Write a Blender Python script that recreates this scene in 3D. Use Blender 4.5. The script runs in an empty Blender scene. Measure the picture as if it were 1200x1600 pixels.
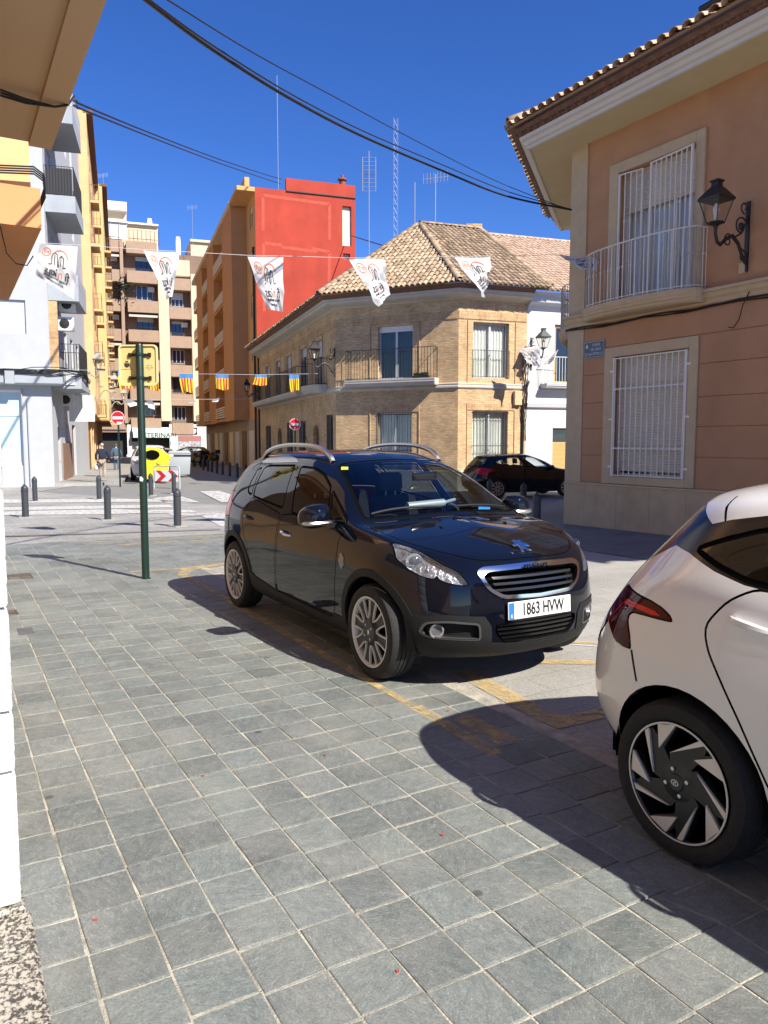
import bpy, bmesh, math, random
from mathutils import Vector, Matrix, noise
from mathutils.bvhtree import BVHTree
SC = bpy.context.scene
COL = SC.collection
R = math.radians
rnd = random.Random(7)
# ---------------------------------------------------------------- camera, sky, sun, exposure
CAMH = 1.57; FOC = 1200.0; PITCH = math.atan(110 / 1200)
cam_d = bpy.data.cameras.new('camera'); cam = bpy.data.objects.new('camera', cam_d); COL.objects.link(cam)
cam.location = (0, 0, CAMH); cam.rotation_euler = (R(90) - PITCH, 0, 0)
cam_d.sensor_fit = 'HORIZONTAL'; cam_d.sensor_width = 36; cam_d.lens = 36 * FOC / 1200
cam_d.clip_start = 0.05; cam_d.clip_end = 2000
SC.camera = cam
SUN_EL = R(41.5); SUN_DIR = Vector((0.728, -0.685))          # towards the sun, on the ground
world = bpy.data.worlds.new('World'); SC.world = world; world.use_nodes = True
wn = world.node_tree.nodes; wl = world.node_tree.links
sky = wn.new('ShaderNodeTexSky'); sky.sky_type = 'NISHITA'; sky.sun_disc = False
sky.sun_elevation = SUN_EL; sky.sun_rotation = math.atan2(SUN_DIR.x, SUN_DIR.y)
sky.altitude = 0; sky.air_density = 0.8; sky.dust_density = 0.0; sky.ozone_density = 7.0
bg = wn['Background']; bg.inputs['Strength'].default_value = 0.096
hsv = wn.new('ShaderNodeHueSaturation'); hsv.inputs['Saturation'].default_value = 1.17; hsv.inputs['Hue'].default_value = 0.514
wl.new(sky.outputs['Color'], hsv.inputs['Color']); wl.new(hsv.outputs['Color'], bg.inputs['Color'])
sun_d = bpy.data.lights.new('sun', 'SUN'); sun_d.energy = 5.0; sun_d.angle = R(0.53); sun_d.color = (1, 0.93, 0.82)
sun = bpy.data.objects.new('sun', sun_d); COL.objects.link(sun)
sd = Vector((SUN_DIR.x * math.cos(SUN_EL), SUN_DIR.y * math.cos(SUN_EL), math.sin(SUN_EL)))
sun.rotation_euler = sd.to_track_quat('Z', 'Y').to_euler(); sun.location = sd * 60
SC.view_settings.view_transform = 'Standard'; SC.view_settings.look = 'None'
SC.view_settings.exposure = 0.93; SC.view_settings.gamma = 1

# ---------------------------------------------------------------- pixel to place
def ray(px, py):
    a = (px - 600) / FOC; b = (800 - py) / FOC; c = math.cos(PITCH); s = math.sin(PITCH)
    return Vector((a, c + b * s, -s + b * c))
def gz(Y): return 0.0 if Y < 8 else max(-0.27, -0.018 * (Y - 8))     # the street falls gently away
def gnd(px, py):
    d = ray(px, py); t = 1.0
    for _ in range(50): t = (gz(t * d.y) - CAMH) / d.z
    return Vector((d.x * t, d.y * t, CAMH + d.z * t))
def at_y(px, py, Y):
    d = ray(px, py); t = Y / d.y
    return Vector((d.x * t, Y, CAMH + d.z * t))
def at_d(px, py, D):
    d = ray(px, py).normalized(); return Vector((0, 0, CAMH)) + d * D
def udir(a): return Vector((-math.sin(R(a)), math.cos(R(a)), 0))    # heading a degrees left of the view axis
def on_wall(px, py, p0, a):
    u = udir(a); n = Vector((u.y, -u.x, 0)); d = ray(px, py)
    t = n.dot(p0) / n.dot(Vector((d.x, d.y, 0)))
    return Vector((d.x * t, d.y * t, CAMH + d.z * t))

# ---------------------------------------------------------------- materials
MATS = {}
def mat(name, col, rough=0.6, metal=0.0, var=0.0, scale=8.0, bump=0.0, bscale=40.0, coat=0.0, spec=0.5, col2=None, stain=0.0, stain_col=None, objvar=0.0, emit=0.0):
    """Principled surface with procedural mottling, fine relief and, where asked, a shade of its own for each object."""
    if name in MATS: return MATS[name]
    m = bpy.data.materials.new(name); m.use_nodes = True; MATS[name] = m
    nt = m.node_tree; N = nt.nodes; L = nt.links; p = N['Principled BSDF']
    c = (*col, 1)
    p.inputs['Base Color'].default_value = c; p.inputs['Roughness'].default_value = rough
    p.inputs['Metallic'].default_value = metal; p.inputs['Specular IOR Level'].default_value = spec
    if coat: p.inputs['Coat Weight'].default_value = coat; p.inputs['Coat Roughness'].default_value = 0.03
    tc = N.new('ShaderNodeTexCoord'); out = None
    if var or col2:
        n1 = N.new('ShaderNodeTexNoise'); n1.inputs['Scale'].default_value = scale; n1.inputs['Detail'].default_value = 6; n1.inputs['Roughness'].default_value = 0.65
        L.new(tc.outputs['Object'], n1.inputs['Vector'])
        mx = N.new('ShaderNodeMix'); mx.data_type = 'RGBA'
        rp = N.new('ShaderNodeMapRange'); rp.inputs['From Min'].default_value = 0.3; rp.inputs['From Max'].default_value = 0.7
        L.new(n1.outputs['Fac'], rp.inputs['Value']); L.new(rp.outputs['Result'], mx.inputs[0])
        if col2: a, b = c, (*col2, 1)
        else: a = (*[x * (1 - var) for x in col], 1); b = (*[min(1, x * (1 + var)) for x in col], 1)
        mx.inputs[6].default_value = a; mx.inputs[7].default_value = b
        out = mx.outputs[2]
    if stain:
        n2 = N.new('ShaderNodeTexNoise'); n2.inputs['Scale'].default_value = 0.9; n2.inputs['Detail'].default_value = 8
        mp = N.new('ShaderNodeMapping'); mp.inputs['Scale'].default_value = (1, 1, 0.25)
        L.new(tc.outputs['Object'], mp.inputs['Vector']); L.new(mp.outputs['Vector'], n2.inputs['Vector'])
        r2 = N.new('ShaderNodeMapRange'); r2.inputs['From Min'].default_value = 0.5; r2.inputs['From Max'].default_value = 0.75; r2.inputs['To Max'].default_value = stain
        L.new(n2.outputs['Fac'], r2.inputs['Value'])
        m2 = N.new('ShaderNodeMix'); m2.data_type = 'RGBA'; L.new(r2.outputs['Result'], m2.inputs[0])
        if out: L.new(out, m2.inputs[6])
        else: m2.inputs[6].default_value = c
        m2.inputs[7].default_value = (*(stain_col or [x * 0.55 for x in col]), 1); out = m2.outputs[2]
    if objvar:
        oi = N.new('ShaderNodeObjectInfo'); hs = N.new('ShaderNodeHueSaturation')
        r3 = N.new('ShaderNodeMapRange'); r3.inputs['To Min'].default_value = 1 - objvar; r3.inputs['To Max'].default_value = 1 + objvar
        L.new(oi.outputs['Random'], r3.inputs['Value']); L.new(r3.outputs['Result'], hs.inputs['Value'])
        if out: L.new(out, hs.inputs['Color'])
        else: hs.inputs['Color'].default_value = c
        out = hs.outputs['Color']
    if out: L.new(out, p.inputs['Base Color'])
    if bump:
        n3 = N.new('ShaderNodeTexNoise'); n3.inputs['Scale'].default_value = bscale; n3.inputs['Detail'].default_value = 5
        L.new(tc.outputs['Object'], n3.inputs['Vector'])
        b = N.new('ShaderNodeBump'); b.inputs['Strength'].default_value = bump; b.inputs['Distance'].default_value = 0.02
        L.new(n3.outputs['Fac'], b.inputs['Height']); L.new(b.outputs['Normal'], p.inputs['Normal'])
    if emit:
        p.inputs['Emission Color'].default_value = c; p.inputs['Emission Strength'].default_value = emit
    return m
def glass(name, tint=(0.5, 0.55, 0.55), refl=1.0, ior=1.5):
    """A pane: tinted see-through plus a mirror reflection by Fresnel."""
    if name in MATS: return MATS[name]
    m = bpy.data.materials.new(name); m.use_nodes = True; MATS[name] = m
    nt = m.node_tree; N = nt.nodes; L = nt.links; N.remove(N['Principled BSDF'])
    t = N.new('ShaderNodeBsdfTransparent'); t.inputs[0].default_value = (*tint, 1)
    g = N.new('ShaderNodeBsdfGlossy'); g.inputs['Roughness'].default_value = 0.015; g.inputs['Color'].default_value = (refl, refl, refl, 1)
    f = N.new('ShaderNodeFresnel'); ge = N.new('ShaderNodeNewGeometry'); mr = N.new('ShaderNodeMapRange'); mr.inputs['To Min'].default_value = ior; mr.inputs['To Max'].default_value = 1 / ior
    L.new(ge.outputs['Backfacing'], mr.inputs['Value']); L.new(mr.outputs[0], f.inputs['IOR'])       # same reflection from both sides of a thin pane
    mx = N.new('ShaderNodeMixShader'); L.new(f.outputs[0], mx.inputs[0]); L.new(t.outputs[0], mx.inputs[1]); L.new(g.outputs[0], mx.inputs[2])
    L.new(mx.outputs[0], N['Material Output'].inputs['Surface'])
    return m

# ---------------------------------------------------------------- mesh building
class MB:
    def __init__(s): s.v = []; s.f = []
    def add(s, vs, fs, M=None):
        o = len(s.v)
        s.v += [tuple(M @ Vector(v)) if M else tuple(v) for v in vs]
        s.f += [tuple(i + o for i in f) for f in fs]; return s
    def box(s, x0, x1, y0, y1, z0, z1, M=None):
        return s.add([(x0, y0, z0), (x1, y0, z0), (x1, y1, z0), (x0, y1, z0), (x0, y0, z1), (x1, y0, z1), (x1, y1, z1), (x0, y1, z1)],
                     [(0, 3, 2, 1), (4, 5, 6, 7), (0, 1, 5, 4), (1, 2, 6, 5), (2, 3, 7, 6), (3, 0, 4, 7)], M)
    def prism(s, poly, h0, h1, axis='z', M=None):
        """Polygon (counter-clockwise) pushed along an axis: z: (x,y), y: (x,z), x: (y,z)."""
        n = len(poly)
        def P(a, b, h): return (a, b, h) if axis == 'z' else ((a, h, b) if axis == 'y' else (h, a, b))
        vs = [P(a, b, h0) for a, b in poly] + [P(a, b, h1) for a, b in poly]
        fs = [tuple(range(n))[::-1], tuple(range(n, 2 * n))] + [(i, (i + 1) % n, n + (i + 1) % n, n + i) for i in range(n)]
        return s.add(vs, fs, M)
    def tube(s, pts, r, n=6, M=None, cap=True):
        pts = [Vector(p) for p in pts]; rings = []
        rr = r if isinstance(r, (list, tuple)) else [r] * len(pts)
        up = None
        for i, p in enumerate(pts):
            t = (pts[min(i + 1, len(pts) - 1)] - pts[max(i - 1, 0)]).normalized()
            if up is None:
                up = Vector((0, 0, 1)) if abs(t.z) < 0.9 else Vector((1, 0, 0))
            a = t.cross(up)
            if a.length < 1e-4: a = t.orthogonal()
            a.normalize(); b = a.cross(t); up = b
            rings.append([p + (a * math.cos(2 * math.pi * k / n) + b * math.sin(2 * math.pi * k / n)) * rr[i] for k in range(n)])
        vs = [v for rg in rings for v in rg]; fs = []
        for i in range(len(pts) - 1):
            for k in range(n): fs.append((i * n + k, i * n + (k + 1) % n, (i + 1) * n + (k + 1) % n, (i + 1) * n + k))
        if cap: fs += [tuple(range(n))[::-1], tuple(range(len(vs) - n, len(vs)))]
        return s.add(vs, fs, M)
    def lathe(s, prof, n=16, M=None, a0=0.0, cap=True):
        """Profile (r,z) turned about z."""
        vs = []; fs = []; m = len(prof)
        for k in range(n):
            a = a0 + 2 * math.pi * k / n
            vs += [(r * math.cos(a), r * math.sin(a), z) for r, z in prof]
        for k in range(n):
            for i in range(m - 1):
                a, b = k * m + i, ((k + 1) % n) * m + i
                fs.append((a, b, b + 1, a + 1))
        if cap and prof[0][0] > 1e-5: fs.append(tuple(k * m for k in range(n))[::-1])
        if cap and prof[-1][0] > 1e-5: fs.append(tuple(k * m + m - 1 for k in range(n)))
        return s.add(vs, fs, M)
    def sheet(s, rows, M=None):
        n = len(rows[0]); vs = [p for r in rows for p in r]
        fs = [(i * n + j, i * n + j + 1, (i + 1) * n + j + 1, (i + 1) * n + j) for i in range(len(rows) - 1) for j in range(n - 1)]
        return s.add(vs, fs, M)
    def mesh(s, name='mesh', smooth=False, fix=True):
        me = bpy.data.meshes.new(name); me.from_pydata(s.v, [], s.f)
        if fix:
            bm = bmesh.new(); bm.from_mesh(me)
            if smooth: bmesh.ops.remove_doubles(bm, verts=bm.verts, dist=1e-5)
            bmesh.ops.recalc_face_normals(bm, faces=bm.faces); bm.to_mesh(me); bm.free()
        if smooth:
            me.polygons.foreach_set('use_smooth', [True] * len(me.polygons)); me.set_sharp_from_angle(angle=R(38 if smooth is True else smooth))
        me.update(); return me
    def build(s, name, m, parent=None, smooth=False, fix=True):
        return obj(name, s.mesh(name, smooth, fix), m, parent)
def obj(name, me, m=None, parent=None):
    o = bpy.data.objects.new(name, me); COL.objects.link(o)
    if m is not None and me is not None and len(me.materials) == 0: me.materials.append(m)
    if parent is not None: o.parent = parent
    return o
def bevel(o, w=0.01, seg=2):
    bm = bmesh.new(); bm.from_mesh(o.data)
    bmesh.ops.remove_doubles(bm, verts=bm.verts, dist=1e-5)
    es = [e for e in bm.edges if len(e.link_faces) == 2 and e.calc_face_angle(0) > 0.5]
    bmesh.ops.bevel(bm, geom=es, offset=w, segments=seg, affect='EDGES', profile=0.5, clamp_overlap=True)
    bm.to_mesh(o.data); bm.free()
    o.data.polygons.foreach_set('use_smooth', [True] * len(o.data.polygons)); o.data.set_sharp_from_angle(angle=R(35))
    return o
def tag(o, label, cat, group=None):
    o['label'] = label; o['category'] = cat
    if group: o['group'] = group
    return o
def struct(o): o['kind'] = 'structure'; return o
def empty(name, loc=(0, 0, 0), rz=0.0):
    o = bpy.data.objects.new(name, None); COL.objects.link(o); o.location = loc; o.rotation_euler = (0, 0, rz); o.empty_display_size = 0.2
    return o
def copy_tree(o, parent=None):
    c = o.copy(); COL.objects.link(c); c.parent = parent
    for ch in o.children: copy_tree(ch, c)
    return c
TEXTS = {}
def text_mesh(body, size=1.0, depth=0.004, align='CENTER', bold=0.0):
    cu = bpy.data.curves.new('lettering', 'FONT'); cu.body = body; cu.size = size; cu.align_x = align; cu.align_y = 'CENTER'
    cu.extrude = depth; cu.offset = bold; cu.resolution_u = 3
    t = bpy.data.objects.new('lettering', cu); COL.objects.link(t)
    bpy.context.view_layer.update()
    me = bpy.data.meshes.new_from_object(t.evaluated_get(bpy.context.evaluated_depsgraph_get()))
    bpy.data.objects.remove(t); return me
def lettering(body, size, m, parent, M, depth=0.003, name='lettering', bold=0.0, sx=1.0, align='CENTER'):
    me = text_mesh(body, size, depth, align, bold); me.transform(M @ Matrix.Diagonal((sx, 1, 1, 1)))
    o = obj(name, me, None, parent); o.data.materials.clear(); o.data.materials.append(m); return o
# ================================================================ ground
TH = 29.73; UT = udir(TH); NT = Vector((UT.y, -UT.x, 0))                 # along the pavement, across it
def TP(s, l, dz=0.0):
    p = UT * s + NT * l; return Vector((p.x, p.y, gz(p.y) + dz))
def slate(name, geom):
    """Riven grey-green slate; each slab has its own tone, streaks, pale scuffs and dusty edges."""
    m = bpy.data.materials.new(name); m.use_nodes = True; nt = m.node_tree; N = nt.nodes; L = nt.links; p = N['Principled BSDF']
    g = N.new('ShaderNodeNewGeometry'); pos = g.outputs['Position']
    if geom: a = N.new('ShaderNodeAttribute'); a.attribute_name = 'tone'; tone = a.outputs['Fac']
    else: a = N.new('ShaderNodeObjectInfo'); tone = a.outputs['Random']
    wn_ = N.new('ShaderNodeTexWhiteNoise'); wn_.noise_dimensions = '1D'; L.new(tone, wn_.inputs['W'])
    rot = N.new('ShaderNodeVectorRotate'); rot.rotation_type = 'Z_AXIS'; L.new(pos, rot.inputs['Vector'])
    mul = N.new('ShaderNodeMath'); mul.operation = 'MULTIPLY'; mul.inputs[1].default_value = 6.28; L.new(wn_.outputs['Value'], mul.inputs[0]); L.new(mul.outputs[0], rot.inputs['Angle'])
    mp = N.new('ShaderNodeMapping'); mp.inputs['Scale'].default_value = (20, 38, 20); L.new(rot.outputs[0], mp.inputs['Vector'])
    n1 = N.new('ShaderNodeTexNoise'); n1.inputs['Scale'].default_value = 1.0; n1.inputs['Detail'].default_value = 9; n1.inputs['Roughness'].default_value = 0.72; L.new(mp.outputs[0], n1.inputs['Vector'])
    cr = N.new('ShaderNodeValToRGB'); e = cr.color_ramp.elements; e[0].position = 0.16; e[0].color = (0.072, 0.088, 0.088, 1); e[1].position = 0.88; e[1].color = (0.25, 0.275, 0.255, 1)
    x = cr.color_ramp.elements.new(0.52); x.color = (0.145, 0.165, 0.16, 1); L.new(n1.outputs['Fac'], cr.inputs[0])
    # slab tone
    hs = N.new('ShaderNodeHueSaturation'); r1 = N.new('ShaderNodeMapRange'); r1.inputs['To Min'].default_value = 0.84; r1.inputs['To Max'].default_value = 1.18; L.new(tone, r1.inputs['Value']); L.new(r1.outputs[0], hs.inputs['Value']); L.new(cr.outputs[0], hs.inputs['Color'])
    r4 = N.new('ShaderNodeMapRange'); r4.inputs['To Min'].default_value = 0.75; r4.inputs['To Max'].default_value = 1.15; L.new(wn_.outputs['Value'], r4.inputs['Value']); L.new(r4.outputs[0], hs.inputs['Saturation'])
    # dust and scuffs
    n2 = N.new('ShaderNodeTexNoise'); n2.inputs['Scale'].default_value = 1.7; n2.inputs['Detail'].default_value = 10; n2.inputs['Roughness'].default_value = 0.7; L.new(pos, n2.inputs['Vector'])
    r2 = N.new('ShaderNodeMapRange'); r2.inputs['From Min'].default_value = 0.42; r2.inputs['From Max'].default_value = 0.72; r2.inputs['To Max'].default_value = 0.42; L.new(n2.outputs['Fac'], r2.inputs['Value'])
    m1 = N.new('ShaderNodeMix'); m1.data_type = 'RGBA'; L.new(r2.outputs[0], m1.inputs[0]); L.new(hs.outputs[0], m1.inputs[6]); m1.inputs[7].default_value = (0.33, 0.325, 0.29, 1)
    n3 = N.new('ShaderNodeTexNoise'); n3.inputs['Scale'].default_value = 1.0; n3.inputs['Detail'].default_value = 6; n3.inputs['Roughness'].default_value = 0.8
    mp3 = N.new('ShaderNodeMapping'); mp3.inputs['Scale'].default_value = (40, 260, 60); L.new(rot.outputs[0], mp3.inputs['Vector']); L.new(mp3.outputs[0], n3.inputs['Vector'])
    r3 = N.new('ShaderNodeMapRange'); r3.inputs['From Min'].default_value = 0.575; r3.inputs['From Max'].default_value = 0.64; r3.inputs['To Max'].default_value = 0.6; L.new(n3.outputs['Fac'], r3.inputs['Value'])
    m2 = N.new('ShaderNodeMix'); m2.data_type = 'RGBA'; L.new(r3.outputs[0], m2.inputs[0]); L.new(m1.outputs[2], m2.inputs[6]); m2.inputs[7].default_value = (0.46, 0.46, 0.44, 1)
    n5 = N.new('ShaderNodeTexNoise'); n5.inputs['Scale'].default_value = 130; n5.inputs['Detail'].default_value = 5; n5.inputs['Roughness'].default_value = 0.8; L.new(pos, n5.inputs['Vector'])
    r6 = N.new('ShaderNodeMapRange'); r6.inputs['From Min'].default_value = 0.3; r6.inputs['From Max'].default_value = 0.7; r6.inputs['To Min'].default_value = 0.62; r6.inputs['To Max'].default_value = 1.38; L.new(n5.outputs['Fac'], r6.inputs['Value'])
    h5 = N.new('ShaderNodeHueSaturation'); L.new(r6.outputs[0], h5.inputs['Value']); L.new(m2.outputs[2], h5.inputs['Color'])
    n7 = N.new('ShaderNodeTexNoise'); n7.inputs['Scale'].default_value = 0.9; n7.inputs['Detail'].default_value = 7; n7.inputs['Roughness'].default_value = 0.6; n7.inputs['Distortion'].default_value = 0.6; L.new(pos, n7.inputs['Vector'])
    r7 = N.new('ShaderNodeMapRange'); r7.inputs['From Min'].default_value = 0.30; r7.inputs['From Max'].default_value = 0.46; r7.inputs['To Min'].default_value = 0.68; r7.inputs['To Max'].default_value = 1.0; L.new(n7.outputs['Fac'], r7.inputs['Value'])
    h7 = N.new('ShaderNodeHueSaturation'); L.new(r7.outputs[0], h7.inputs['Value']); L.new(h5.outputs[0], h7.inputs['Color'])      # old oil and rain stains
    # dark spots (chewing gum, oil)
    v = N.new('ShaderNodeTexVoronoi'); v.inputs['Scale'].default_value = 2.3; L.new(pos, v.inputs['Vector'])
    r5 = N.new('ShaderNodeMapRange'); r5.inputs['From Min'].default_value = 0.035; r5.inputs['From Max'].default_value = 0.055; r5.inputs['To Min'].default_value = 0.7; r5.inputs['To Max'].default_value = 0.0; L.new(v.outputs['Distance'], r5.inputs['Value'])
    m3 = N.new('ShaderNodeMix'); m3.data_type = 'RGBA'; L.new(r5.outputs[0], m3.inputs[0]); L.new(h7.outputs[0], m3.inputs[6]); m3.inputs[7].default_value = (0.05, 0.05, 0.05, 1)
    L.new(m3.outputs[2], p.inputs['Base Color']); p.inputs['Roughness'].default_value = 0.58
    b = N.new('ShaderNodeBump'); b.inputs['Strength'].default_value = 0.4; b.inputs['Distance'].default_value = 0.004; L.new(n1.outputs['Fac'], b.inputs['Height'])
    b2 = N.new('ShaderNodeBump'); b2.inputs['Strength'].default_value = 0.5; b2.inputs['Distance'].default_value = 0.004; L.new(n5.outputs['Fac'], b2.inputs['Height']); L.new(b.outputs[0], b2.inputs['Normal']); L.new(b2.outputs[0], p.inputs['Normal'])
    return m
def paving(name, c1, c2, w, h, mortar, rot=TH, bump=0.4, gap=0.012, noise=30.0, offset=0.5, patch=None, rough=0.8):
    """Rows of slabs told apart only by thin joints, for ground too far off to build piece by piece."""
    m = bpy.data.materials.new(name); m.use_nodes = True; nt = m.node_tree; N = nt.nodes; L = nt.links; p = N['Principled BSDF']
    g = N.new('ShaderNodeNewGeometry'); mp = N.new('ShaderNodeMapping'); mp.inputs['Rotation'].default_value = (0, 0, R(-rot)); L.new(g.outputs['Position'], mp.inputs['Vector'])
    b = N.new('ShaderNodeTexBrick'); b.offset = offset; b.inputs['Scale'].default_value = 1; b.inputs['Brick Width'].default_value = w; b.inputs['Row Height'].default_value = h; b.inputs['Mortar Size'].default_value = gap; b.inputs['Mortar Smooth'].default_value = 0.3
    b.inputs['Color1'].default_value = (*c1, 1); b.inputs['Color2'].default_value = (*c2, 1); b.inputs['Mortar'].default_value = (*mortar, 1); L.new(mp.outputs[0], b.inputs['Vector'])
    n = N.new('ShaderNodeTexNoise'); n.inputs['Scale'].default_value = noise; n.inputs['Detail'].default_value = 8; n.inputs['Roughness'].default_value = 0.75; L.new(g.outputs['Position'], n.inputs['Vector'])
    n2 = N.new('ShaderNodeTexNoise'); n2.inputs['Scale'].default_value = 0.7; n2.inputs['Detail'].default_value = 8; L.new(g.outputs['Position'], n2.inputs['Vector'])
    hs = N.new('ShaderNodeHueSaturation'); L.new(b.outputs['Color'], hs.inputs['Color'])
    a = N.new('ShaderNodeMath'); a.operation = 'MULTIPLY_ADD'; a.inputs[1].default_value = 1.3; a.inputs[2].default_value = -0.15; L.new(n.outputs['Fac'], a.inputs[0])
    a2 = N.new('ShaderNodeMath'); a2.operation = 'MULTIPLY_ADD'; a2.inputs[1].default_value = 0.9; L.new(n2.outputs['Fac'], a2.inputs[0]); L.new(a.outputs[0], a2.inputs[2]); L.new(a2.outputs[0], hs.inputs['Value'])
    L.new(hs.outputs[0], p.inputs['Base Color']); p.inputs['Roughness'].default_value = rough
    bp = N.new('ShaderNodeBump'); bp.inputs['Strength'].default_value = bump; bp.inputs['Distance'].default_value = 0.006; L.new(n.outputs['Fac'], bp.inputs['Height'])
    bq = N.new('ShaderNodeBump'); bq.invert = True; bq.inputs['Strength'].default_value = 0.5; bq.inputs['Distance'].default_value = 0.006; L.new(b.outputs['Fac'], bq.inputs['Height']); L.new(bp.outputs[0], bq.inputs['Normal']); L.new(bq.outputs[0], p.inputs['Normal'])
    return m
def strip(poly, dz, name, m, res=1.0):
    """A ground sheet over a polygon given in world x,y, draped on the falling street."""
    bm = bmesh.new(); f = bm.faces.new([bm.verts.new((p[0], p[1], 0)) for p in poly])
    for Y in (8, 23):
        bmesh.ops.bisect_plane(bm, geom=bm.verts[:] + bm.edges[:] + bm.faces[:], plane_co=(0, Y, 0), plane_no=(0, 1, 0))
    for v in bm.verts: v.co.z = gz(v.co.y) + dz
    bmesh.ops.recalc_face_normals(bm, faces=bm.faces)
    if sum(f.normal.z for f in bm.faces) < 0: bmesh.ops.reverse_faces(bm, faces=bm.faces)
    me = bpy.data.meshes.new(name); bm.to_mesh(me); bm.free(); return obj(name, me, m)
M_ASPH = mat('worn asphalt', (0.20, 0.20, 0.195), 0.85, var=0.35, scale=60, bump=0.5, bscale=150, stain=0.4)
xy = lambda v: (v.x, v.y)
struct(strip([(-600, -400), (600, -400), (600, 900), (-600, 900)], -0.02, 'ground', M_ASPH))
M_ROADW = paving('pale rough granite road slabs', (0.32, 0.312, 0.285), (0.37, 0.36, 0.33), 0.6, 0.3, (0.28, 0.27, 0.24), bump=0.9, gap=0.006, noise=55)
struct(strip([xy(TP(-9, 2.83)), xy(TP(-9, 8.3)), xy(TP(13.5, 8.3)), xy(TP(13.5, 2.83))], -0.006, 'roadway', M_ROADW))
M_FARP = paving('grey crossing slabs', (0.25, 0.245, 0.23), (0.30, 0.295, 0.28), 0.42, 0.30, (0.38, 0.37, 0.34), bump=0.4, gap=0.010, noise=18)
struct(strip([xy(TP(13.5, -6)), xy(TP(13.5, 8.3)), xy(TP(18.6, 8.3)), xy(TP(31, 2.9)), (-13.0, 40), (-40, 32), (-30, 12)], -0.008, 'crossing_platform', M_FARP))
_a = Vector((-13.57, 31.64, 0)); _u = udir(17); _n = Vector((_u.y, -_u.x, 0))
fp = MB(); _q = [_a - _n * 1, _a + _n * 2.6 + _u * .6, _a + _n * 3.2 + _u * 46, _a - _n * 1 + _u * 46]; fp.prism([(p.x, p.y) for p in _q], -.4, -.16); struct(fp.build('far_pavement', M_FARP))
M_RP = paving('right pavement slabs', (0.15, 0.15, 0.155), (0.19, 0.185, 0.185), 0.4, 0.2, (0.11, 0.11, 0.11), bump=0.3, gap=0.008)
struct(strip([xy(TP(-9, 8.31)), xy(TP(-9, 11.2)), xy(TP(12.2, 11.2)), xy(TP(20, 14)), xy(TP(19.5, 8.31))], 0.0, 'right_pavement', M_RP))
# --- slate pavement: mortar bed and single slabs
M_MORTAR = mat('dusty joint mortar', (0.36, 0.34, 0.285), 0.95, var=0.5, scale=6, bump=0.5, bscale=120)
bed_poly = [xy(TP(-4, 0.0)), xy(TP(-4, 2.84)), xy(TP(9.75, 2.84)), xy(TP(9.75, 5.6)), xy(TP(13.5, 5.6)), xy(TP(13.5, -1.5)), xy(TP(6.5, -1.5)), xy(TP(6.5, 0.0))]
pave = struct(strip(bed_poly, 0.0035, 'pavement', M_MORTAR))
A_, B_ = 0.2142, 0.2020; P0 = Vector((-0.3084, 2.801, 0)); S0 = UT.dot(P0); L0 = NT.dot(P0)
def tile_mesh(k, sa=1.0, sl=1.0):
    r = random.Random(k); a = A_ / 2 * sa - 0.0046; b = B_ / 2 * sl - 0.0046; j = lambda e: r.uniform(-e, e); V = []
    for ins, z in ((0, -0.03), (0.0, 0.0035), (0.004, 0.0055)):
        for cx, cy in ((-1, -1), (1, -1), (1, 1), (-1, 1)):
            p = UT * (cx * (a - ins) + j(0.003)) + NT * (cy * (b - ins) + j(0.003)); V.append((p.x, p.y, z + (j(0.0008) if z > 0.004 else 0)))
    Fs = [(8, 9, 10, 11)] + [(4 + i, 4 + (i + 1) % 4, 8 + (i + 1) % 4, 8 + i) for i in range(4)] + [(i, (i + 1) % 4, 4 + (i + 1) % 4, 4 + i) for i in range(4)]
    return V, Fs
M_SL = slate('riven slate slab', False); M_SLG = slate('riven slate slabs', True)
TMESH = []
for k in range(10):
    mb = MB(); mb.add(*tile_mesh(k)); me = mb.mesh('tile'); me.materials.append(M_SL); TMESH.append(me)
cands = []; _jr = random.Random(4); JOG = [_jr.choice((-.022, -.008, 0, 0, .006, .02)) for _ in range(60)]
for i in range(-52, 26):
    for j in range(-22, 26):
        s = S0 - (i + 0.5) * A_ + JOG[(j + 40) % 60]; l = L0 + (j + 0.5) * B_
        if s < -3.9 or s > 13.45: continue
        if l < -0.02 and s < 6.6: continue
        if l < -1.45 or l > (2.74 if s < 9.7 else 5.55): continue
        p = TP(s, l); px = 600 + FOC * p.x / max(0.3, p.y); D = p.y
        vis = p.y > 1.3 and -20 < px < 1220
        hide = (2.4 < l and 3.2 < s < 8.0)
        cands.append((0 if (vis and not hide) else 1, D, s, l, p))
cands.sort(key=lambda t: (t[0], t[1])); rest = MB(); tones = []
for q, (a, D, s, l, p) in enumerate(cands):
    z = p.z + 0.002 + rnd.uniform(-0.0015, 0.0015)
    if q < 300:
        o = bpy.data.objects.new('tile', TMESH[rnd.randrange(10)]); COL.objects.link(o); o.parent = pave
        o.location = (p.x, p.y, z); o.rotation_euler = (rnd.gauss(0, 0.004), rnd.gauss(0, 0.004), rnd.gauss(0, 0.008))
    else:
        V, Fs = tile_mesh(q); rest.add([(v[0] + p.x, v[1] + p.y, v[2] + z) for v in V], Fs); tones += [rnd.random()] * len(Fs)
me = rest.mesh('tile', fix=False); at_ = me.attributes.new('tone', 'FLOAT', 'FACE'); at_.data.foreach_set('value', tones)
o = obj('paving_tiles', me, M_SLG, pave); o['kind'] = 'stuff'
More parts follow.
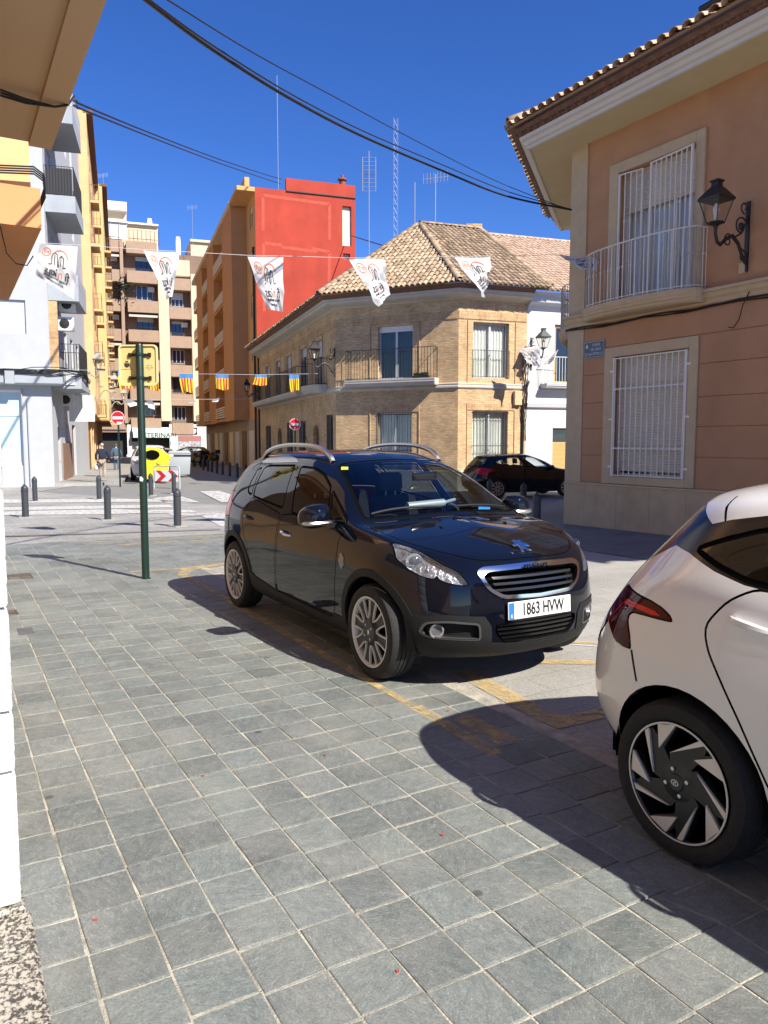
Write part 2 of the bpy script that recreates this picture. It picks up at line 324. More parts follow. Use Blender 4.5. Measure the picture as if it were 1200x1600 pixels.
# --- painted marks
def worn(name, col, wear=0.5):
    m = bpy.data.materials.new(name); m.use_nodes = True; nt = m.node_tree; N = nt.nodes; L = nt.links; p = N['Principled BSDF']; p.inputs['Base Color'].default_value = (*col, 1); p.inputs['Roughness'].default_value = 0.7
    g = N.new('ShaderNodeNewGeometry'); n = N.new('ShaderNodeTexNoise'); n.inputs['Scale'].default_value = 9; n.inputs['Detail'].default_value = 10; n.inputs['Roughness'].default_value = 0.8; L.new(g.outputs['Position'], n.inputs['Vector'])
    r = N.new('ShaderNodeMapRange'); r.inputs['From Min'].default_value = 0.5 - wear * 0.15; r.inputs['From Max'].default_value = 0.58 + (1 - wear) * 0.1; r.inputs['To Min'].default_value = 1; r.inputs['To Max'].default_value = 0.12; L.new(n.outputs['Fac'], r.inputs['Value']); L.new(r.outputs[0], p.inputs['Alpha'])
    return m
M_YEL = worn('worn yellow road paint', (0.56, 0.41, 0.17), 0.8); M_YEL2 = worn('faded yellow road paint', (0.55, 0.41, 0.18), 1.0); M_WHP = worn('worn white road paint', (0.62, 0.61, 0.58), 0.5)
def mark(name, pts, m, dz=0.010, sl=True):
    o = strip([xy(TP(*p)) if sl else xy(gnd(*p)) for p in pts], dz, name, m); struct(o); return o
w = 0.055
mark('yellow_line', [(2.95, 2.29), (2.95, 2.38), (3.75, 2.40), (3.75, 2.31)], M_YEL2); mark('yellow_line', [(3.76, 2.32), (3.76, 2.38), (4.6, 2.38), (4.6, 2.32)], M_YEL2)
mark('yellow_line', [(3.05, 2.42), (3.05, 2.56), (3.5, 2.56), (3.45, 2.42)], M_YEL2); mark('yellow_line', [(4.61, 2.33), (4.61, 2.40), (9.0, 2.43), (9.0, 2.35)], M_YEL2)
mark('yellow_line', [(9.01, 2.33), (9.01, 2.44), (9.45, 2.72), (9.62, 3.15), (9.8, 3.15), (9.6, 2.6), (9.62, 1.9), (9.54, 1.9), (9.5, 2.5)], M_YEL)
mark('yellow_line', [(13.15, 2.05), (13.24, 2.05), (13.22, 5.4), (13.13, 5.4)], M_YEL); mark('yellow_line', [(12.55, 2.2), (12.64, 2.2), (12.62, 5.4), (12.53, 5.4)], M_YEL)
mark('yellow_line', [(4.2, 2.94), (4.2, 3.10), (3.2, 3.0), (3.2, 2.85)], M_YEL, 0.0); mark('yellow_line', [(3.08, 2.86), (3.22, 2.86), (3.14, 4.9), (3.0, 4.9)], M_YEL, 0.001)
mark('yellow_line', [(4.08, 3.62), (4.2, 3.62), (3.7, 4.4), (3.55, 4.4)], M_YEL, 0.0); mark('yellow_line', [(4.52, 4.05), (4.62, 4.05), (4.0, 4.75), (3.9, 4.75)], M_YEL, 0.0); mark('white_line', [(4.46, 4.03), (4.50, 4.03), (3.9, 4.70), (3.86, 4.70)], M_WHP, 0.0)
for q in ([(0, 781), (232, 780), (300, 784), (0, 786)], [(0, 793), (265, 789), (272, 793), (0, 798)], [(0, 800), (180, 796), (285, 800), (150, 804), (0, 805)], [(235, 797), (300, 797), (308, 801), (240, 802)], [(262, 802), (318, 803), (322, 806), (270, 806)],
          [(238, 779), (278, 774), (312, 785), (262, 786)], [(312, 768), (342, 767), (396, 784), (346, 785)], [(308, 802), (372, 801), (430, 822), (345, 823)]):
    mark('zebra_stripe', q, M_WHP, 0.006, False)
mark('dark_seam', [(0, 838), (190, 832), (345, 827), (345, 827.8), (190, 833), (0, 839.3)], mat('joint tar', (0.14, 0.14, 0.135), 0.9), 0.012, False)
# drain grates and manhole covers
def grate(px, py, w, d, label):
    c = gnd(px, py); root = empty('drain_grate', c, R(TH - 90)); mb = MB(); mb.box(-w, w, -d, -d + .015, -.02, .012); mb.box(-w, w, d - .015, d, -.02, .012); mb.box(-w, -w + .015, -d, d, -.02, .012); mb.box(w - .015, w, -d, d, -.02, .012)
    M_IR = mat('rusty cast iron', (0.09, 0.075, 0.06), 0.75, var=0.4, scale=30); mb.build('frame', M_IR, root); mb = MB(); n = int(2 * w / .035)
    for k in range(1, n): mb.box(-w + k * 2 * w / n - .007, -w + k * 2 * w / n + .007, -d, d, -.015, .0095)
    mb.box(-w, w, -.008, .008, -.015, .0085); mb.build('bars', M_IR, root); mb = MB(); mb.box(-w, w, -d, d, -.03, .0065); mb.build('pit', M_GAPG, root); tag(root, label, 'drain')
M_GAPG = mat('dark pit', (0.01, 0.01, 0.01), 1)
grate(31, 902, 0.20, 0.13, 'rusty slotted drain grate in pale setting on the slate pavement'); grate(12, 959, 0.10, 0.08, 'small rusty drain grate beside the white jamb')
for px, py, w, d, lb in ((40, 988, 0.13, 0.06, 'small dark meter cover set flush in the slate slabs'),):
    c = gnd(px, py); mb = MB(); mb.box(-w, w, -d, d, -.02, .011); o = bevel(mb.build('service_cover', mat('grey iron lid', (0.10, 0.105, 0.11), 0.6, var=0.3, scale=30, bump=0.4, bscale=200)), .004, 1); o.location = c; o.rotation_euler = (0, 0, R(TH - 90)); tag(o, lb, 'cover')
def inpoly(x, y, P):
    r = False; j = len(P) - 1
    for i in range(len(P)):
        xi, yi = P[i]; xj, yj = P[j]
        if (yi > y) != (yj > y) and x < (xj - xi) * (y - yi) / (yj - yi) + xi: r = not r
        j = i
    return r
def ellipsoid(c, s, n=14, m=10, pw=1.0):
    vs = []; fs = []
    def sg(v): return math.copysign(abs(v) ** pw, v)
    for i in range(m + 1):
        t = math.pi * i / m
        for k in range(n):
            p = 2 * math.pi * k / n; vs.append((c[0] + s[0] * sg(math.sin(t)) * sg(math.cos(p)), c[1] + s[1] * sg(math.sin(t)) * sg(math.sin(p)), c[2] + s[2] * sg(math.cos(t))))
    for i in range(m):
        for k in range(n): fs.append((i * n + k, (i + 1) * n + k, (i + 1) * n + (k + 1) % n, i * n + (k + 1) % n))
    return vs, fs
# ================================================================ building helpers
def frame(p0, xd):
    """Wall frame: x along the wall (to the right seen from outside), y into the building, z up."""
    xd = Vector((xd[0], xd[1], 0)).normalized(); yd = Vector((-xd.y, xd.x, 0))
    return Matrix(((xd.x, yd.x, 0, p0[0]), (xd.y, yd.y, 0, p0[1]), (0, 0, 1, 0), (0, 0, 0, 1)))
class House:
    def __init__(s, name, p0, label, cat='building', group=None):
        s.root = empty(name, (p0[0], p0[1], gz(p0[1]))); s.T = Matrix.Translation((-p0[0], -p0[1], -gz(p0[1]))); tag(s.root, label, cat, group)
    def put(s, name, me, m, M, parent=None):
        """One mesh in wall coordinates M placed as a part."""
        o = obj(name, me, m, parent or s.root)
        if parent is None: o.matrix_local = s.T @ M
        return o
    def mb(s, mb, name, m, M, smooth=False): return s.put(name, mb.mesh(name, smooth), m, M)
def panel(x0, x1, z0, z1, holes=(), y=0.0, d=0.2, sx0=0.0):
    """Wall skin with rectangular openings and their reveals."""
    xs = sorted({x0, x1, *[v for h in holes for v in (h[0], h[1])]}); zs = sorted({z0, z1, *[v for h in holes for v in (h[2], h[3])]}); mb = MB()
    xs = [v for v in xs if x0 <= v <= x1]; zs = [v for v in zs if z0 <= v <= z1]
    for a, b in zip(xs, xs[1:]):
        for c, e in zip(zs, zs[1:]):
            mx, mz = (a + b) / 2, (c + e) / 2
            if any(h[0] < mx < h[1] and h[2] < mz < h[3] for h in holes): continue
            mb.add([(a, y, c), (b, y, c), (b, y, e), (a, y, e)], [(0, 1, 2, 3)])
    for h in holes:
        a, b, c, e = h[:4]; v = [(a, y, c), (b, y, c), (b, y, e), (a, y, e), (a, y + d, c), (b, y + d, c), (b, y + d, e), (a, y + d, e)]
        mb.add(v, [(0, 4, 5, 1), (1, 5, 6, 2), (2, 6, 7, 3), (3, 7, 4, 0)])
    return mb
def wall(H, M, x0, x1, z0, z1, holes, m, name='wall', d=0.2, y=0.0):
    return H.put(name, panel(x0, x1, z0, z1, holes, y, d).mesh(name, fix=False), m, M)
def sweep(path, prof, closed=False, out=1):
    """Profile (outward, z) carried along a plan path with mitred corners; outward is to the right of the path times out."""
    P = [Vector((p[0], p[1])) for p in path]; n = len(P); rows = []
    for i in range(n):
        ds = []
        if i > 0 or closed: ds.append((P[i] - P[i - 1]).normalized())
        if i < n - 1 or closed: ds.append((P[(i + 1) % n] - P[i]).normalized())
        ns = [Vector((d.y, -d.x)) for d in ds]; m = ns[0] if len(ns) == 1 else (ns[0] + ns[1]) / max(0.2, 1 + ns[0].dot(ns[1]))
        rows.append([(P[i].x + m.x * o * out, P[i].y + m.y * o * out, z) for o, z in prof])
    if closed: rows.append(rows[0])
    mb = MB(); mb.sheet(rows)
    if not closed:
        k = len(prof)
        for r in (rows[0], rows[-1]): mb.add(r, [tuple(range(k))])
    return mb
WCACHE = {}
M_ALU = mat('white window frame', (0.72, 0.72, 0.70), 0.45); M_ALUG = mat('grey aluminium frame', (0.50, 0.51, 0.52), 0.4, 0.3)
M_PANE = glass('window glass', (0.92, 0.94, 0.93), ior=1.5); M_PANED = mat('dark window glass', (0.012, 0.016, 0.024), 0.06, spec=0.9)
M_CURT = mat('pale curtain', (0.78, 0.78, 0.75), 0.9, var=0.08, scale=3); M_SHUT = mat('roller shutter slats', (0.62, 0.55, 0.45), 0.6, var=0.08, scale=3); M_SHUTG = mat('grey roller shutter', (0.48, 0.52, 0.55), 0.55, var=0.06)
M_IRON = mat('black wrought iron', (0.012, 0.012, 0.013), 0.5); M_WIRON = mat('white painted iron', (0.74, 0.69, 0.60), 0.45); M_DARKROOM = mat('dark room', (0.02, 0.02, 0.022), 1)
def cached(key, fn):
    if key not in WCACHE: WCACHE[key] = fn()
    return WCACHE[key]
def mk_frame(w, h, sash, t=0.055, d=0.06, mid=None):
    mb = MB(); mb.box(0, t, 0, d, 0, h); mb.box(w - t, w, 0, d, 0, h); mb.box(t, w - t, 0, d, 0, t); mb.box(t, w - t, 0, d, h - t, h)
    for k in range(1, sash): mb.box(w * k / sash - t * 0.7, w * k / sash + t * 0.7, 0.004, d - 0.004, t, h - t)
    if mid: mb.box(t, w - t, 0.003, d - 0.003, mid - t / 2, mid + t / 2)
    return mb.mesh('window')
def mk_slats(w, h, p=0.055):
    rows = []; n = max(2, int(h / p))
    for k in range(n):
        z = h * k / n; rows += [[(0, 0.012, z), (w, 0.012, z)], [(0, 0.0, z + h / n * 0.25), (w, 0.0, z + h / n * 0.25)], [(0, 0.0, z + h / n * 0.8), (w, 0.0, z + h / n * 0.8)]]
    rows.append([(0, 0.012, h), (w, 0.012, h)]); mb = MB(); mb.sheet(rows); return mb.mesh('roller_shutter', fix=False)
def mk_curtain(w, h, amp=0.03, pitch=0.13):
    n = int(w / 0.02); r = random.Random(int(w * 100)); ph = [r.uniform(-.4, .4) for _ in range(n + 1)]
    pts = [(w * k / n, amp * math.sin(2 * math.pi * (w * k / n) / pitch + ph[k // 6]) + r.uniform(-.004, .004)) for k in range(n + 1)]
    mb = MB(); mb.sheet([[(x, y, 0) for x, y in pts], [(x, y * 0.7, h) for x, y in pts]]); return mb.mesh('curtain', True, fix=False)
def mk_bars(w, h, n, r=0.007, rails=(0.0, 1.0), knots=()):
    mb = MB()
    for k in range(n):
        x = w * (k + 0.5) / n; mb.box(x - r, x + r, -r, r, 0, h)
        for q in knots: mb.box(x - r * 2, x + r * 2, -r * 2, r * 2, h * q - 0.02, h * q + 0.02)
    for q in rails: mb.box(-0.01, w + 0.01, -r * 1.2, r * 1.2, h * q - 0.012, h * q + 0.012)
    return mb.mesh('grille', fix=False)
def window(H, M, x, z, w, h, y=0.14, sash=2, fm=None, shutter=0.0, sm=None, curtain=False, bars=0, bm_=None, bars_y=-0.03, pane=None, box=False, room=True, t=0.055, mid=None):
    """A window in its opening: frame with panes, and shutter, curtain or grille where the photo shows them."""
    fm = fm or M_ALU; win = H.put('window', cached(('f', round(w, 2), round(h, 2), sash, t, mid, fm.name), lambda: mk_frame(w, h, sash, t, mid=mid)), fm, M @ Matrix.Translation((x, y, z)))
    gm = pane or (M_PANE if curtain else M_PANED)
    def mkp():
        mb = MB(); mb.box(0, w / sash - t * 1.4, 0, 0.006, 0, h - 2 * t); return mb.mesh('pane')
    for k in range(sash):
        o = obj('pane', cached(('p', round(w, 2), round(h, 2), sash, gm.name), mkp), gm, win); o.location = (w * k / sash + t * 0.8, 0.03, t)
    if shutter > 0:
        hh = h * shutter; o = obj('roller_shutter', cached(('s', round(w, 2), round(hh, 2), (sm or M_SHUT).name), lambda: mk_slats(w, hh)), sm or M_SHUT, win); o.location = (0, -0.03, h - hh)
    if curtain:
        o = obj('curtain', cached(('c', round(w, 2), round(h, 2)), lambda: mk_curtain(w, h)), M_CURT, win); o.location = (0, 0.14, 0)
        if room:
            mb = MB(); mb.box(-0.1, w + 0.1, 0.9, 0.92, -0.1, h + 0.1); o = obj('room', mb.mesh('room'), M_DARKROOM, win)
    if bars:
        o = obj('grille', cached(('b', round(w, 2), round(h, 2), bars, (bm_ or M_IRON).name), lambda: mk_bars(w + 0.04, h, bars, rails=(0.04, 0.35, 0.97))), bm_ or M_IRON, win); o.location = (-0.02, bars_y - y, 0)
    return win
def railing(H, M, path, z, h, m, gap=0.11, r=0.006, knots=False, name='railing'):
    """Balcony railing along a plan path (wall coordinates)."""
    P = [Vector((p[0], p[1], 0)) for p in path]; mb = MB(); L = 0
    for zz, rr in ((z + 0.05, 0.010), (z + h, 0.014)): mb.tube([(p.x, p.y, zz) for p in P], rr, 6)
    for a, b in zip(P, P[1:]):
        d = (b - a).length; n = max(1, int(round(d / gap)))
        for k in range(n + (b is P[-1] or True)):
            q = a.lerp(b, k / n); mb.box(q.x - r, q.x + r, q.y - r, q.y + r, z, z + h)
            if knots: mb.box(q.x - r * 2, q.x + r * 2, q.y - r * 2, q.y + r * 2, z + h * 0.55, z + h * 0.59)
    return H.put(name, mb.mesh(name, fix=False), m, M)
def slab(H, M, path, z0, z1, m, lip=0.05, name='balcony_slab', steps=3):
    """Moulded balcony slab over a plan outline (closed by the wall)."""
    P = [Vector((p[0], p[1])) for p in path]; c = Vector((sum(p.x for p in P) / len(P), 0)); rows = []
    for k in range(steps + 1):
        t = k / steps; f = 1 - 0.25 * (1 - t) ** 2
        for zz in ([z0 + (z1 - z0) * (t - 0.5 / steps)] if k else []) + [z0 + (z1 - z0) * t]: rows.append([(c.x + (p.x - c.x) * (0.94 + 0.06 * f), p.y * f, zz) for p in P])
    mb = MB(); mb.sheet(rows); mb.add(rows[0], [tuple(range(len(P)))]); mb.add(rows[-1], [tuple(range(len(P)))]); return H.put(name, mb.mesh(name), m, M)
def plaster(name, col, var=0.10, stain=0.25, scale=2.2, bump=0.25, bscale=90, rough=0.9): return mat(name, col, rough, var=var, scale=scale, stain=stain, bump=bump, bscale=bscale)
# ---- clay barrel tiles
M_TILES = []
for nm, c, v in (('clay roof tile', (0.40, 0.25, 0.14), 0.35), ):
    pass
def clay(name, cols, geom=False, rough=0.85):
    m = bpy.data.materials.new(name); m.use_nodes = True; nt = m.node_tree; N = nt.nodes; L = nt.links; p = N['Principled BSDF']
    if geom: a = N.new('ShaderNodeAttribute'); a.attribute_name = 'tone'; tone = a.outputs['Fac']
    else: a = N.new('ShaderNodeObjectInfo'); tone = a.outputs['Random']
    cr = N.new('ShaderNodeValToRGB'); e = cr.color_ramp.elements
    e[0].position = 0; e[0].color = (*cols[0], 1); e[1].position = 1; e[1].color = (*cols[-1], 1)
    for i, c in enumerate(cols[1:-1]): x = e.new((i + 1) / (len(cols) - 1)); x.color = (*c, 1)
    L.new(tone, cr.inputs[0]); g = N.new('ShaderNodeNewGeometry'); n = N.new('ShaderNodeTexNoise'); n.inputs['Scale'].default_value = 4.0; n.inputs['Detail'].default_value = 9; n.inputs['Roughness'].default_value = 0.7; L.new(g.outputs['Position'], n.inputs['Vector'])
    r = N.new('ShaderNodeMapRange'); r.inputs['From Min'].default_value = 0.48; r.inputs['From Max'].default_value = 0.72; r.inputs['To Max'].default_value = 0.5; L.new(n.outputs['Fac'], r.inputs['Value'])
    mx = N.new('ShaderNodeMix'); mx.data_type = 'RGBA'; L.new(r.outputs[0], mx.inputs[0]); L.new(cr.outputs[0], mx.inputs[6]); mx.inputs[7].default_value = (0.11, 0.085, 0.06, 1)
    L.new(mx.outputs[2], p.inputs['Base Color']); p.inputs['Roughness'].default_value = rough
    b = N.new('ShaderNodeBump'); b.inputs['Strength'].default_value = 0.4; b.inputs['Distance'].default_value = 0.01; L.new(n.outputs['Fac'], b.inputs['Height']); L.new(b.outputs[0], p.inputs['Normal']); return m
def barrel(w, ln, th=0.014, seg=6, taper=0.82):
    """Cover tile: half round, narrow end up the slope (+y), lying on z=0; open lower end shows its thickness."""
    V = []; Fs = []
    for y, sc in ((0, 1.0), (ln, taper)):
        for rr in (w / 2 * sc, w / 2 * sc - th):
            for k in range(seg + 1):
                a = math.pi * k / seg; V.append((rr * math.cos(a), y, rr * math.sin(a) * 0.85))
    n = seg + 1
    for k in range(seg): Fs += [(k, k + 1, 2 * n + k + 1, 2 * n + k), (k, n + k, n + k + 1, k + 1)]
    return V, Fs
def roof_tiles(H, O, ex, ey, poly, m1, m2, keep=300, pitch=0.21, expo=0.33, base=None, name='roof', seg=6, jit=0.012, rows_lift=0.035, under=True):
    """Clay tiles on a roof plane; O eave origin, ex along the eave, ey up the slope, poly in (a,b)."""
    ex = Vector(ex).normalized(); ey = Vector(ey).normalized(); nz = ex.cross(ey).normalized()
    if nz.z < 0: nz = -nz
    B = Matrix(((ex.x, ey.x, nz.x, O[0]), (ex.y, ey.y, nz.y, O[1]), (ex.z, ey.z, nz.z, O[2]), (0, 0, 0, 1)))
    mb = MB(); mb.prism(poly, -0.045, -0.005, 'z'); rf = H.put(name, mb.mesh(name), base or m2, B)
    a0 = min(p[0] for p in poly); a1 = max(p[0] for p in poly); b1 = max(p[1] for p in poly); items = []
    V, Fs = barrel(pitch * 0.80, expo * 1.32, seg=seg); b = -0.06; r = 0
    while b < b1:
        na = int((a1 - a0) / pitch) + 1
        for k in range(na):
            a = a0 + (k + 0.5) * pitch
            if not inpoly(a, max(b + 0.12, 0.01), poly): continue
            c = B @ Vector((a, b, 0)); items.append((c.length, a, b, r))
        b += expo; r += 1
    items.sort(); tm = bpy.data.meshes.new('roof_tile'); tm.from_pydata(V, [], Fs); tm.polygons.foreach_set('use_smooth', [True] * len(Fs)); tm.set_sharp_from_angle(angle=R(50)); tm.materials.append(m1)
    rest = MB(); tones = []
    for q, (d, a, b, r) in enumerate(items):
        T = Matrix.Translation((a + rnd.uniform(-jit, jit), b + rnd.uniform(-jit, jit) * 1.5, 0.02 + rnd.uniform(0, 0.008))) @ Matrix.Rotation(rnd.gauss(0, 0.015), 4, 'Z') @ Matrix.Rotation(-0.055, 4, 'X')
        if q < keep:
            o = bpy.data.objects.new('roof_tile', tm); COL.objects.link(o); o.parent = rf; o.matrix_local = T
        else:
            rest.add(V, Fs, T); tones += [rnd.random()] * len(Fs)
    if rest.v:
        me = rest.mesh('roof_tiles', fix=False); me.polygons.foreach_set('use_smooth', [True] * len(me.polygons)); me.set_sharp_from_angle(angle=R(50)); at = me.attributes.new('tone', 'FLOAT', 'FACE'); at.data.foreach_set('value', tones)
        o = obj('roof_tiles', me, m2, rf); o['kind'] = 'stuff'
    return rf
def hip_tiles(H, A, B, m, pitch=0.30, w=0.2, name='ridge_tile'):
    A = Vector(A); B = Vector(B); d = (B - A); n = int(d.length / pitch); d.normalize(); sx = d.cross(Vector((0, 0, 1))).normalized(); up = sx.cross(d)
    V, Fs = barrel(w, pitch * 1.3); tm = bpy.data.meshes.new(name); tm.from_pydata(V, [], Fs); tm.polygons.foreach_set('use_smooth', [True] * len(Fs)); tm.materials.append(m)
    for k in range(n):
        p = A + d * (k * pitch); o = bpy.data.objects.new(name, tm); COL.objects.link(o); o.parent = H.root
        o.matrix_local = H.T @ Matrix(((sx.x, d.x, up.x, p.x), (sx.y, d.y, up.y, p.y), (sx.z, d.z, up.z, p.z), (0, 0, 0, 1)))
# ---- lamps on scrolled brackets: wall plane x=0, arm along +x
def spiral(cx, cz, r0, r1, a0, a1, n=18): return [(cx + (r0 + (r1 - r0) * k / n) * math.cos(R(a0 + (a1 - a0) * k / n)), 0, cz + (r0 + (r1 - r0) * k / n) * math.sin(R(a0 + (a1 - a0) * k / n))) for k in range(n + 1)]
M_LAMPGL = glass('lantern glass', (0.9, 0.9, 0.86))
LPROTO = {}
def wall_lamp(loc, rz, label, s=1.0, m=None, group=None):
    m = m or M_IRON; root = empty('wall_lamp', loc, rz); root.scale = (s, s, s)
    if m.name not in LPROTO:
        mb = MB(); mb.prism([(-.03, -.52), (.03, -.52), (.03, .5), (-.03, .5)], 0, 0.03, 'x')
        ar = MB(); ar.tube([(.02, 0, -.42), (.12, 0, -.30), (.22, 0, -.13), (.36, 0, -.04), (.5, 0, -.10), (.62, 0, -.20), (.70, 0, -.16), (.735, 0, -.06), (.74, 0, .03)], [.022, .024, .026, .03, .03, .026, .026, .024, .024], 8)
        sc = MB(); sc.tube(spiral(.17, .12, .15, .05, 200, -250, 26), .013, 6); sc.tube(spiral(.10, .40, .09, .03, -90, 250, 18), .012, 6); sc.tube(spiral(.45, -.12, .10, .035, 110, -220, 20), .011, 6); sc.tube(spiral(.12, -.30, .10, .03, 70, 380, 18), .011, 6); sc.tube([(.02, 0, .42), (.05, 0, .2), (.16, 0, .02), (.3, 0, -.05)], .014, 6)
        v, f = ellipsoid((.17, 0, .12), (.055, .03, .06), 10, 8); sc.add(v, f)
        ln = MB(); T = Matrix.Translation((.74, 0, 0))
        def ring(h, z, t=.012):
            for a, b in (((-h, -h), (h, -h)), ((h, -h), (h, h)), ((h, h), (-h, h)), ((-h, h), (-h, -h))): ln.tube([(a[0], a[1], z), (b[0], b[1], z)], t, 4, T)
        ring(.085, .09); ring(.165, .42)
        for sx in (-1, 1):
            for sy in (-1, 1): ln.tube([(sx * .085, sy * .085, .09), (sx * .165, sy * .165, .42)], .010, 4, T)
        ln.lathe([(.0, .0), (.03, .02), (.04, .05), (.12, .085), (.12, .10), (0, .10)], 8, T)
        rf = MB(); r_ = [(.205, .40), (.215, .43), (.10, .565), (.065, .60), (.062, .655), (.085, .665), (.085, .685), (.05, .70), (0, .705)]
        rf.lathe(r_, 4, T @ Matrix.Scale(1.22, 4, (1, 0, 0)) @ Matrix.Scale(1.22, 4, (0, 1, 0)), a0=R(45))
        gl = MB(); 
        for k in range(4):
            M4 = T @ Matrix.Rotation(R(90 * k), 4, 'Z'); gl.add([(.080, -.078, .10), (.080, .078, .10), (.158, .156, .41), (.158, -.156, .41)], [(0, 1, 2, 3)], M4)
        bu = MB(); bu.lathe([(.0, .10), (.025, .10), (.03, .2), (.045, .28), (.02, .36), (0, .37)], 10, T)
        LPROTO[m.name] = [('wall_plate', mb.mesh('wall_plate'), m), ('bracket_arm', ar.mesh('bracket_arm', True), m), ('scrollwork', sc.mesh('scrollwork', True), m), ('lantern_frame', ln.mesh('lantern_frame'), m), ('lantern_roof', rf.mesh('lantern_roof'), m), ('lantern_glass', gl.mesh('lantern_glass', fix=False), M_LAMPGL), ('bulb', bu.mesh('bulb', True), mat('white lamp bulb', (0.75, 0.74, 0.7), 0.4))]
    for nm, me, mm in LPROTO[m.name]: obj(nm, me, mm, root)
    return tag(root, label, 'wall lamp', group)
def cable(name, pts, r, m, sag=0.0, n=24, label=None, parent=None):
    P = []
    if len(pts) == 2:
        a, b = Vector(pts[0]), Vector(pts[1])
        for k in range(n + 1): t = k / n; p = a.lerp(b, t); p.z -= sag * 4 * t * (1 - t); P.append(p)
    else: P = [Vector(p) for p in pts]
    mb = MB(); mb.tube(P, r, 5); o = mb.build(name, m, parent, True)
    if label: tag(o, label, 'cable')
    return o
M_CABLE = mat('black cable', (0.012, 0.012, 0.013), 0.6)
# ================================================================ terracotta corner house on the right
RP = Vector((3.857, 16.21, 0)); RX = -udir(29.7); RF = frame(RP, RX)                        # main wall, x towards the camera
RU2 = Vector((0.322, 0.947, 0)).normalized(); RC_END = RP + RU2 * 6.0; RC = frame(RC_END, -RU2)   # chamfer wall, its right end at the corner
RH = House('corner_house', RP, 'terracotta two-storey house with white barred windows and clay tile eaves')
M_TERR = plaster('terracotta render', (0.49, 0.26, 0.13), 0.08, 0.32, bump=0.35, bscale=160); M_TERR2 = plaster('smooth terracotta panel', (0.45, 0.24, 0.125), 0.07, 0.30, bump=0.1)
M_STONE = plaster('beige cast stone', (0.53, 0.40, 0.245), 0.08, 0.15, bump=0.15, scale=5); M_PLINTH = plaster('beige stone plinth slab', (0.50, 0.375, 0.225), 0.12, 0.3, bump=0.2, scale=3); M_CREAM = plaster('cream soffit', (0.62, 0.52, 0.31), 0.05, 0.1, bump=0.05); M_MOULD = plaster('pale cornice moulding', (0.62, 0.57, 0.50), 0.05, 0.1, bump=0.05)
gw = (1.26, 3.01, 0.90, 3.20); uw = (1.26, 3.01, 4.13, 6.64)
wall(RH, RF, 0, 13, -0.6, 3.96, [gw], M_TERR2, d=0.25); wall(RH, RF, 0, 13, 3.96, 7.5, [uw], M_TERR, 'upper_wall', d=0.25)
cw = (1.9, 3.5, 4.13, 6.6); cg = (1.9, 3.5, 0.9, 3.2)
wall(RH, RC, 0, 6, -0.6, 3.96, [cg], M_TERR2, 'chamfer_wall', d=0.25); wall(RH, RC, 0, 6, 3.96, 7.5, [cw], M_TERR, 'chamfer_upper_wall', d=0.25)
A_end = RF @ Vector((13, 0, 0)); foot = [RC_END, RP, A_end]
bk = MB(); q1 = A_end + NT * 9; q2 = RC_END + Vector((6, 1.5, 0))
for a, b in ((A_end, q1), (q1, q2), (q2, RC_END)): bk.add([(a.x, a.y, -.6), (b.x, b.y, -.6), (b.x, b.y, 7.5), (a.x, a.y, 7.5)], [(0, 1, 2, 3)])
RH.put('back_walls', bk.mesh('back_walls'), M_TERR, Matrix())
# plinth slabs
seams = [0.0, 0.56, 1.42, 2.23, 3.05, 3.92, 4.8, 5.7, 6.6, 7.5, 8.4, 9.3, 10.2, 11.1, 12.0, 13.0]
for a, b in zip(seams, seams[1:]):
    mb = MB(); mb.box(a + (.003 if a else -.035), b - .003, -0.035, 0.0, -0.5, 0.70); RH.put('plinth_slab', mb.mesh('plinth_slab'), M_PLINTH, RF)
for k in range(6):
    mb = MB(); mb.box(k + .003, k + 1 - .003, -0.035, 0.0, -0.5, 0.70); RH.put('plinth_slab', mb.mesh('plinth_slab'), M_PLINTH, RC)
path = [(p.x, p.y) for p in foot]
RH.put('plinth_cap', sweep(path, [(0, .70), (.05, .70), (.055, .715), (.05, .735), (0.0, .745)], out=1).mesh('plinth_cap'), M_STONE, Matrix())
# rusticated panels below, corner pilaster, string course
zr = [.75, 1.30, 1.83, 2.34, 2.90, 3.40, 3.93]
for z0, z1 in zip(zr, zr[1:]):
    for a, b in ([(.445, 1.02), (3.21, 6.5), (6.52, 9.8), (9.82, 13)] if z1 < 3.42 else [(.445, 6.5), (6.52, 13)]):
        mb = MB(); mb.box(a, b, -0.022, 0.0, z0 + .008, z1 - .008); RH.put('wall_panel', mb.mesh('wall_panel'), M_TERR2, RF)
mb = MB(); mb.box(-.03, .43, -.03, 0, .745, 3.88); RH.put('corner_pilaster', mb.mesh('corner_pilaster'), M_STONE, RF)
mb = MB(); mb.box(-.02, .43, -.03, 0, 4.13, 7.46); RH.put('corner_pilaster', mb.mesh('corner_pilaster'), M_STONE, RF)
for z0, z1 in ((.745, 3.88), (4.13, 7.46)):
    mb = MB(); mb.box(5.55, 6.018, -.03, 0, z0, z1); RH.put('corner_pilaster', mb.mesh('corner_pilaster'), M_STONE, RC)
RH.put('string_course', sweep(path, [(0, 3.90), (.03, 3.90), (.05, 3.96), (.09, 4.0), (.11, 4.06), (.15, 4.08), (.15, 4.125), (0, 4.135)], out=1).mesh('string_course'), M_STONE, Matrix())
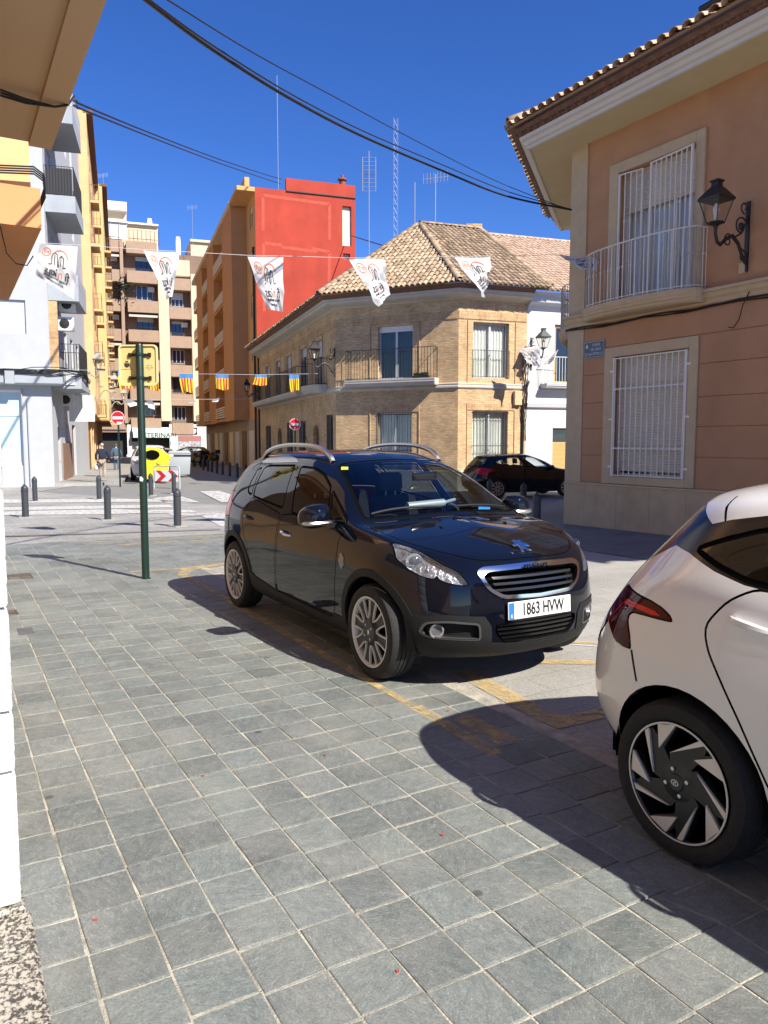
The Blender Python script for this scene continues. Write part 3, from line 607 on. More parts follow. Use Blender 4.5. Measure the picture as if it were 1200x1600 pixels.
# surrounds
def surround(H, M, o, i, m, d=0.05, full=True):
    for nm, b in (('jamb', (o[0], i[0], o[2], o[3])), ('jamb', (i[1], o[1], o[2], o[3])), ('lintel', (i[0], i[1], i[3], o[3]))) + ((('sill', (i[0], i[1], o[2], i[2])),) if full else ()):
        mb = MB(); mb.box(b[0], b[1], -d, 0.0, b[2], b[3]); bevel(H.put('window_' + nm, mb.mesh('window_' + nm), m, M), .006, 1)
surround(RH, RF, (1.03, 3.2, .75, 3.39), gw, M_STONE); surround(RH, RF, (1.04, 3.19, 4.13, 6.83), uw, M_STONE, full=False); surround(RH, RC, (1.68, 3.72, 4.13, 6.8), cw, M_STONE, full=False); surround(RH, RC, (1.68, 3.72, .75, 3.39), cg, M_STONE)
# ground floor window: shutter down behind a white grille
def barred(H, M, x0, x1, z0, z1, n, y=-0.05):
    win = window(H, M, x0, z0, x1 - x0, z1 - z0, y=0.18, sash=2)
    sh = obj('roller_shutter', cached(('rs', round(x1 - x0, 2), round(z1 - z0, 2)), lambda: mk_slats(x1 - x0, z1 - z0 - 0.10, 0.048)), M_SHUT, win); sh.location = (0, -0.09, 0.10)
    g = empty('grille'); g.parent = win; g.location = (0, y - 0.18, 0); w = x1 - x0; h = z1 - z0
    for k in range(n):
        mb = MB(); x = 0.07 + (w - 0.14) * k / (n - 1); mb.box(x - .008, x + .008, -.008, .008, .02, h - .04)
        for q in (0.235, .73): mb.box(x - .017, x + .017, -.017, .017, h * q - .03, h * q + .03)
        mb.box(x - .014, x + .014, -.014, .014, h * (0.38 + 0.2 * (k % 2)), h * (0.395 + 0.2 * (k % 2)))
        obj('bar', cached(('gb', k, n, round(w, 2), round(h, 2)), lambda: mb.mesh('bar')), M_WIRON, g)
    for q in (.02, .235, .73, h - .04):
        mb = MB(); zz = q if q in (.02, h - .04) else h * q; mb.box(0.02, w - .02, -.014, .010, zz - .01, zz + .01); obj('rail', mb.mesh('rail'), M_WIRON, g)
    for x in (.035, w - .035):
        mb = MB(); mb.box(x - .016, x + .016, -.016, .016, 0, h - .02); obj('stile', mb.mesh('stile'), M_WIRON, g)
    for q in (.08, .48, .88):
        for x in (-.06, w - .02): mb = MB(); mb.box(x, x + .08, -.012, .03, h * q - .02, h * q + .02); obj('fixing', mb.mesh('fixing'), M_WIRON, g)
barred(RH, RF, *gw, 13); barred(RH, RC, *cg, 12)
# upper window: half shutter, curtains and two hinged white bar leaves
def balcony_door(H, M, o, leaf=True):
    x0, x1, z0, z1 = o; w = x1 - x0; h = z1 - z0
    win = window(H, M, x0, z0, w, h, y=0.18, sash=3, curtain=True, shutter=0.30, t=0.06)
    if leaf:
        for a, b, ang in ((0.02, .50, 12), (.78, w - .02, -5)):
            g = empty('bar_leaf'); g.parent = win; g.location = (a, -0.20, 0.02); g.rotation_euler = (0, 0, R(ang)); L = b - a; n = int(L / .125) + 1
            for k in range(n + 1):
                mb = MB(); x = L * k / n; t = .018 if k in (0, n) else .009; mb.box(x - t, x + t, -t, t, 0, h - .05)
                if 0 < k < n: mb.box(x - .016, x + .016, -.016, .016, h * .32, h * .335); mb.box(x - .016, x + .016, -.016, .016, h * .62, h * .635)
                obj('bar', mb.mesh('bar'), M_WIRON, g)
            for z in (.02, h - .06): mb = MB(); mb.box(0, L, -.012, .012, z - .012, z + .012); obj('rail', mb.mesh('rail'), M_WIRON, g)
balcony_door(RH, RF, uw); balcony_door(RH, RC, cw, False)
def bow(x0, x1, d, n=14): return [(x0, 0)] + [(x0 + (x1 - x0) * (0.5 - 0.5 * math.cos(math.pi * k / n)) * 1.0, -d * (0.35 + 0.65 * math.sin(math.pi * k / n))) for k in range(n + 1)] + [(x1, 0)]
for M, a, b in ((RF, .60, 3.32), (RC, 1.3, 4.2)):
    slab(RH, M, bow(a, b, .55), 3.93, 4.16, M_STONE, steps=4); railing(RH, M, bow(a + .06, b - .06, .50), 4.16, 1.02, M_WIRON, .105, .007, True)
# eaves
RH.put('soffit', sweep(path, [(0, 7.46), (.84, 7.46), (.84, 7.52), (0, 7.56)], out=1).mesh('soffit'), M_CREAM, Matrix())
RH.put('cornice', sweep(path, [(.82, 7.455), (.84, 7.44), (.88, 7.45), (.88, 7.50), (.93, 7.52), (.96, 7.58), (1.02, 7.60), (1.04, 7.66), (.8, 7.66)], out=1).mesh('cornice'), M_MOULD, Matrix())
M_BRB = mat('brown eave brick', (0.17, 0.085, 0.05), 0.9, var=0.35, scale=8, bump=0.4, bscale=60)
RH.put('eave_brick', sweep(path, [(.8, 7.66), (1.02, 7.66), (1.05, 7.73), (1.10, 7.735), (1.13, 7.82), (.8, 7.84)], out=1).mesh('eave_brick'), M_BRB, Matrix())
def dentils(M, x0, x1):
    me = MB(); me.prism([(-.05, 0), (.05, 0), (0, -.07)], 0, .06, 'z'); me = me.mesh('eave_dentil'); me.materials.append(M_BRB); n = int((x1 - x0) / .21)
    for k in range(n):
        o = bpy.data.objects.new('eave_dentil', me); COL.objects.link(o); o.parent = RH.root; o.matrix_local = RH.T @ M @ Matrix.Translation((x0 + (k + .5) * .21, -1.045, 7.672))
dentils(RF, -.45, 8)
C1 = clay('clay roof tile', [(0.30, 0.17, 0.095), (0.46, 0.30, 0.18), (0.55, 0.38, 0.24), (0.62, 0.50, 0.36)]); C1G = clay('clay roof tiles', [(0.30, 0.17, 0.095), (0.46, 0.30, 0.18), (0.55, 0.38, 0.24), (0.62, 0.50, 0.36)], True)
sl = R(24); ov = 1.25; mit = math.tan(R(24.25))
O = RF @ Vector((0, -ov, 7.86)); eyR = (RF.to_3x3() @ Vector((0, math.cos(sl), math.sin(sl)))); exR = RF.to_3x3() @ Vector((1, 0, 0))
roof_tiles(RH, O, exR, eyR, [(-ov * mit, 0), (13, 0), (13, 5), (5 * math.cos(sl) * mit - ov * mit, 5)], C1, C1G, 300, 0.235, 0.36)
O2 = RC @ Vector((0, -ov, 7.86)); eyC = (RC.to_3x3() @ Vector((0, math.cos(sl), math.sin(sl)))); exC = RC.to_3x3() @ Vector((1, 0, 0))
roof_tiles(RH, O2, exC, eyC, [(0, 0), (6 + ov * mit, 0), (6 + ov * mit - 5 * math.cos(sl) * mit, 5), (0, 5)], C1, C1G, 120, 0.235, 0.36)
hipA = RF @ Vector((-ov * mit, -ov, 7.95)); hipB = RF @ Vector((-ov * mit + 4.5 * math.cos(sl) * mit, -ov + 4.5 * math.cos(sl), 7.95 + 4.5 * math.sin(sl)))
hip_tiles(RH, hipA, hipB, C1, .36, .26)
# channel tile ends along the eave
ch = MB(); V, Fs = barrel(.19, .5)
for k in range(60): ch.add(V, Fs, RF @ Matrix.Translation((-.45 + k * .235, -ov + .02, 7.955)) @ Matrix.Rotation(R(24), 4, 'X') @ Matrix.Scale(-1, 4, (0, 0, 1)))
o = RH.put('channel_tiles', ch.mesh('channel_tiles', fix=False), C1G, Matrix()); o['kind'] = 'stuff'
# upper roof step
up = MB()
O3 = RF @ Vector((1.6, -.55, 8.27)); roof_tiles(RH, O3, exR, eyR, [(0, 0), (11, 0), (11, 3.2), (0, 3.2)], C1, C1G, 60, 0.235, 0.36, name='upper_roof')
gut = MB(); gut.tube([RF @ Vector((3.2, -.3, 8.62)), RF @ Vector((13, -.3, 8.62))], .05, 8); RH.put('dark_pipe', gut.mesh('dark_pipe', True), M_IRON, Matrix())
# cables stapled along the string course
for k, (z, r) in enumerate(((3.86, .014), (3.83, .011), (3.845, .012))):
    pts = [RF @ Vector((-.03 + .5 * i, -.045 - .012 * (k % 2) - .035 * (1 if i == 0 else 0) - (.0 if i else 0), z + .02 * math.sin(i * 1.7 + k))) for i in range(27)]
    cable('wall_cable', [RH.T @ p for p in pts], r, M_CABLE, parent=RH.root)
cable('loose_cable', [RH.T @ (RF @ Vector(v)) for v in ((4.15, -.05, 4.0), (4.05, -.09, 3.75), (4.0, -.09, 3.55), (3.9, -.09, 3.42), (3.8, -.08, 3.45))], .009, M_CABLE, parent=RH.root)
mb = MB(); mb.box(3.93, 4.03, -.06, -.0, 4.28, 4.45); RH.put('junction_box', mb.mesh('junction_box'), M_STONE, RF)
# street name plate
M_SIGNB = mat('grey blue enamel', (0.05, 0.065, 0.10), 0.35, var=0.1, scale=6); M_LET = mat('pale lettering', (0.55, 0.57, 0.6), 0.5)
SP = empty('street_name_plate', RF @ Vector((.735, -.028, 3.40)), math.atan2(RX.y, RX.x)); tag(SP, 'dark blue street name plate beside the shuttered ground floor window', 'sign')
mb = MB(); mb.box(-.285, .285, -.012, .0, -.165, .165); bevel(mb.build('plate', M_SIGNB, SP), .004, 1)
for a in ((-.275, .275, -.155, -.147), (-.275, .275, .147, .155), (-.275, -.267, -.147, .147), (.267, .275, -.147, .147)): mb = MB(); mb.box(a[0], a[1], -.0135, -.012, a[2], a[3]); mb.build('border', M_LET, SP)
TXT = Matrix(((1, 0, 0, 0), (0, 0, -1, 0), (0, 1, 0, 0), (0, 0, 0, 1)))               # text facing -y
for t, z, x in (('CARRER', .085, .06), ('DEL BARÓ', .0, .05), ('DE SAN PETRILLO', -.09, 0)): lettering(t, .078, M_LET, SP, Matrix.Translation((x, -.013, z)) @ TXT, .001, sx=.78)
mb = MB(); mb.prism([(-.215, .03), (-.165, .03), (-.16, .06), (-.17, .10), (-.19, .115), (-.21, .10), (-.22, .06)], -.0135, -.012, 'y'); mb.build('crest', M_LET, SP)
wall_lamp(RF @ Vector((4.03, -.0, 4.86)), math.atan2(-NT.y, -NT.x), 'large dark iron lantern on scroll bracket fixed to the terracotta house', 1.08, mat('bronze iron', (0.035, 0.03, 0.028), 0.5, 0.3))
# ================================================================ brick corner house and its white neighbour
def on_frame(M):
    """Pixel to (x, z) on the wall of frame M."""
    p0 = Vector((M[0][3], M[1][3], 0)); xd = Vector((M[0][0], M[1][0], 0)); yd = Vector((M[0][1], M[1][1], 0))
    def f(px, py):
        d = ray(px, py); t = yd.dot(p0) / yd.dot(Vector((d.x, d.y, 0))); w = Vector((d.x * t, d.y * t, CAMH + d.z * t)); return xd.dot(Vector((w.x, w.y, 0)) - p0), w.z
    return f
def brickmat(name, c1, c2, mortar, w=0.25, h=0.066, vertical=False):
    m = bpy.data.materials.new(name); m.use_nodes = True; nt = m.node_tree; N = nt.nodes; L = nt.links; p = N['Principled BSDF']; p.inputs['Roughness'].default_value = 0.9
    tc = N.new('ShaderNodeTexCoord'); sp = N.new('ShaderNodeSeparateXYZ'); L.new(tc.outputs['Object'], sp.inputs[0]); cb = N.new('ShaderNodeCombineXYZ')
    L.new(sp.outputs[2 if vertical else 0], cb.inputs[0]); L.new(sp.outputs[0 if vertical else 2], cb.inputs[1])
    b = N.new('ShaderNodeTexBrick'); b.inputs['Scale'].default_value = 1; b.inputs['Brick Width'].default_value = w; b.inputs['Row Height'].default_value = h; b.inputs['Mortar Size'].default_value = 0.007; b.inputs['Bias'].default_value = -0.1
    b.inputs['Color1'].default_value = (*c1, 1); b.inputs['Color2'].default_value = (*c2, 1); b.inputs['Mortar'].default_value = (*mortar, 1); L.new(cb.outputs[0], b.inputs['Vector'])
    n = N.new('ShaderNodeTexNoise'); n.inputs['Scale'].default_value = 1.3; n.inputs['Detail'].default_value = 8; L.new(tc.outputs['Object'], n.inputs['Vector']); n2 = N.new('ShaderNodeTexNoise'); n2.inputs['Scale'].default_value = 22; n2.inputs['Detail'].default_value = 4
    mp = N.new('ShaderNodeMapping'); mp.inputs['Scale'].default_value = (0.25, 0.25, 1); L.new(tc.outputs['Object'], mp.inputs['Vector']); L.new(mp.outputs[0], n2.inputs['Vector'])
    hs = N.new('ShaderNodeHueSaturation'); L.new(b.outputs['Color'], hs.inputs['Color']); a = N.new('ShaderNodeMath'); a.operation = 'ADD'; L.new(n.outputs['Fac'], a.inputs[0]); L.new(n2.outputs['Fac'], a.inputs[1]); L.new(a.outputs[0], hs.inputs['Value']); L.new(hs.outputs[0], p.inputs['Base Color'])
    bp = N.new('ShaderNodeBump'); bp.invert = True; bp.inputs['Strength'].default_value = 0.8; bp.inputs['Distance'].default_value = 0.012; L.new(b.outputs['Fac'], bp.inputs['Height']); L.new(bp.outputs[0], p.inputs['Normal']); return m
M_BRICK = brickmat('tan facing brick', (0.60, 0.41, 0.22), (0.47, 0.30, 0.15), (0.44, 0.34, 0.22)); M_SOLD = brickmat('upright tan brick', (0.54, 0.35, 0.18), (0.40, 0.24, 0.12), (0.36, 0.28, 0.18), vertical=True)
M_GREYST = plaster('grey stone moulding', (0.50, 0.46, 0.40), 0.1, 0.2, bump=0.15)
BC = Vector((2.77, 29.0, 0)); BE = BC + udir(64) * 5.25; BL = BE + udir(19) * 18.05
BF1 = frame(BE, -udir(64)); BF2 = frame(BC, -udir(109)); BF0 = frame(BL, -udir(19))
BH = House('brick_house', BC, 'tan brick corner house with iron balconies and mottled clay tile roof')
f1 = on_frame(BF1); f2 = on_frame(BF2); f0 = on_frame(BF0)
uw1 = (1.91, 3.39, 3.98, 6.02); gw1 = (1.87, 3.36, 0.45, 2.69); uw2 = (0.60, 2.10, 3.95, 6.03); gw2 = (0.60, 2.10, 0.70, 2.73)
wall(BH, BF1, 0, 5.25, -.6, 7.0, [uw1, gw1], M_BRICK, d=0.22); wall(BH, BF2, 0, 2.86, -.6, 7.0, [uw2, gw2], M_BRICK, d=0.22)
X0 = lambda al: 18.05 - al
up0 = [(X0(a1), X0(a0), 3.98, 5.95) for a0, a1 in ((2.2, 3.2), (5.0, 6.3), (8.5, 9.7), (11.2, 12.4), (14.2, 15.4))]
gr0 = [(X0(1.5), X0(.45), -.2, 2.68), (X0(6.76), X0(5.26), -.2, 2.55), (X0(9.6), X0(8.07), -.2, 2.55), (X0(15.7), X0(14.1), -.2, 2.5)]; ar0 = [(X0(3.9), X0(2.75), -.2, 2.3), (X0(12.1), X0(10.9), -.2, 2.3)]
wall(BH, BF0, 0, 18.05, -.6, 7.0, up0 + gr0 + ar0, M_BRICK, d=0.25)
mb = MB(); P5 = BC - udir(109) * 2.86; K = P5 + udir(19) * 12; K2 = BL - udir(109) * 8
for a, b in ((P5, K), (K, K2), (K2, BL)): mb.add([(a.x, a.y, -.6), (b.x, b.y, -.6), (b.x, b.y, 7.0), (a.x, a.y, 7.0)], [(0, 1, 2, 3)])
BH.put('back_walls', mb.mesh('back_walls'), M_BRICK, Matrix())
bpath = [(p.x, p.y) for p in (BL, BE, BC, P5)]
BH.put('plinth', sweep(bpath, [(0, -.5), (.04, -.5), (.04, .44), (.0, .47)]).mesh('plinth'), M_GREYST, Matrix())
BH.put('string_course', sweep(bpath, [(0, 3.55), (.03, 3.56), (.06, 3.60), (.06, 3.66), (.03, 3.68), (.05, 3.72), (.05, 3.75), (0, 3.77)]).mesh('string_course'), M_GREYST, Matrix())
BH.put('cornice', sweep(bpath, [(0, 6.80), (.06, 6.82), (.10, 6.86), (.40, 6.93), (.46, 6.96), (.48, 7.03), (.55, 7.06), (.56, 7.12), (0, 7.14)]).mesh('cornice'), M_GREYST, Matrix())
BH.put('eave_brick', sweep(bpath, [(0, 7.13), (.56, 7.125), (.60, 7.18), (.64, 7.19), (.70, 7.27), (0, 7.29)]).mesh('eave_brick'), M_BRB, Matrix())
# upright-brick bands
def band(M, x0, x1, z0, z1, d=0.025): mb = MB(); mb.box(x0, x1, -d, 0, z0, z1); BH.put('soldier_course', mb.mesh('soldier_course'), M_SOLD, M)
band(BF1, 0.02, 5.24, 6.12, 6.42); band(BF2, 0.01, 2.84, 6.12, 6.42); band(BF0, 0, 18.03, 6.12, 6.42)
band(BF1, 1.55, 3.68, 2.72, 2.98); band(BF2, .35, 2.4, 2.76, 3.0)
for x in (1.55, 3.66): band(BF1, x, x + .03, .5, 2.72, .03); band(BF1, x, x + .03, 3.78, 6.1, .03)
for x in (.36, 2.36): band(BF2, x, x + .03, .5, 2.76, .03); band(BF2, x, x + .03, 3.78, 6.1, .03)
for a in up0: band(BF0, a[0] - .2, a[0] - .17, 3.8, 6.1, .03); band(BF0, a[1] + .17, a[1] + .2, 3.8, 6.1, .03)
# windows
window(BH, BF1, uw1[0], uw1[2], 1.48, 2.04, sash=2, curtain=True, shutter=0.11, sm=M_ALU, fm=M_ALUG, t=.07, pane=glass('dim window glass', (0.5, 0.52, 0.5), ior=1.6)); window(BH, BF1, gw1[0], gw1[2], 1.49, 2.24, curtain=True, bars=13, fm=M_ALUG, bars_y=-.02)
window(BH, BF2, uw2[0], uw2[2], 1.5, 2.08, curtain=True, fm=M_ALUG, t=.06); window(BH, BF2, gw2[0], gw2[2], 1.5, 2.03, curtain=True, bars=13, fm=M_ALUG, bars_y=-.02)
railing(BH, BF2, [(.58, -.03), (2.12, -.03)], 3.97, 1.02, M_IRON, .12)
for k, a in enumerate(up0): window(BH, BF0, a[0], a[2], a[1] - a[0], a[3] - a[2], fm=M_ALUG, shutter=(.35, .2, .5, .15, .4)[k], sm=M_SHUTG, y=.15)
for k, a in enumerate(gr0): window(BH, BF0, a[0], a[2], a[1] - a[0], a[3] - a[2], fm=M_ALUG, bars=9, y=.15, bars_y=.02)
M_WOOD = mat('brown door wood', (0.12, 0.055, 0.03), 0.6, var=0.3, scale=12)
for a in ar0:
    w = a[1] - a[0]; n = 12; arc = [(a[0] + w / 2 - w / 2 * math.cos(math.pi * k / n), 2.3 - w * .5 + w * .5 * math.sin(math.pi * k / n)) for k in range(n + 1)]
    mb = MB(); mb.prism([(a[0], -.2)] + [(a[0], -.2)][:0] + [(a[1], -.2)] + arc[::-1], .16, .2, 'y'); BH.put('arched_door', mb.mesh('arched_door'), M_WOOD, BF0)
    mb = MB(); top = [(a[0] - .0, 2.31), (a[0], 2.3 - w * .5)] + arc + [(a[1], 2.31)]; mb.prism(top[::-1], -.0, .24, 'y'); BH.put('arch_spandrel', mb.mesh('arch_spandrel'), M_SOLD, BF0)
slab(BH, BF1, [(.62, 0), (.62, -.42), (4.47, -.42), (4.47, 0)], 3.70, 3.96, M_GREYST, steps=3); railing(BH, BF1, [(.68, 0), (.68, -.38), (4.41, -.38), (4.41, 0)], 3.96, 1.15, M_IRON, .125)
mb = MB(); r_ = random.Random(3)
for k in range(60):
    v, f = ellipsoid((3.85 + r_.uniform(-.25, .3), -.30 + r_.uniform(-.05, .05), 4.06 + r_.uniform(0, .09)), (.05, .04, .035), 6, 4); mb.add(v, f)
mb.box(3.55, 4.2, -.36, -.24, 3.965, 4.06); BH.put('flower_box', mb.mesh('flower_box'), mat('dark leaf', (0.03, 0.04, 0.03), 0.8), BF1)['kind'] = 'stuff'
b0 = X0(4.2); slab(BH, BF0, bow(X0(4.0), X0(1.3), .75), 3.62, 3.95, M_GREYST, steps=4); railing(BH, BF0, bow(X0(3.9), X0(1.4), .70), 3.95, 1.1, M_IRON, .13)
slab(BH, BF0, [(X0(17), 0), (X0(17), -.6), (X0(4.8), -.6), (X0(4.8), 0)], 3.66, 3.92, M_GREYST, steps=3); railing(BH, BF0, [(X0(16.9), 0), (X0(16.9), -.55), (X0(4.9), -.55), (X0(4.9), 0)], 3.92, 1.1, M_IRON, .13)
mb = MB(); mb.tube([(X0(17.6), -.06, -.3), (X0(17.6), -.06, 6.7)], .05, 8); BH.put('drainpipe', mb.mesh('drainpipe', True), M_IRON, BF0)
# roof
C2 = [(0.24, 0.175, 0.11), (0.34, 0.245, 0.155), (0.42, 0.305, 0.20), (0.47, 0.35, 0.235), (0.29, 0.21, 0.135)]
C2A = clay('weathered roof tile', C2); C2G = clay('weathered roof tiles', C2, True)
def eave_pt(path, i, o, z):
    P = [Vector(p) for p in path]; ds = []
    if i > 0: ds.append((P[i] - P[i - 1]).normalized())
    if i < len(P) - 1: ds.append((P[i + 1] - P[i]).normalized())
    ns = [Vector((d.y, -d.x)) for d in ds]; m = ns[0] if len(ns) == 1 else (ns[0] + ns[1]) / (1 + ns[0].dot(ns[1])); q = P[i] + m * o; return Vector((q.x, q.y, z))
def roof_face(H, pts, m1, m2, keep, pitch=.22, expo=.34, name='roof', **k):
    O, Bq = Vector(pts[0]), Vector(pts[1]); ex = (Bq - O).normalized(); n = None
    far = max((Vector(p) for p in pts[2:]), key=lambda p: (p - O - ex * (p - O).dot(ex)).length); v = far - O; ey = (v - ex * v.dot(ex)).normalized()
    return roof_tiles(H, O, ex, ey, [((Vector(p) - O).dot(ex), (Vector(p) - O).dot(ey)) for p in pts], m1, m2, keep, pitch, expo, name=name, **k)
eL, eA, eB, eR = [eave_pt(bpath, i, .78, 7.30) for i in range(4)]
APX = at_y(656, 350, 34.6); R2 = APX - udir(109) * 2.9; eR2 = eR - udir(109) * .55
LFT = APX + udir(19) * 14.5; LFT.z = APX.z
roof_face(BH, [eA, eB, APX], C2A, C2G, 300); roof_face(BH, [eB, eR2, R2, APX], C2A, C2G, 300, name='right_roof'); roof_face(BH, [eL, eA, APX, LFT], C2A, C2G, 60, name='left_roof')
hip_tiles(BH, eA + Vector((0, 0, .06)), APX + Vector((0, 0, .06)), C2A, .36, .26); hip_tiles(BH, eB + Vector((0, 0, .06)), APX + Vector((0, 0, .06)), C2A, .36, .26); hip_tiles(BH, APX + Vector((0, 0, .05)), R2 + Vector((0, 0, .05)), C2A, .36, .26); hip_tiles(BH, eR2 + Vector((0, 0, .05)), R2 + Vector((0, 0, .05)), C2A, .36, .26)
mb = MB(); back = [APX + Vector((.1, .3, -.1)), R2 + Vector((-.1, .3, -.1)), K + Vector((0, 0, 7.2)), K2 + Vector((0, 0, 7.2)), LFT + Vector((.3, 0, -.1))]; mb.add(back, [(0, 1, 2), (0, 2, 3), (0, 3, 4)]); BH.put('rear_roof', mb.mesh('rear_roof', fix=False), C2G, Matrix())
mb = MB(); c = R2 + Vector((-.25, .3, 0)); mb.box(c.x - .35, c.x + .35, c.y - .3, c.y + .3, c.z - .5, c.z + .28); BH.put('roof_block', mb.mesh('roof_block'), M_SOLD, Matrix())
wall_lamp(BF1 @ Vector((-.02, -.02, 4.75)), math.atan2(-udir(109).y * 0 - BF0[1][1], -BF0[0][1]), 'iron lantern on scroll bracket at the corner of the brick house', 1.15)
wall_lamp(BF0 @ Vector((X0(17.3), 0, 4.55)), math.atan2(-BF0[1][1], -BF0[0][1]), 'iron lantern at the far end of the brick house beside the tan block', 1.15)
# cables and box at the end of the right wall
for k in range(5):
    pts = [BH.T @ (BF2 @ Vector((2.78 - .12 * math.sin(k + j * .9) * (1 if 0 < j < 7 else .3), -.05 - .02 * k, 5.2 - j * .45))) for j in range(9)]
    cable('wall_cable', pts, .012, M_CABLE, parent=BH.root)
mb = MB(); mb.box(2.3, 2.62, -.16, 0, 2.95, 3.5); bevel(BH.put('junction_box', mb.mesh('junction_box'), M_STONE, BF2), .02, 1)
mb = MB(); mb.tube([(2.72, -.05, -.3), (2.72, -.05, 3.2)], .05, 8); BH.put('drainpipe', mb.mesh('drainpipe', True), M_IRON, BF2)
# white neighbour
WP = P5; WF = frame(WP, -udir(109)); WH = House('white_house', WP, 'whitewashed house with wooden windows beside the brick corner house'); fw = on_frame(WF)
M_WH = plaster('whitewash', (0.56, 0.56, 0.565), 0.03, 0.1, bump=0.1); M_PINE = mat('varnished pine', (0.50, 0.28, 0.10), 0.5, var=0.2, scale=10)
a0, _ = fw(863, 700); a1 = a0 + 1.7; dw = (a0, a1, -.2, 2.1); b0_ = fw(866, 560)[0]; uww = (b0_, b0_ + 1.5, 3.8, 6.1)
wall(WH, WF, .004, 12, -.6, 7.3, [dw, uww], M_WH, d=.25)
mb = MB(); q = WF @ Vector((12, 0, 0)); q2 = WF @ Vector((12, 9, 0)); q3 = WF @ Vector((.004, 9, 0))
for a, b in ((q, q2), (q2, q3), (q3, WF @ Vector((.004, 0, 0)))): mb.add([(a.x, a.y, -.6), (b.x, b.y, -.6), (b.x, b.y, 7.3), (a.x, a.y, 7.3)], [(0, 1, 2, 3)])
WH.put('back_walls', mb.mesh('back_walls'), M_WH, Matrix())
mb = MB(); mb.prism([(0, 6.55), (-.12, 6.75), (-.3, 6.85), (-.34, 7.1), (-.45, 7.2), (0, 7.25)][::-1], .01, 12, 'x'); WH.put('cornice', mb.mesh('cornice'), plaster('grey cornice', (0.52, 0.54, 0.58), .05, .1), WF)
mb = MB(); mb.prism([(0, 2.85), (-.10, 2.9), (-.14, 3.05), (-.05, 3.1), (-.05, 3.6), (0, 3.62)][::-1], .01, 12, 'x'); WH.put('string_course', mb.mesh('string_course'), M_WH, WF)
window(WH, WF, uww[0], uww[2], 1.5, 2.3, fm=M_PINE, t=.12, y=.1); slab(WH, WF, [(uww[0] - .6, 0), (uww[0] - .6, -.5), (uww[1] + .8, -.5), (uww[1] + .8, 0)], 3.62, 3.8, M_WH); railing(WH, WF, [(uww[0] - .55, 0), (uww[0] - .55, -.46), (uww[1] + .75, -.46), (uww[1] + .75, 0)], 3.8, 1.0, M_WIRON, .13)
dwn = window(WH, WF, dw[0], dw[2], a1 - a0, 2.3, fm=M_WOOD, sash=1, y=.2, mid=.95)
bl = obj('cane_blind', mk_slats(a1 - a0 - .1, 1.75, .05), mat('cane blind', (0.50, 0.33, 0.13), 0.8, var=.3, scale=40), dwn); bl.location = (.05, -.05, .0)
C3 = [(0.52, 0.36, 0.25), (0.60, 0.43, 0.31), (0.66, 0.50, 0.38)]; C3A = clay('new pale roof tile', C3); C3G = clay('new pale roof tiles', C3, True)
wa = WF @ Vector((-.1, -.62, 7.26)); wb_ = WF @ Vector((12, -.62, 7.26)); rz_ = at_y(760, 367, 36.5); wr0 = rz_ + udir(109) * 3; wr1 = rz_ - udir(109) * 10
roof_face(WH, [wa, wb_, wr1, wr0], C3A, C3G, 200); hip_tiles(WH, wr0 + Vector((0, 0, .03)), wr1 + Vector((0, 0, .03)), C3A, .36, .24)
wall_lamp(WF @ Vector((.2, 0, 4.95)), math.atan2(-WF[1][1], -WF[0][1]), 'grey-green lantern on bracket between the brick and white houses', 1.2, mat('verdigris iron', (0.07, 0.085, 0.075), 0.6))
# ================================================================ blocks along the street
def at_z(px, py, z):
    d = ray(px, py); t = (z - CAMH) / d.z; return Vector((d.x * t, d.y * t, z))
def boxpart(H, M, name, m, x0, x1, y0, y1, z0, z1): mb = MB(); mb.box(min(x0, x1), max(x0, x1), y0, y1, min(z0, z1), max(z0, z1)); return H.put(name, mb.mesh(name), m, M)
def plainwall(H, pts, z0, z1, m, name='back_walls'):
    mb = MB()
    for a, b in zip(pts, pts[1:]): mb.add([(a.x, a.y, z0), (b.x, b.y, z0), (b.x, b.y, z1), (a.x, a.y, z1)], [(0, 1, 2, 3)])
    return H.put(name, mb.mesh(name), m, Matrix())
def flat_roof(H, pts, z, m):
    mb = MB(); mb.add([(p.x, p.y, z) for p in pts], [tuple(range(len(pts)))]); return H.put('roof', mb.mesh('roof'), m, Matrix())
M_TAN = plaster('tan render', (0.60, 0.33, 0.13), .08, .2); M_TANP = plaster('brown tan render', (0.47, 0.24, 0.10), .08, .2); M_REDW = plaster('red painted party wall', (0.37, 0.044, 0.024), .13, .4, scale=.8); M_REDL = mat('pale red stripe', (0.43, 0.075, 0.045), .9, var=.2, scale=5); M_ROOFG = mat('flat roof', (0.3, 0.27, 0.24), .9, var=.2)
M_WSLAT = mat('white slat railing', (0.66, 0.62, 0.56), .6)
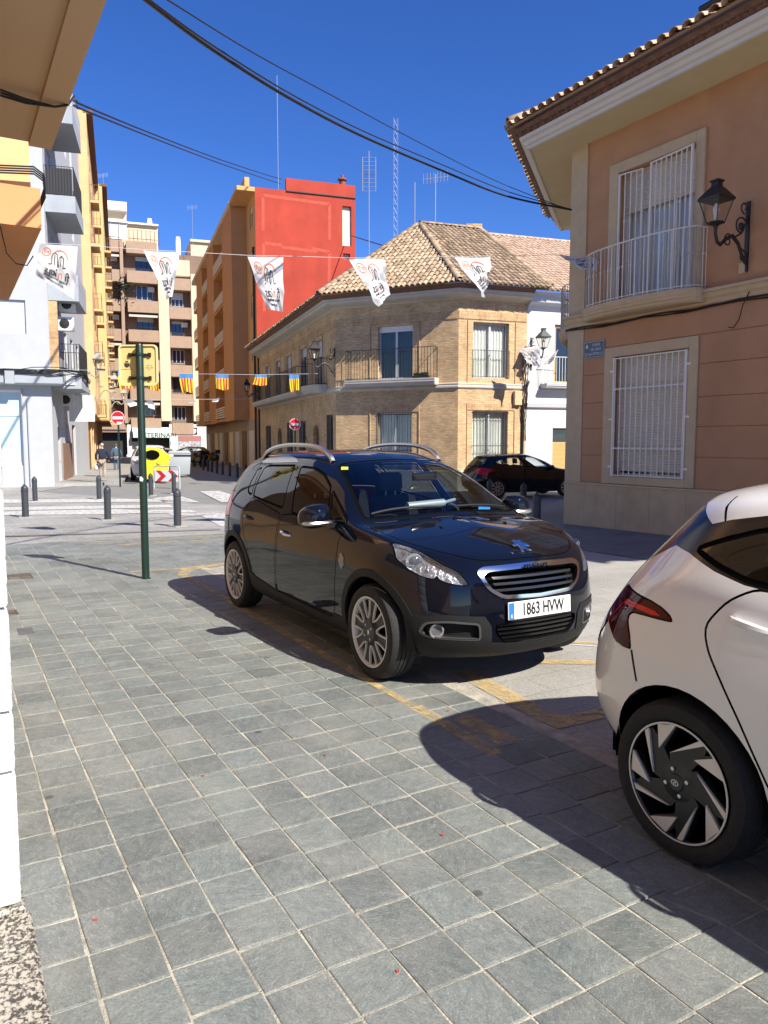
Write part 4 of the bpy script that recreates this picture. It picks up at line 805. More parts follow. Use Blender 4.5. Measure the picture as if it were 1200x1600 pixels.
# ---- tan block with the red end wall
TQ = BL + udir(19) * .25; TF = frame(TQ, -udir(109)); ft = on_frame(TF)
TH_ = House('apartment_block', TQ, 'tan apartment block whose windowless end wall is painted bright red')
zl = ft(405, 293)[1]; zr_ = ft(500, 290)[1]; xr = ft(555, 400)[0]; xs = ft(447, 290)[0]
wall(TH_, TF, 0, xr, -.5, zl, [(ft(535, 350)[0], ft(549, 350)[0], ft(540, 384)[1], ft(540, 322)[1]), (ft(536, 400)[0], ft(547, 400)[0], ft(540, 405)[1], ft(540, 396)[1])], M_REDW, 'red_wall', d=.3)
boxpart(TH_, TF, 'red_parapet', M_REDW, xs, xr, 0, .3, zl - .0, zl + .75); boxpart(TH_, TF, 'parapet_seam', M_IRON, xs, xr + .05, -.08, 0, zl - .06, zl)
boxpart(TH_, TF, 'cream_panel', plaster('cream panel', (0.66, 0.66, 0.50), .05), ft(535, 350)[0], ft(549, 350)[0], .15, .25, ft(540, 384)[1], ft(540, 328)[1]); boxpart(TH_, TF, 'vent_panel', M_SHUTG, ft(535, 350)[0], ft(549, 350)[0], .28, .3, ft(540, 410)[1], ft(540, 320)[1])
for a, b, t in (((411, 305), (411, 360), .09), ((411, 305), (515, 319), .09), ((515, 319), (515, 375), .09), ((412, 380), (440, 383), .09), ((440, 386), (495, 393), .09), ((488, 388), (515, 394), .09), ((515, 394), (514, 440), .10), ((412, 380), (413, 486), .09)):
    A = ft(*a); B = ft(*b); mb = MB(); d = (Vector(B) - Vector(A)).normalized(); n = Vector((d.y, -d.x)) * t; Av, Bv = Vector(A), Vector(B)
    mb.prism([tuple(Av - n), tuple(Bv - n), tuple(Bv + n), tuple(Av + n)], -.004, 0, 'y'); TH_.put('painted_stripe', mb.mesh('painted_stripe'), M_REDL, TF)
A = Vector(ft(408, 527)); B = Vector(ft(500, 462)); mb = MB(); mb.prism([tuple(A), tuple(A + Vector((.3, -.4))), tuple(B + Vector((.3, -.3))), tuple(B + Vector((0, .25)))], -.005, 0, 'y'); TH_.put('painted_stripe', mb.mesh('painted_stripe'), M_REDL, TF)
mb = MB(); c = TF @ Vector((xr - .55, 1.0, zl + .7)); mb.lathe([(.2, 0), (.2, .6), (.32, .62), (.32, .68), (.1, .8), (.1, .95), (0, .95)], 10, Matrix.Translation(c)); TH_.put('roof_vent', mb.mesh('roof_vent'), mat('rusty red vent', (0.25, .06, .04), .7), Matrix())
TS = frame(TQ + udir(19) * 30, -udir(19)); fs_ = on_frame(TS); XA = lambda al: 30 - al
holes = []; piers = ((3.4, 8.2), (13.5, 18.0), (22.0, 27.0)); nfl = 6; z1st = 3.1; fh = (zl - 3.4) / 5.0
fl = [z1st + k * fh for k in range(5)]
for z in fl:
    for a, b in ((1.0, 2.1), (9.6, 10.6), (11.4, 12.7), (19.0, 20.8), (28, 29.2)): holes.append((XA(b), XA(a), z + .95, z + 2.35))
wall(TH_, TS, 0, 30, -.5, zl, holes, M_TAN, 'street_wall', d=.2)
for q, h in enumerate(holes): window(TH_, TS, h[0], h[2], h[1] - h[0], h[3] - h[2], shutter=(.3, .6, .15, .45, .8)[q * 7 % 5], y=.1)
for a, b in piers:
    mb = MB(); mb.box(XA(b), XA(a), -1.0, 0, 3.0, zl - .02); TH_.put('pier', mb.mesh('pier'), M_TANP if a > 3 else M_TAN, TS)
for a, b in ((8.2, 13.5), (18.0, 22.0), (27.0, 30.0)):
    for z in fl:
        boxpart(TH_, TS, 'balcony_slab', M_TANP, XA(b), XA(a), -1.0, 0, z - .05, z + .12)
        mb = MB()
        for k in range(5): mb.box(XA(b), XA(a), -1.03, -.98, z + .22 + k * .17, z + .31 + k * .17)
        for x in (XA(b), (XA(a) + XA(b)) / 2, XA(a)): mb.box(x - .03, x + .03, -.97, -.93, z + .1, z + 1.05)
        TH_.put('slat_railing', mb.mesh('slat_railing', fix=False), M_WSLAT, TS)
for a, b, dx in ((.0, 3.4, 0), (8.2, 13.5, 0)): boxpart(TH_, TS, 'roof_slab', M_TAN, XA(b), XA(a), -1.1, 0, zl - .25, zl)
boxpart(TH_, TS, 'eave', plaster('pale eave', (.62, .5, .36)), 0, XA(3.4), -1.15, .2, zl - .35, zl - .02)
boxpart(TH_, TS, 'parapet', M_TAN, XA(12), XA(2), -.3, .0, zl, zl + 1.2)
boxpart(TH_, TS, 'ground_floor', plaster('dirty beige shopfront', (.40, .31, .23), .15, .4), 0, 29.9, -.05, 0, -.4, 3.0)
for k in range(9): boxpart(TH_, TS, 'shop_shutter', (M_SHUTG, M_WOOD, M_SHUT)[k % 3], 1.2 + k * 3.2, 3.2 + k * 3.2, -.08, -.05, -.3, 2.3)
mb = MB(); mb.tube([(XA(.35), -.1, 0), (XA(.35), -.1, zl - 3.5)], .07, 8); TH_.put('drainpipe', mb.mesh('drainpipe', True), M_IRON, TS)
e1 = TF @ Vector((xr, 0, 0)); e2 = e1 + udir(19) * 30; e3 = TS @ Vector((0, 0, 0)); plainwall(TH_, [e1, e2, e3], -.5, zl, M_TAN); flat_roof(TH_, [TQ, e1, e2, e3], zl - .02, M_ROOFG)
# ---- beige block that closes the street
EP = at_y(150, 690, 92); EP.z = 0; EF = frame(EP, -udir(109)); fe = on_frame(EF); EH = House('apartment_block', EP, 'beige apartment block with brown balcony parapets closing the end of the street')
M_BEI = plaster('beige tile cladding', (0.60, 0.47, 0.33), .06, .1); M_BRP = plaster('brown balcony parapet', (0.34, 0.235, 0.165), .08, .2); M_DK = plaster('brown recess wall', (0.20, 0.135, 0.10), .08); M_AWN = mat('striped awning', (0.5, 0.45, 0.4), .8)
X = lambda px: fe(px, 600)[0]
Z = lambda py: fe(240, py)[1]
zt = Z(384); xe = X(345)
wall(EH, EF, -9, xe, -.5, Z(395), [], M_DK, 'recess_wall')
boxpart(EH, EF, 'tower_column', M_BEI, X(250), X(266), -1.5, 0, Z(658), Z(402)); boxpart(EH, EF, 'tower_column', M_BEI, X(300), X(345), -1.5, 0, Z(658), Z(428)); boxpart(EH, EF, 'tower_column', M_BEI, X(266), X(300), -.3, .0, Z(430), Z(404))
rowsA = [Z(392 + 45 * k) for k in range(7)]
for k, z in enumerate(rowsA):
    for q, (a, b) in enumerate(((X(140), X(194)), (X(203), X(249.5)), (X(266.5), X(299.5)))):
        if q == 2 and k == 0: continue
        zz = z - (.55 if q == 2 else 0)
        bal = boxpart(EH, EF, 'balcony', M_BRP, a, b, -1.45, 0, zz - .75, zz + .62)
        mb = MB(); mb.tube([(a, -1.4, zz + .92), (b, -1.4, zz + .92)], .03, 5)
        for j in range(8): x = a + (b - a) * j / 7; mb.box(x - .015, x + .015, -1.42, -1.38, zz + .6, zz + .92)
        EH.put('handrail', mb.mesh('handrail', fix=False), M_IRON, EF)
        if k < 6:
            wz = zz - 2.9; xa = a + (b - a) * (.12 if q != 1 else .30); xb = a + (b - a) * (.68 if q != 1 else .85)
            window(EH, EF, xa, zz - 2.5, xb - xa, 1.65, y=-.06, sash=3, pane=mat('blue dark glass', (.01, .018, .04), .05, spec=.8), fm=M_ALUG if k % 2 else M_IRON, shutter=(0, .3, 0, .5, .2, 0, 0)[(k + q) % 7], sm=M_SHUTG)
            if (k + q) % 3 == 0 and q < 2:
                mb = MB(); mb.prism([(-.05, zz - .78), (-1.45, zz - 1.05), (-1.45, zz - 1.3), (-1.4, zz - 1.05), (-.05, zz - .82)], a + .1, b - .1, 'x'); EH.put('awning', mb.mesh('awning'), M_AWN, EF)
            if (k + q) % 2 == 0: boxpart(EH, EF, 'air_conditioner', M_ALU, b - 1.1, b - .35, -.45, -.05, zz - 1.55, zz - 1.0)
for k in range(6):
    h = rowsA[k] - .9 - 1.7; window(EH, EF, X(317), h, X(323) - X(317), 1.6, y=-1.53, sash=1, shutter=.3, sm=M_SHUTG)
boxpart(EH, EF, 'balcony_pier', M_BRP, X(193), X(198), -1.6, 0, Z(662), Z(384))
# roof storeys
boxpart(EH, EF, 'attic', M_BEI, X(140), X(205), .0, 6, Z(395), Z(336)); boxpart(EH, EF, 'attic_roof', M_ALU, X(140), X(206), -.8, 6.5, Z(336), Z(323)); boxpart(EH, EF, 'attic', M_BEI, X(205), X(253), .5, 6, Z(395), Z(352)); boxpart(EH, EF, 'attic_roof', M_ALU, X(205), X(254), .1, 6.5, Z(352), Z(349.5))
for k in range(4): window(EH, EF, X(154 + 13 * k), Z(381), X(166) - X(154), Z(357) - Z(381), y=-1.0, sash=1, pane=M_SHUTG)
boxpart(EH, EF, 'glazing_roof', M_ALU, X(150), X(207), -1.2, .3, Z(356), Z(354))
railing(EH, EF, [(X(208), -1.2), (X(253), -1.2)], Z(388), Z(366) - Z(388), M_IRON, .5, .03)
boxpart(EH, EF, 'stair_tower', M_BEI, X(304), X(345), 1, 8, Z(430), Z(370)); boxpart(EH, EF, 'stair_tower_cap', M_BEI, X(303), X(346), .7, 8.3, Z(370), Z(366)); boxpart(EH, EF, 'roof_wall', M_BEI, X(250), X(306), 1, 6, Z(436), Z(404))
for px, b, t in ((241.5, 352, 341), (285, 404, 366)):
    boxpart(EH, EF, 'chimney', M_ALU, X(px - 3.6), X(px + 3.6), 1.2, 1.8, Z(b), Z(t)); boxpart(EH, EF, 'chimney_pot', M_GREYST, X(px - 3.2), X(px + 3.2), 1.25, 1.75, Z(t), Z(t - 4))
r_ = random.Random(5); mb = MB(); c0 = Vector((X(197), -1.6, Z(457)))
for k in range(160):
    p = Vector((r_.gauss(0, .55), r_.gauss(0, .3), r_.gauss(0, .6))); a = r_.uniform(0, 6.3); u = Vector((math.cos(a), math.sin(a), r_.uniform(-.6, .6))) * .22; v = Vector((-math.sin(a), math.cos(a), r_.uniform(-.6, .6))) * .10
    q = c0 + p; mb.add([q - u, q - v, q + u, q + v], [(0, 1, 2, 3)])
EH.put('balcony_plant', mb.mesh('balcony_plant', fix=False), mat('balcony leaf', (.03, .06, .025), .7, var=.4, scale=2), EF)['kind'] = 'stuff'
# ground floor shops
M_SHOPW = plaster('white shop fascia', (.66, .66, .64), .05, .2); gz0 = -.4
boxpart(EH, EF, 'shop_base', mat('dark shop interior', (.03, .03, .032), .5), X(140), X(262), -.3, 0, gz0, Z(662)); boxpart(EH, EF, 'shop_front', M_SHOPW, X(262), X(345), -1.3, 0, gz0, Z(663)); boxpart(EH, EF, 'shop_pier', M_SHOPW, X(196), X(203), -1.3, 0, gz0, Z(664)); boxpart(EH, EF, 'shop_fascia', mat('brown fascia', (.22, .13, .10), .7), X(150), X(196), -1.3, 0, Z(676), Z(668)); boxpart(EH, EF, 'shop_pier', M_GREYST, X(196), X(222), -.9, 0, gz0, Z(690))
aw = MB(); aw.prism([(-1.2, Z(668)), (-2.3, Z(676)), (-2.3, Z(684)), (-1.2, Z(684))], X(205), X(262), 'x'); EH.put('shop_awning', aw.mesh('shop_awning'), mat('pale green awning', (.50, .62, .55), .7), EF)
lettering('VETERINARI', .8, M_IRON, EH.root, EH.T @ EF @ Matrix.Translation((X(243), -2.32, Z(680.5))) @ TXT, .004, sx=1.0)
boxpart(EH, EF, 'sign_board', M_IRON, X(267), X(305), -1.36, -1.3, Z(679), Z(668))
for k, (c, s_) in enumerate((((.7, .7, .68), 3), ((.35, .6, .45), 12), ((.7, .2, .15), 14), ((.7, .7, .68), 5), ((.72, .72, .7), 4), ((.68, .68, .66), 9))):
    n = s_; cx = X(272 + 5.6 * k); cz = Z(673.5); mb = MB(); mb.prism([(cx + .26 * math.cos(2 * math.pi * j / n) * (1 + .3 * (j % 2)), cz + .26 * math.sin(2 * math.pi * j / n) * (1 + .3 * (j % 2))) for j in range(n)], -1.37, -1.36, 'y'); EH.put('sign_icon', mb.mesh('sign_icon'), mat('sign icon %d' % k, c, .6), EF)
def graffiti(name, base, cols):
    m = bpy.data.materials.new(name); m.use_nodes = True; nt = m.node_tree; N = nt.nodes; L = nt.links; p = N['Principled BSDF']; tc = N.new('ShaderNodeTexCoord'); n = N.new('ShaderNodeTexNoise'); n.inputs['Scale'].default_value = 1.3; n.inputs['Detail'].default_value = 2; n.inputs['Distortion'].default_value = 3.5; L.new(tc.outputs['Object'], n.inputs['Vector'])
    cr = N.new('ShaderNodeValToRGB'); cr.color_ramp.interpolation = 'CONSTANT'; e = cr.color_ramp.elements; e[0].color = (*base, 1); e[0].position = 0; e[1].color = (*cols[0], 1); e[1].position = .36
    for k, c in enumerate(cols[1:]): x = e.new(.44 + .05 * k); x.color = (*c, 1)
    L.new(n.outputs['Fac'], cr.inputs[0])
    sp = N.new('ShaderNodeSeparateXYZ'); L.new(tc.outputs['Object'], sp.inputs[0]); lt = N.new('ShaderNodeMath'); lt.operation = 'LESS_THAN'; lt.inputs[1].default_value = 2.0; L.new(sp.outputs[2], lt.inputs[0]); mx = N.new('ShaderNodeMix'); mx.data_type = 'RGBA'; L.new(lt.outputs[0], mx.inputs[0]); mx.inputs[6].default_value = (*base, 1); L.new(cr.outputs[0], mx.inputs[7]); L.new(mx.outputs[2], p.inputs['Base Color']); return m
for a, b, m in ((275, 311, graffiti('sprayed red shutter', (.30, .13, .11), [(.7, .7, .7), (.03, .03, .04), (.5, .5, .52), (.2, .2, .24)])), (320, 345, graffiti('sprayed yellow shutter', (.32, .12, .10), [(.65, .5, .05), (.5, .1, .08), (.7, .6, .1), (.3, .12, .1)]))):
    sh = EH.put('roller_door', mk_slats(X(b) - X(a), Z(681) - gz0, .12), m, EF @ Matrix.Translation((X(a), -1.34, gz0)))
boxpart(EH, EF, 'air_conditioner', M_ALU, X(204), X(212), -1.9, -1.3, Z(678), Z(669))
ee = [EF @ Vector((-9, 0, 0)), EF @ Vector((-9, 12, 0)), EF @ Vector((xe, 12, 0)), EF @ Vector((xe, 0, 0))]; plainwall(EH, ee, -.5, Z(436), M_BEI); flat_roof(EH, ee, Z(436), M_ROOFG)
# ---- grey-white corner block, left
GP = Vector((-13.57, 31.64, 0)); GF = frame(GP + udir(109) * 9, -udir(109)); GSX = None
GU = udir(16); n_out = Vector((GU.y, -GU.x, 0))                                       # along the street, out into it
GS = Matrix(((GU.x, -n_out.x, 0, GP.x), (GU.y, -n_out.y, 0, GP.y), (0, 0, 1, 0), (0, 0, 0, 1)))   # x away from the corner, y into the block
GH = House('apartment_block', GP, 'pale grey rendered corner block with black iron balconies and hung cables'); fg = on_frame(GF); fgs = on_frame(GS)
M_GRW = plaster('pale grey render', (0.40, 0.415, 0.44), .04, .15, bump=.1); M_GRB = plaster('grey blue slab', (0.32, 0.35, 0.38), .06, .2); GTOP = 19.5
sh_w = (fg(0, 690)[0] - 3, fg(37, 690)[0], fg(20, 727)[1], fg(20, 609)[1]); sw2 = (fg(0, 490)[0] - 2, fg(40, 490)[0], fg(20, 521)[1], fg(20, 468)[1])
wall(GH, GF, -6, 9, -.5, 4.0, [sh_w], M_GRW, d=.25); wall(GH, GF, -6, 9, 4.0, GTOP, [sw2, (sw2[0], sw2[1], sw2[2] + 3.5, sw2[3] + 3.5), (sw2[0], sw2[1], sw2[2] + 7, sw2[3] + 7)], M_GRW, 'upper_wall', d=.2, y=-.0)
window(GH, GF, sh_w[0], sh_w[2], sh_w[1] - sh_w[0], sh_w[3] - sh_w[2], sash=4, y=.12, mid=(fg(20, 648)[1] - sh_w[2]), pane=mat('frosted blue shop glass', (.42, .56, .60), .3), t=.09)
for k in range(3): window(GH, GF, sw2[0], sw2[2] + 3.5 * k, sw2[1] - sw2[0], sw2[3] - sw2[2], shutter=1.0, sm=M_SHUTG, y=.12)
gp_ = [(p.x, p.y) for p in (GP + udir(109) * 15, GP - udir(109) * .0, GP + GU * 12)]
GH.put('overhang', sweep(gp_, [(0, 3.82), (.45, 3.84), (.5, 3.9), (.5, 4.42), (.42, 4.46), (0, 4.46)]).mesh('overhang'), M_GRB, Matrix())
GL = 15.5
hs = []
for z in (4.6, 8.1, 11.5, 15.0):
    hs += [(.7, 2.6, z, z + 2.2), (5.0, 6.2, z + .7, z + 2.1), (7.6, 8.8, z + .7, z + 2.1), (10.2, 11.4, z + .7, z + 2.1)]
hs += [(1.5, 2.4, -.3, 2.2), (4.0, 5.4, -.3, 2.4), (7, 8.6, -.3, 2.4)]
wall(GH, GS, 0, GL, -.5, GTOP, hs, M_GRW, 'street_wall', d=.2)
for k, h in enumerate(hs): window(GH, GS, h[0], h[2], h[1] - h[0], h[3] - h[2], shutter=(.3, .5, 0, .7)[k % 4], y=.12, sm=M_SHUTG, fm=M_ALU if k < 16 else M_WOOD)
for k, z in enumerate((4.3, 7.85, 11.35, 14.85)):
    boxpart(GH, GS, 'balcony_slab', M_GRB, .25, 3.6, -1.15, 0, z - .55, z + .12)
    if k in (0, 2): railing(GH, GS, [(.3, 0), (.3, -1.1), (3.55, -1.1), (3.55, 0)], z + .12, 1.15, M_IRON, .11, .010)
    elif k == 1: boxpart(GH, GS, 'balcony_parapet', M_GRB, .25, 3.6, -1.15, -1.05, z + .1, z + .5)
    else: boxpart(GH, GS, 'balcony_parapet', M_GRW, .25, 3.6, -1.15, -1.05, z + .1, z + .8)
boxpart(GH, GS, 'balcony_cover', mat('dark balcony screen', (.03, .03, .034), .8), .31, .33, -1.05, -.05, 11.5, 12.55)
mb = MB()
for k in range(5):
    for s_ in (-1, 1): mb.tube([(.3, -.1 - .2 * k, 8.05 + .25 * (s_ < 0)), (.3, -.3 - .2 * k, 8.05 + .25 * (s_ > 0))], .025, 4)
GH.put('lattice', mb.mesh('lattice', fix=False), M_WIRON, GS)
for x, y, z, l in ((.9, -.5, 6.2, 0), (.95, -.6, 7.0, 0), (3.9, -.1, 3.2, 1)):
    boxpart(GH, GS, 'air_conditioner', M_ALU, x, x + .4, y - .35, y + .3, z, z + .55)
    mb = MB(); mb.lathe([(.20, 0), (.20, .02), (.03, .03), (0, .03)], 14, GS @ Matrix.Translation((x - .0, y, z + .28)) @ Matrix.Rotation(R(-90), 4, 'Y')); GH.put('fan_grille', mb.mesh('fan_grille'), M_IRON, Matrix())
boxpart(GH, GS, 'brick_strip', M_SOLD, .12, .3, -.32, .0, 4.46, 7.25)
boxpart(GH, GS, 'shop_sign', M_SHOPW, 4.2, 4.3, -1.3, -.2, 2.5, 3.7); boxpart(GH, GS, 'stone_dado', mat('brown stone dado', (.22, .13, .09), .6, var=.2), 2.9, 6.5, -.04, 0, -.4, 1.5); boxpart(GH, GS, 'meter_box', M_ALU, .2, .24, -.9, -.55, 3.9, 4.3)
mb = MB(); mb.tube([(-1.1, -.06, -.2), (-1.1, -.06, 3.7)], .025, 6); GH.put('conduit', mb.mesh('conduit', True), M_GRB, frame(GP, -udir(109))); mb = MB(); mb.tube([(-.9, -.06, -.2), (-.9, -.06, 3.3)], .025, 6); GH.put('conduit', mb.mesh('conduit', True), M_GRB, frame(GP, -udir(109)))
gb = [GP + GU * GL, GP + GU * GL + udir(109) * 15, GP + udir(109) * 15]; plainwall(GH, gb, -.5, GTOP, M_GRW); flat_roof(GH, [GP] + gb, GTOP, M_ROOFG)
r_ = random.Random(9); FGC = frame(GP, -udir(109))
for k in range(9):
    z0 = 4.42 + r_.uniform(-.12, .12); pts = [FGC @ Vector((-6 + 6.5 * j / 12, -.53 - r_.uniform(0, .06), z0 + r_.uniform(-.05, .05) - .1 * math.sin(j * .8 + k))) for j in range(13)]; pts += [GS @ Vector((.3 + .9 * j, -1.2 - .03 * (k % 3), z0 - .05 * j + r_.uniform(-.1, .1))) for j in range(4)]
    cable('wall_cable', [GH.T @ p for p in pts], .018, M_CABLE, parent=GH.root)
for k in range(5):
    x0 = -2.2 - .1 * k; pts = [FGC @ Vector((x0 + .08 * math.sin(j * .9 + k), -.1, 4.5 + j * .9)) for j in range(8)]; cable('wall_cable', [GH.T @ p for p in pts], .016, M_CABLE, parent=GH.root)
boxpart(GH, FGC, 'meter_box', M_GRB, -1.62, -1.28, -.62, -.5, 3.85, 4.35)
# ---- ochre blocks further along
n19 = Vector((udir(19).y, -udir(19).x, 0))
def ochre(t0, t1, off, top, zb, col, label, nf):
    P = GP + GU * 15.55 + udir(19) * t0 + n19 * off; M = Matrix(((udir(19).x, -n19.x, 0, P.x), (udir(19).y, -n19.y, 0, P.y), (0, 0, 1, 0), (0, 0, 0, 1))); L = t1 - t0
    H = House('apartment_block', P, label); m = plaster('ochre render ' + label[:6], col, .08, .2); hs = []; fh = (top - zb - .8) / nf
    for k in range(nf):
        for j in range(int(L / 3)): hs.append((.8 + j * 3, 1.9 + j * 3, zb + .9 + k * fh, zb + 2.3 + k * fh))
    wall(H, M, 0, L, zb, top, hs, m, d=.15)
    for k, h in enumerate(hs):
        window(H, M, h[0], h[2], h[1] - h[0], h[3] - h[2], shutter=(.2, .6, .4)[k % 3], y=.1)
        if (k // int(L / 3) + k) % 2: boxpart(H, M, 'balcony_slab', m, h[0] - .4, h[1] + .4, -.5, 0, h[2] - .95, h[2] - .8); railing(H, M, [(h[0] - .35, 0), (h[0] - .35, -.46), (h[1] + .35, -.46), (h[1] + .35, 0)], h[2] - .8, .95, M_BRB, .25, .012)
    plainwall(H, [M @ Vector((0, 0, 0)), M @ Vector((0, 12, 0)), M @ Vector((L, 12, 0)), M @ Vector((L, 0, 0))], zb, top, m, 'side_walls'); flat_roof(H, [M @ Vector(v) for v in ((0, 0, 0), (L, 0, 0), (L, 12, 0), (0, 12, 0))], top, M_ROOFG)
    boxpart(H, M, 'underside', M_TANP, 0, L, 0, 12, zb - .02, zb + .06); g = boxpart(H, M, 'ground_floor', plaster('ochre shopfront', (.52, .33, .14), .15, .4), 0, L, off, 12, -.4, zb - .02)
    for j in range(int(L / 4)): boxpart(H, M, 'shop_door', (M_WOOD, M_SHUTG, M_IRON)[j % 3], 1 + j * 4, 2.6 + j * 4, off - .05, off, -.3, 2.3); boxpart(H, M, 'shop_pier', m, 3.2 + j * 4, 3.5 + j * 4, off - .12, off, -.4, zb - .02)
    boxpart(H, M, 'eave', mat('brown eave board', (.15, .07, .05), .8), 0, L, -.35, .2, top - .15, top + .05)
    return H
ochre(0, 14, .5, 20.8, 3.2, (.58, .38, .19), 'peach-ochre block standing next to the pale grey corner block', 5); ochre(14.05, 40, 1.1, 21.0, 3.2, (.56, .40, .19), 'yellow-ochre block farther along beyond the peach one', 5)
wall_lamp(GS @ Vector((9.8, 0, 5.3)), math.atan2(n_out.y, n_out.x), 'pale metal lantern on a scroll bracket on the grey corner block', 1.5, mat('pale lamp metal', (.30, .29, .25), .5)); wall_lamp(GS @ Vector((21, -.2, 5.1)), math.atan2(n_out.y, n_out.x), 'pale metal lantern fixed to the peach-ochre block', 1.5, MATS['pale lamp metal']); wall_lamp(GS @ Vector((33, -.2, 4.9)), math.atan2(n_out.y, n_out.x), 'pale metal lantern fixed to the yellow-ochre block', 1.5, MATS['pale lamp metal'])
# ---- nearest house on the left: the camera stands in its doorway
NP = TP(2.678, .135); NP.z = 0; NF = Matrix(((UT.x, -NT.x, 0, NP.x), (UT.y, -NT.y, 0, NP.y), (0, 0, 1, 0), (0, 0, 0, 1)))      # x along the street, y into the house
NH = House('corner_house', NP, 'house with white rough stone doorway and orange overhanging balconies'); M_ROUGH = mat('white rough stone', (.80, .79, .77), .9, var=.04, scale=20, bump=.9, bscale=26); M_ORA = plaster('peach render', (.66, .41, .21), .06, .15, bump=.3, bscale=12); M_ORD = plaster('orange slab render', (.55, .27, .12), .05, .1, bump=.1); M_UND = plaster('tan underside', (.64, .42, .24), .03, .08, bump=.05)
for a, b in ((.055, .495), (.505, .695), (.705, 1.035), (1.045, 1.42), (1.43, 1.8), (1.81, 2.2), (2.21, 2.6), (2.61, 2.95)):
    mb = MB(); mb.box(0, .45, -.02, 2.1, a, b); bevel(NH.put('stone_block', mb.mesh('stone_block'), M_ROUGH, NF), .012, 2)
boxpart(NH, NF, 'wall', M_ORA, .46, 9.5, .0, .3, -.4, 3.3); boxpart(NH, NF, 'door_wall', M_ORA, -4.5, .46, 2.1, 2.4, 0, 3.3); boxpart(NH, NF, 'lintel', M_ORA, -4.5, .46, .0, 2.1, 2.7, 3.0)
M_GRAN = mat('speckled granite', (.42, .39, .33), .5, col2=(.05, .045, .04), scale=75, bump=.1)
for n_ in M_GRAN.node_tree.nodes:
    if n_.type == 'MAP_RANGE': n_.inputs['From Min'].default_value = .45; n_.inputs['From Max'].default_value = .55
for a, b, c, d in ((-1.2, -.02, -.045, .12), (-1.2, -.02, .13, 2.1), (-.015, .5, -.03, .12)): mb = MB(); mb.box(a, b, c, d, -.1, .035 if a < -.5 else .05); bevel(NH.put('granite_slab', mb.mesh('granite_slab'), M_GRAN, NF), .008, 1)
zs = 3.02; c1 = at_z(80, 228, zs); c2 = at_z(160, 0, zs); c3 = at_z(0, 215, zs); u0 = UT.dot(c1) - 2.68; l1 = (NT.dot(c1) + NT.dot(c2)) / 2 - .135
boxpart(NH, NF, 'balcony_slab', M_UND, -6, u0, -l1, 3, zs, zs + .45); boxpart(NH, NF, 'balcony_lip', M_UND, -6, u0 + .003, -l1 - .003, -l1 + .10, zs - .018, zs + .3); boxpart(NH, NF, 'balcony_parapet', M_ORA, -6, u0 + .01, -l1 - .008, -l1 + .15, zs + .45, zs + 1.5)
zb = 3.45; d1 = at_z(65, 357, zb); d2 = at_z(20, 470, zb); v0 = UT.dot(d1) - 2.68; v1 = UT.dot(d2) - 2.68; l2 = NT.dot(d1) - .135
boxpart(NH, NF, 'bay_slab', M_ORD, v0, v1, -l2, 3, zb, zb + .34); boxpart(NH, NF, 'bay_wall', M_ORA, v0 + .06, v1 - .03, -l2 + .07, 3, zb + .34, zb + 3.4); boxpart(NH, NF, 'upper_wall', M_ORA, -6, 9.5, .0, 3.2, zs + .45, 7.4); boxpart(NH, NF, 'floor_band', M_ORA, .46, 9.5, .002, .3, 3.3, zs + .45)
boxpart(NH, NF, 'roof_eave', M_UND, -6, 9.6, -.4, 3.2, 7.4, 7.6)
for k in range(4):
    pts = [(v0 - .05, -l2 + .3, zb + .42 + .03 * k), (v0 - .06, -l2 + .05, zb + .44 + .02 * k), (v0 + .0, -l2 - .03, zb + .41 + .02 * k), (v0 + .1, -l2 - .05, zb + .30 + .03 * k)]
    pts = [(v0 - .03 - .01 * k, .8, zb + .40 + .01 * k), (v0 - .04, -l2 * .3, zb + .39 + .02 * k)] + pts[1:] + [(v0 + 1.2, -l2 - .03, zb + .28), (v1, -l2 - .02, zb + .22 + .02 * k)]
    mb = MB(); mb.tube(pts, .008, 5); NH.put('wall_cable', mb.mesh('wall_cable', True), M_CABLE, NF)
for dx, dz in ((0, 0), (.05, .015), (.1, -.01)):
    q = [at_z(0, 140 + 90 * dx, zs - .03), at_z(40, 155 + 60 * dx, zs - .045), at_z(85, 167, zs - .035 + dz), at_z(106, 164, zs - .02), at_z(116, 150, zs + .1)]
    mb = MB(); mb.tube(q, .005, 5); NH.put('slab_cable', mb.mesh('slab_cable', True), M_CABLE, Matrix())
q = [at_z(0, 352, zb - .02), at_z(10, 395, zb - .1), at_z(25, 412, zb - .12), at_z(42, 415, zb - .1), at_z(52, 400, zb - .02)]; mb = MB(); mb.tube(q, .006, 5); NH.put('slab_cable', mb.mesh('slab_cable', True), M_CABLE, Matrix())
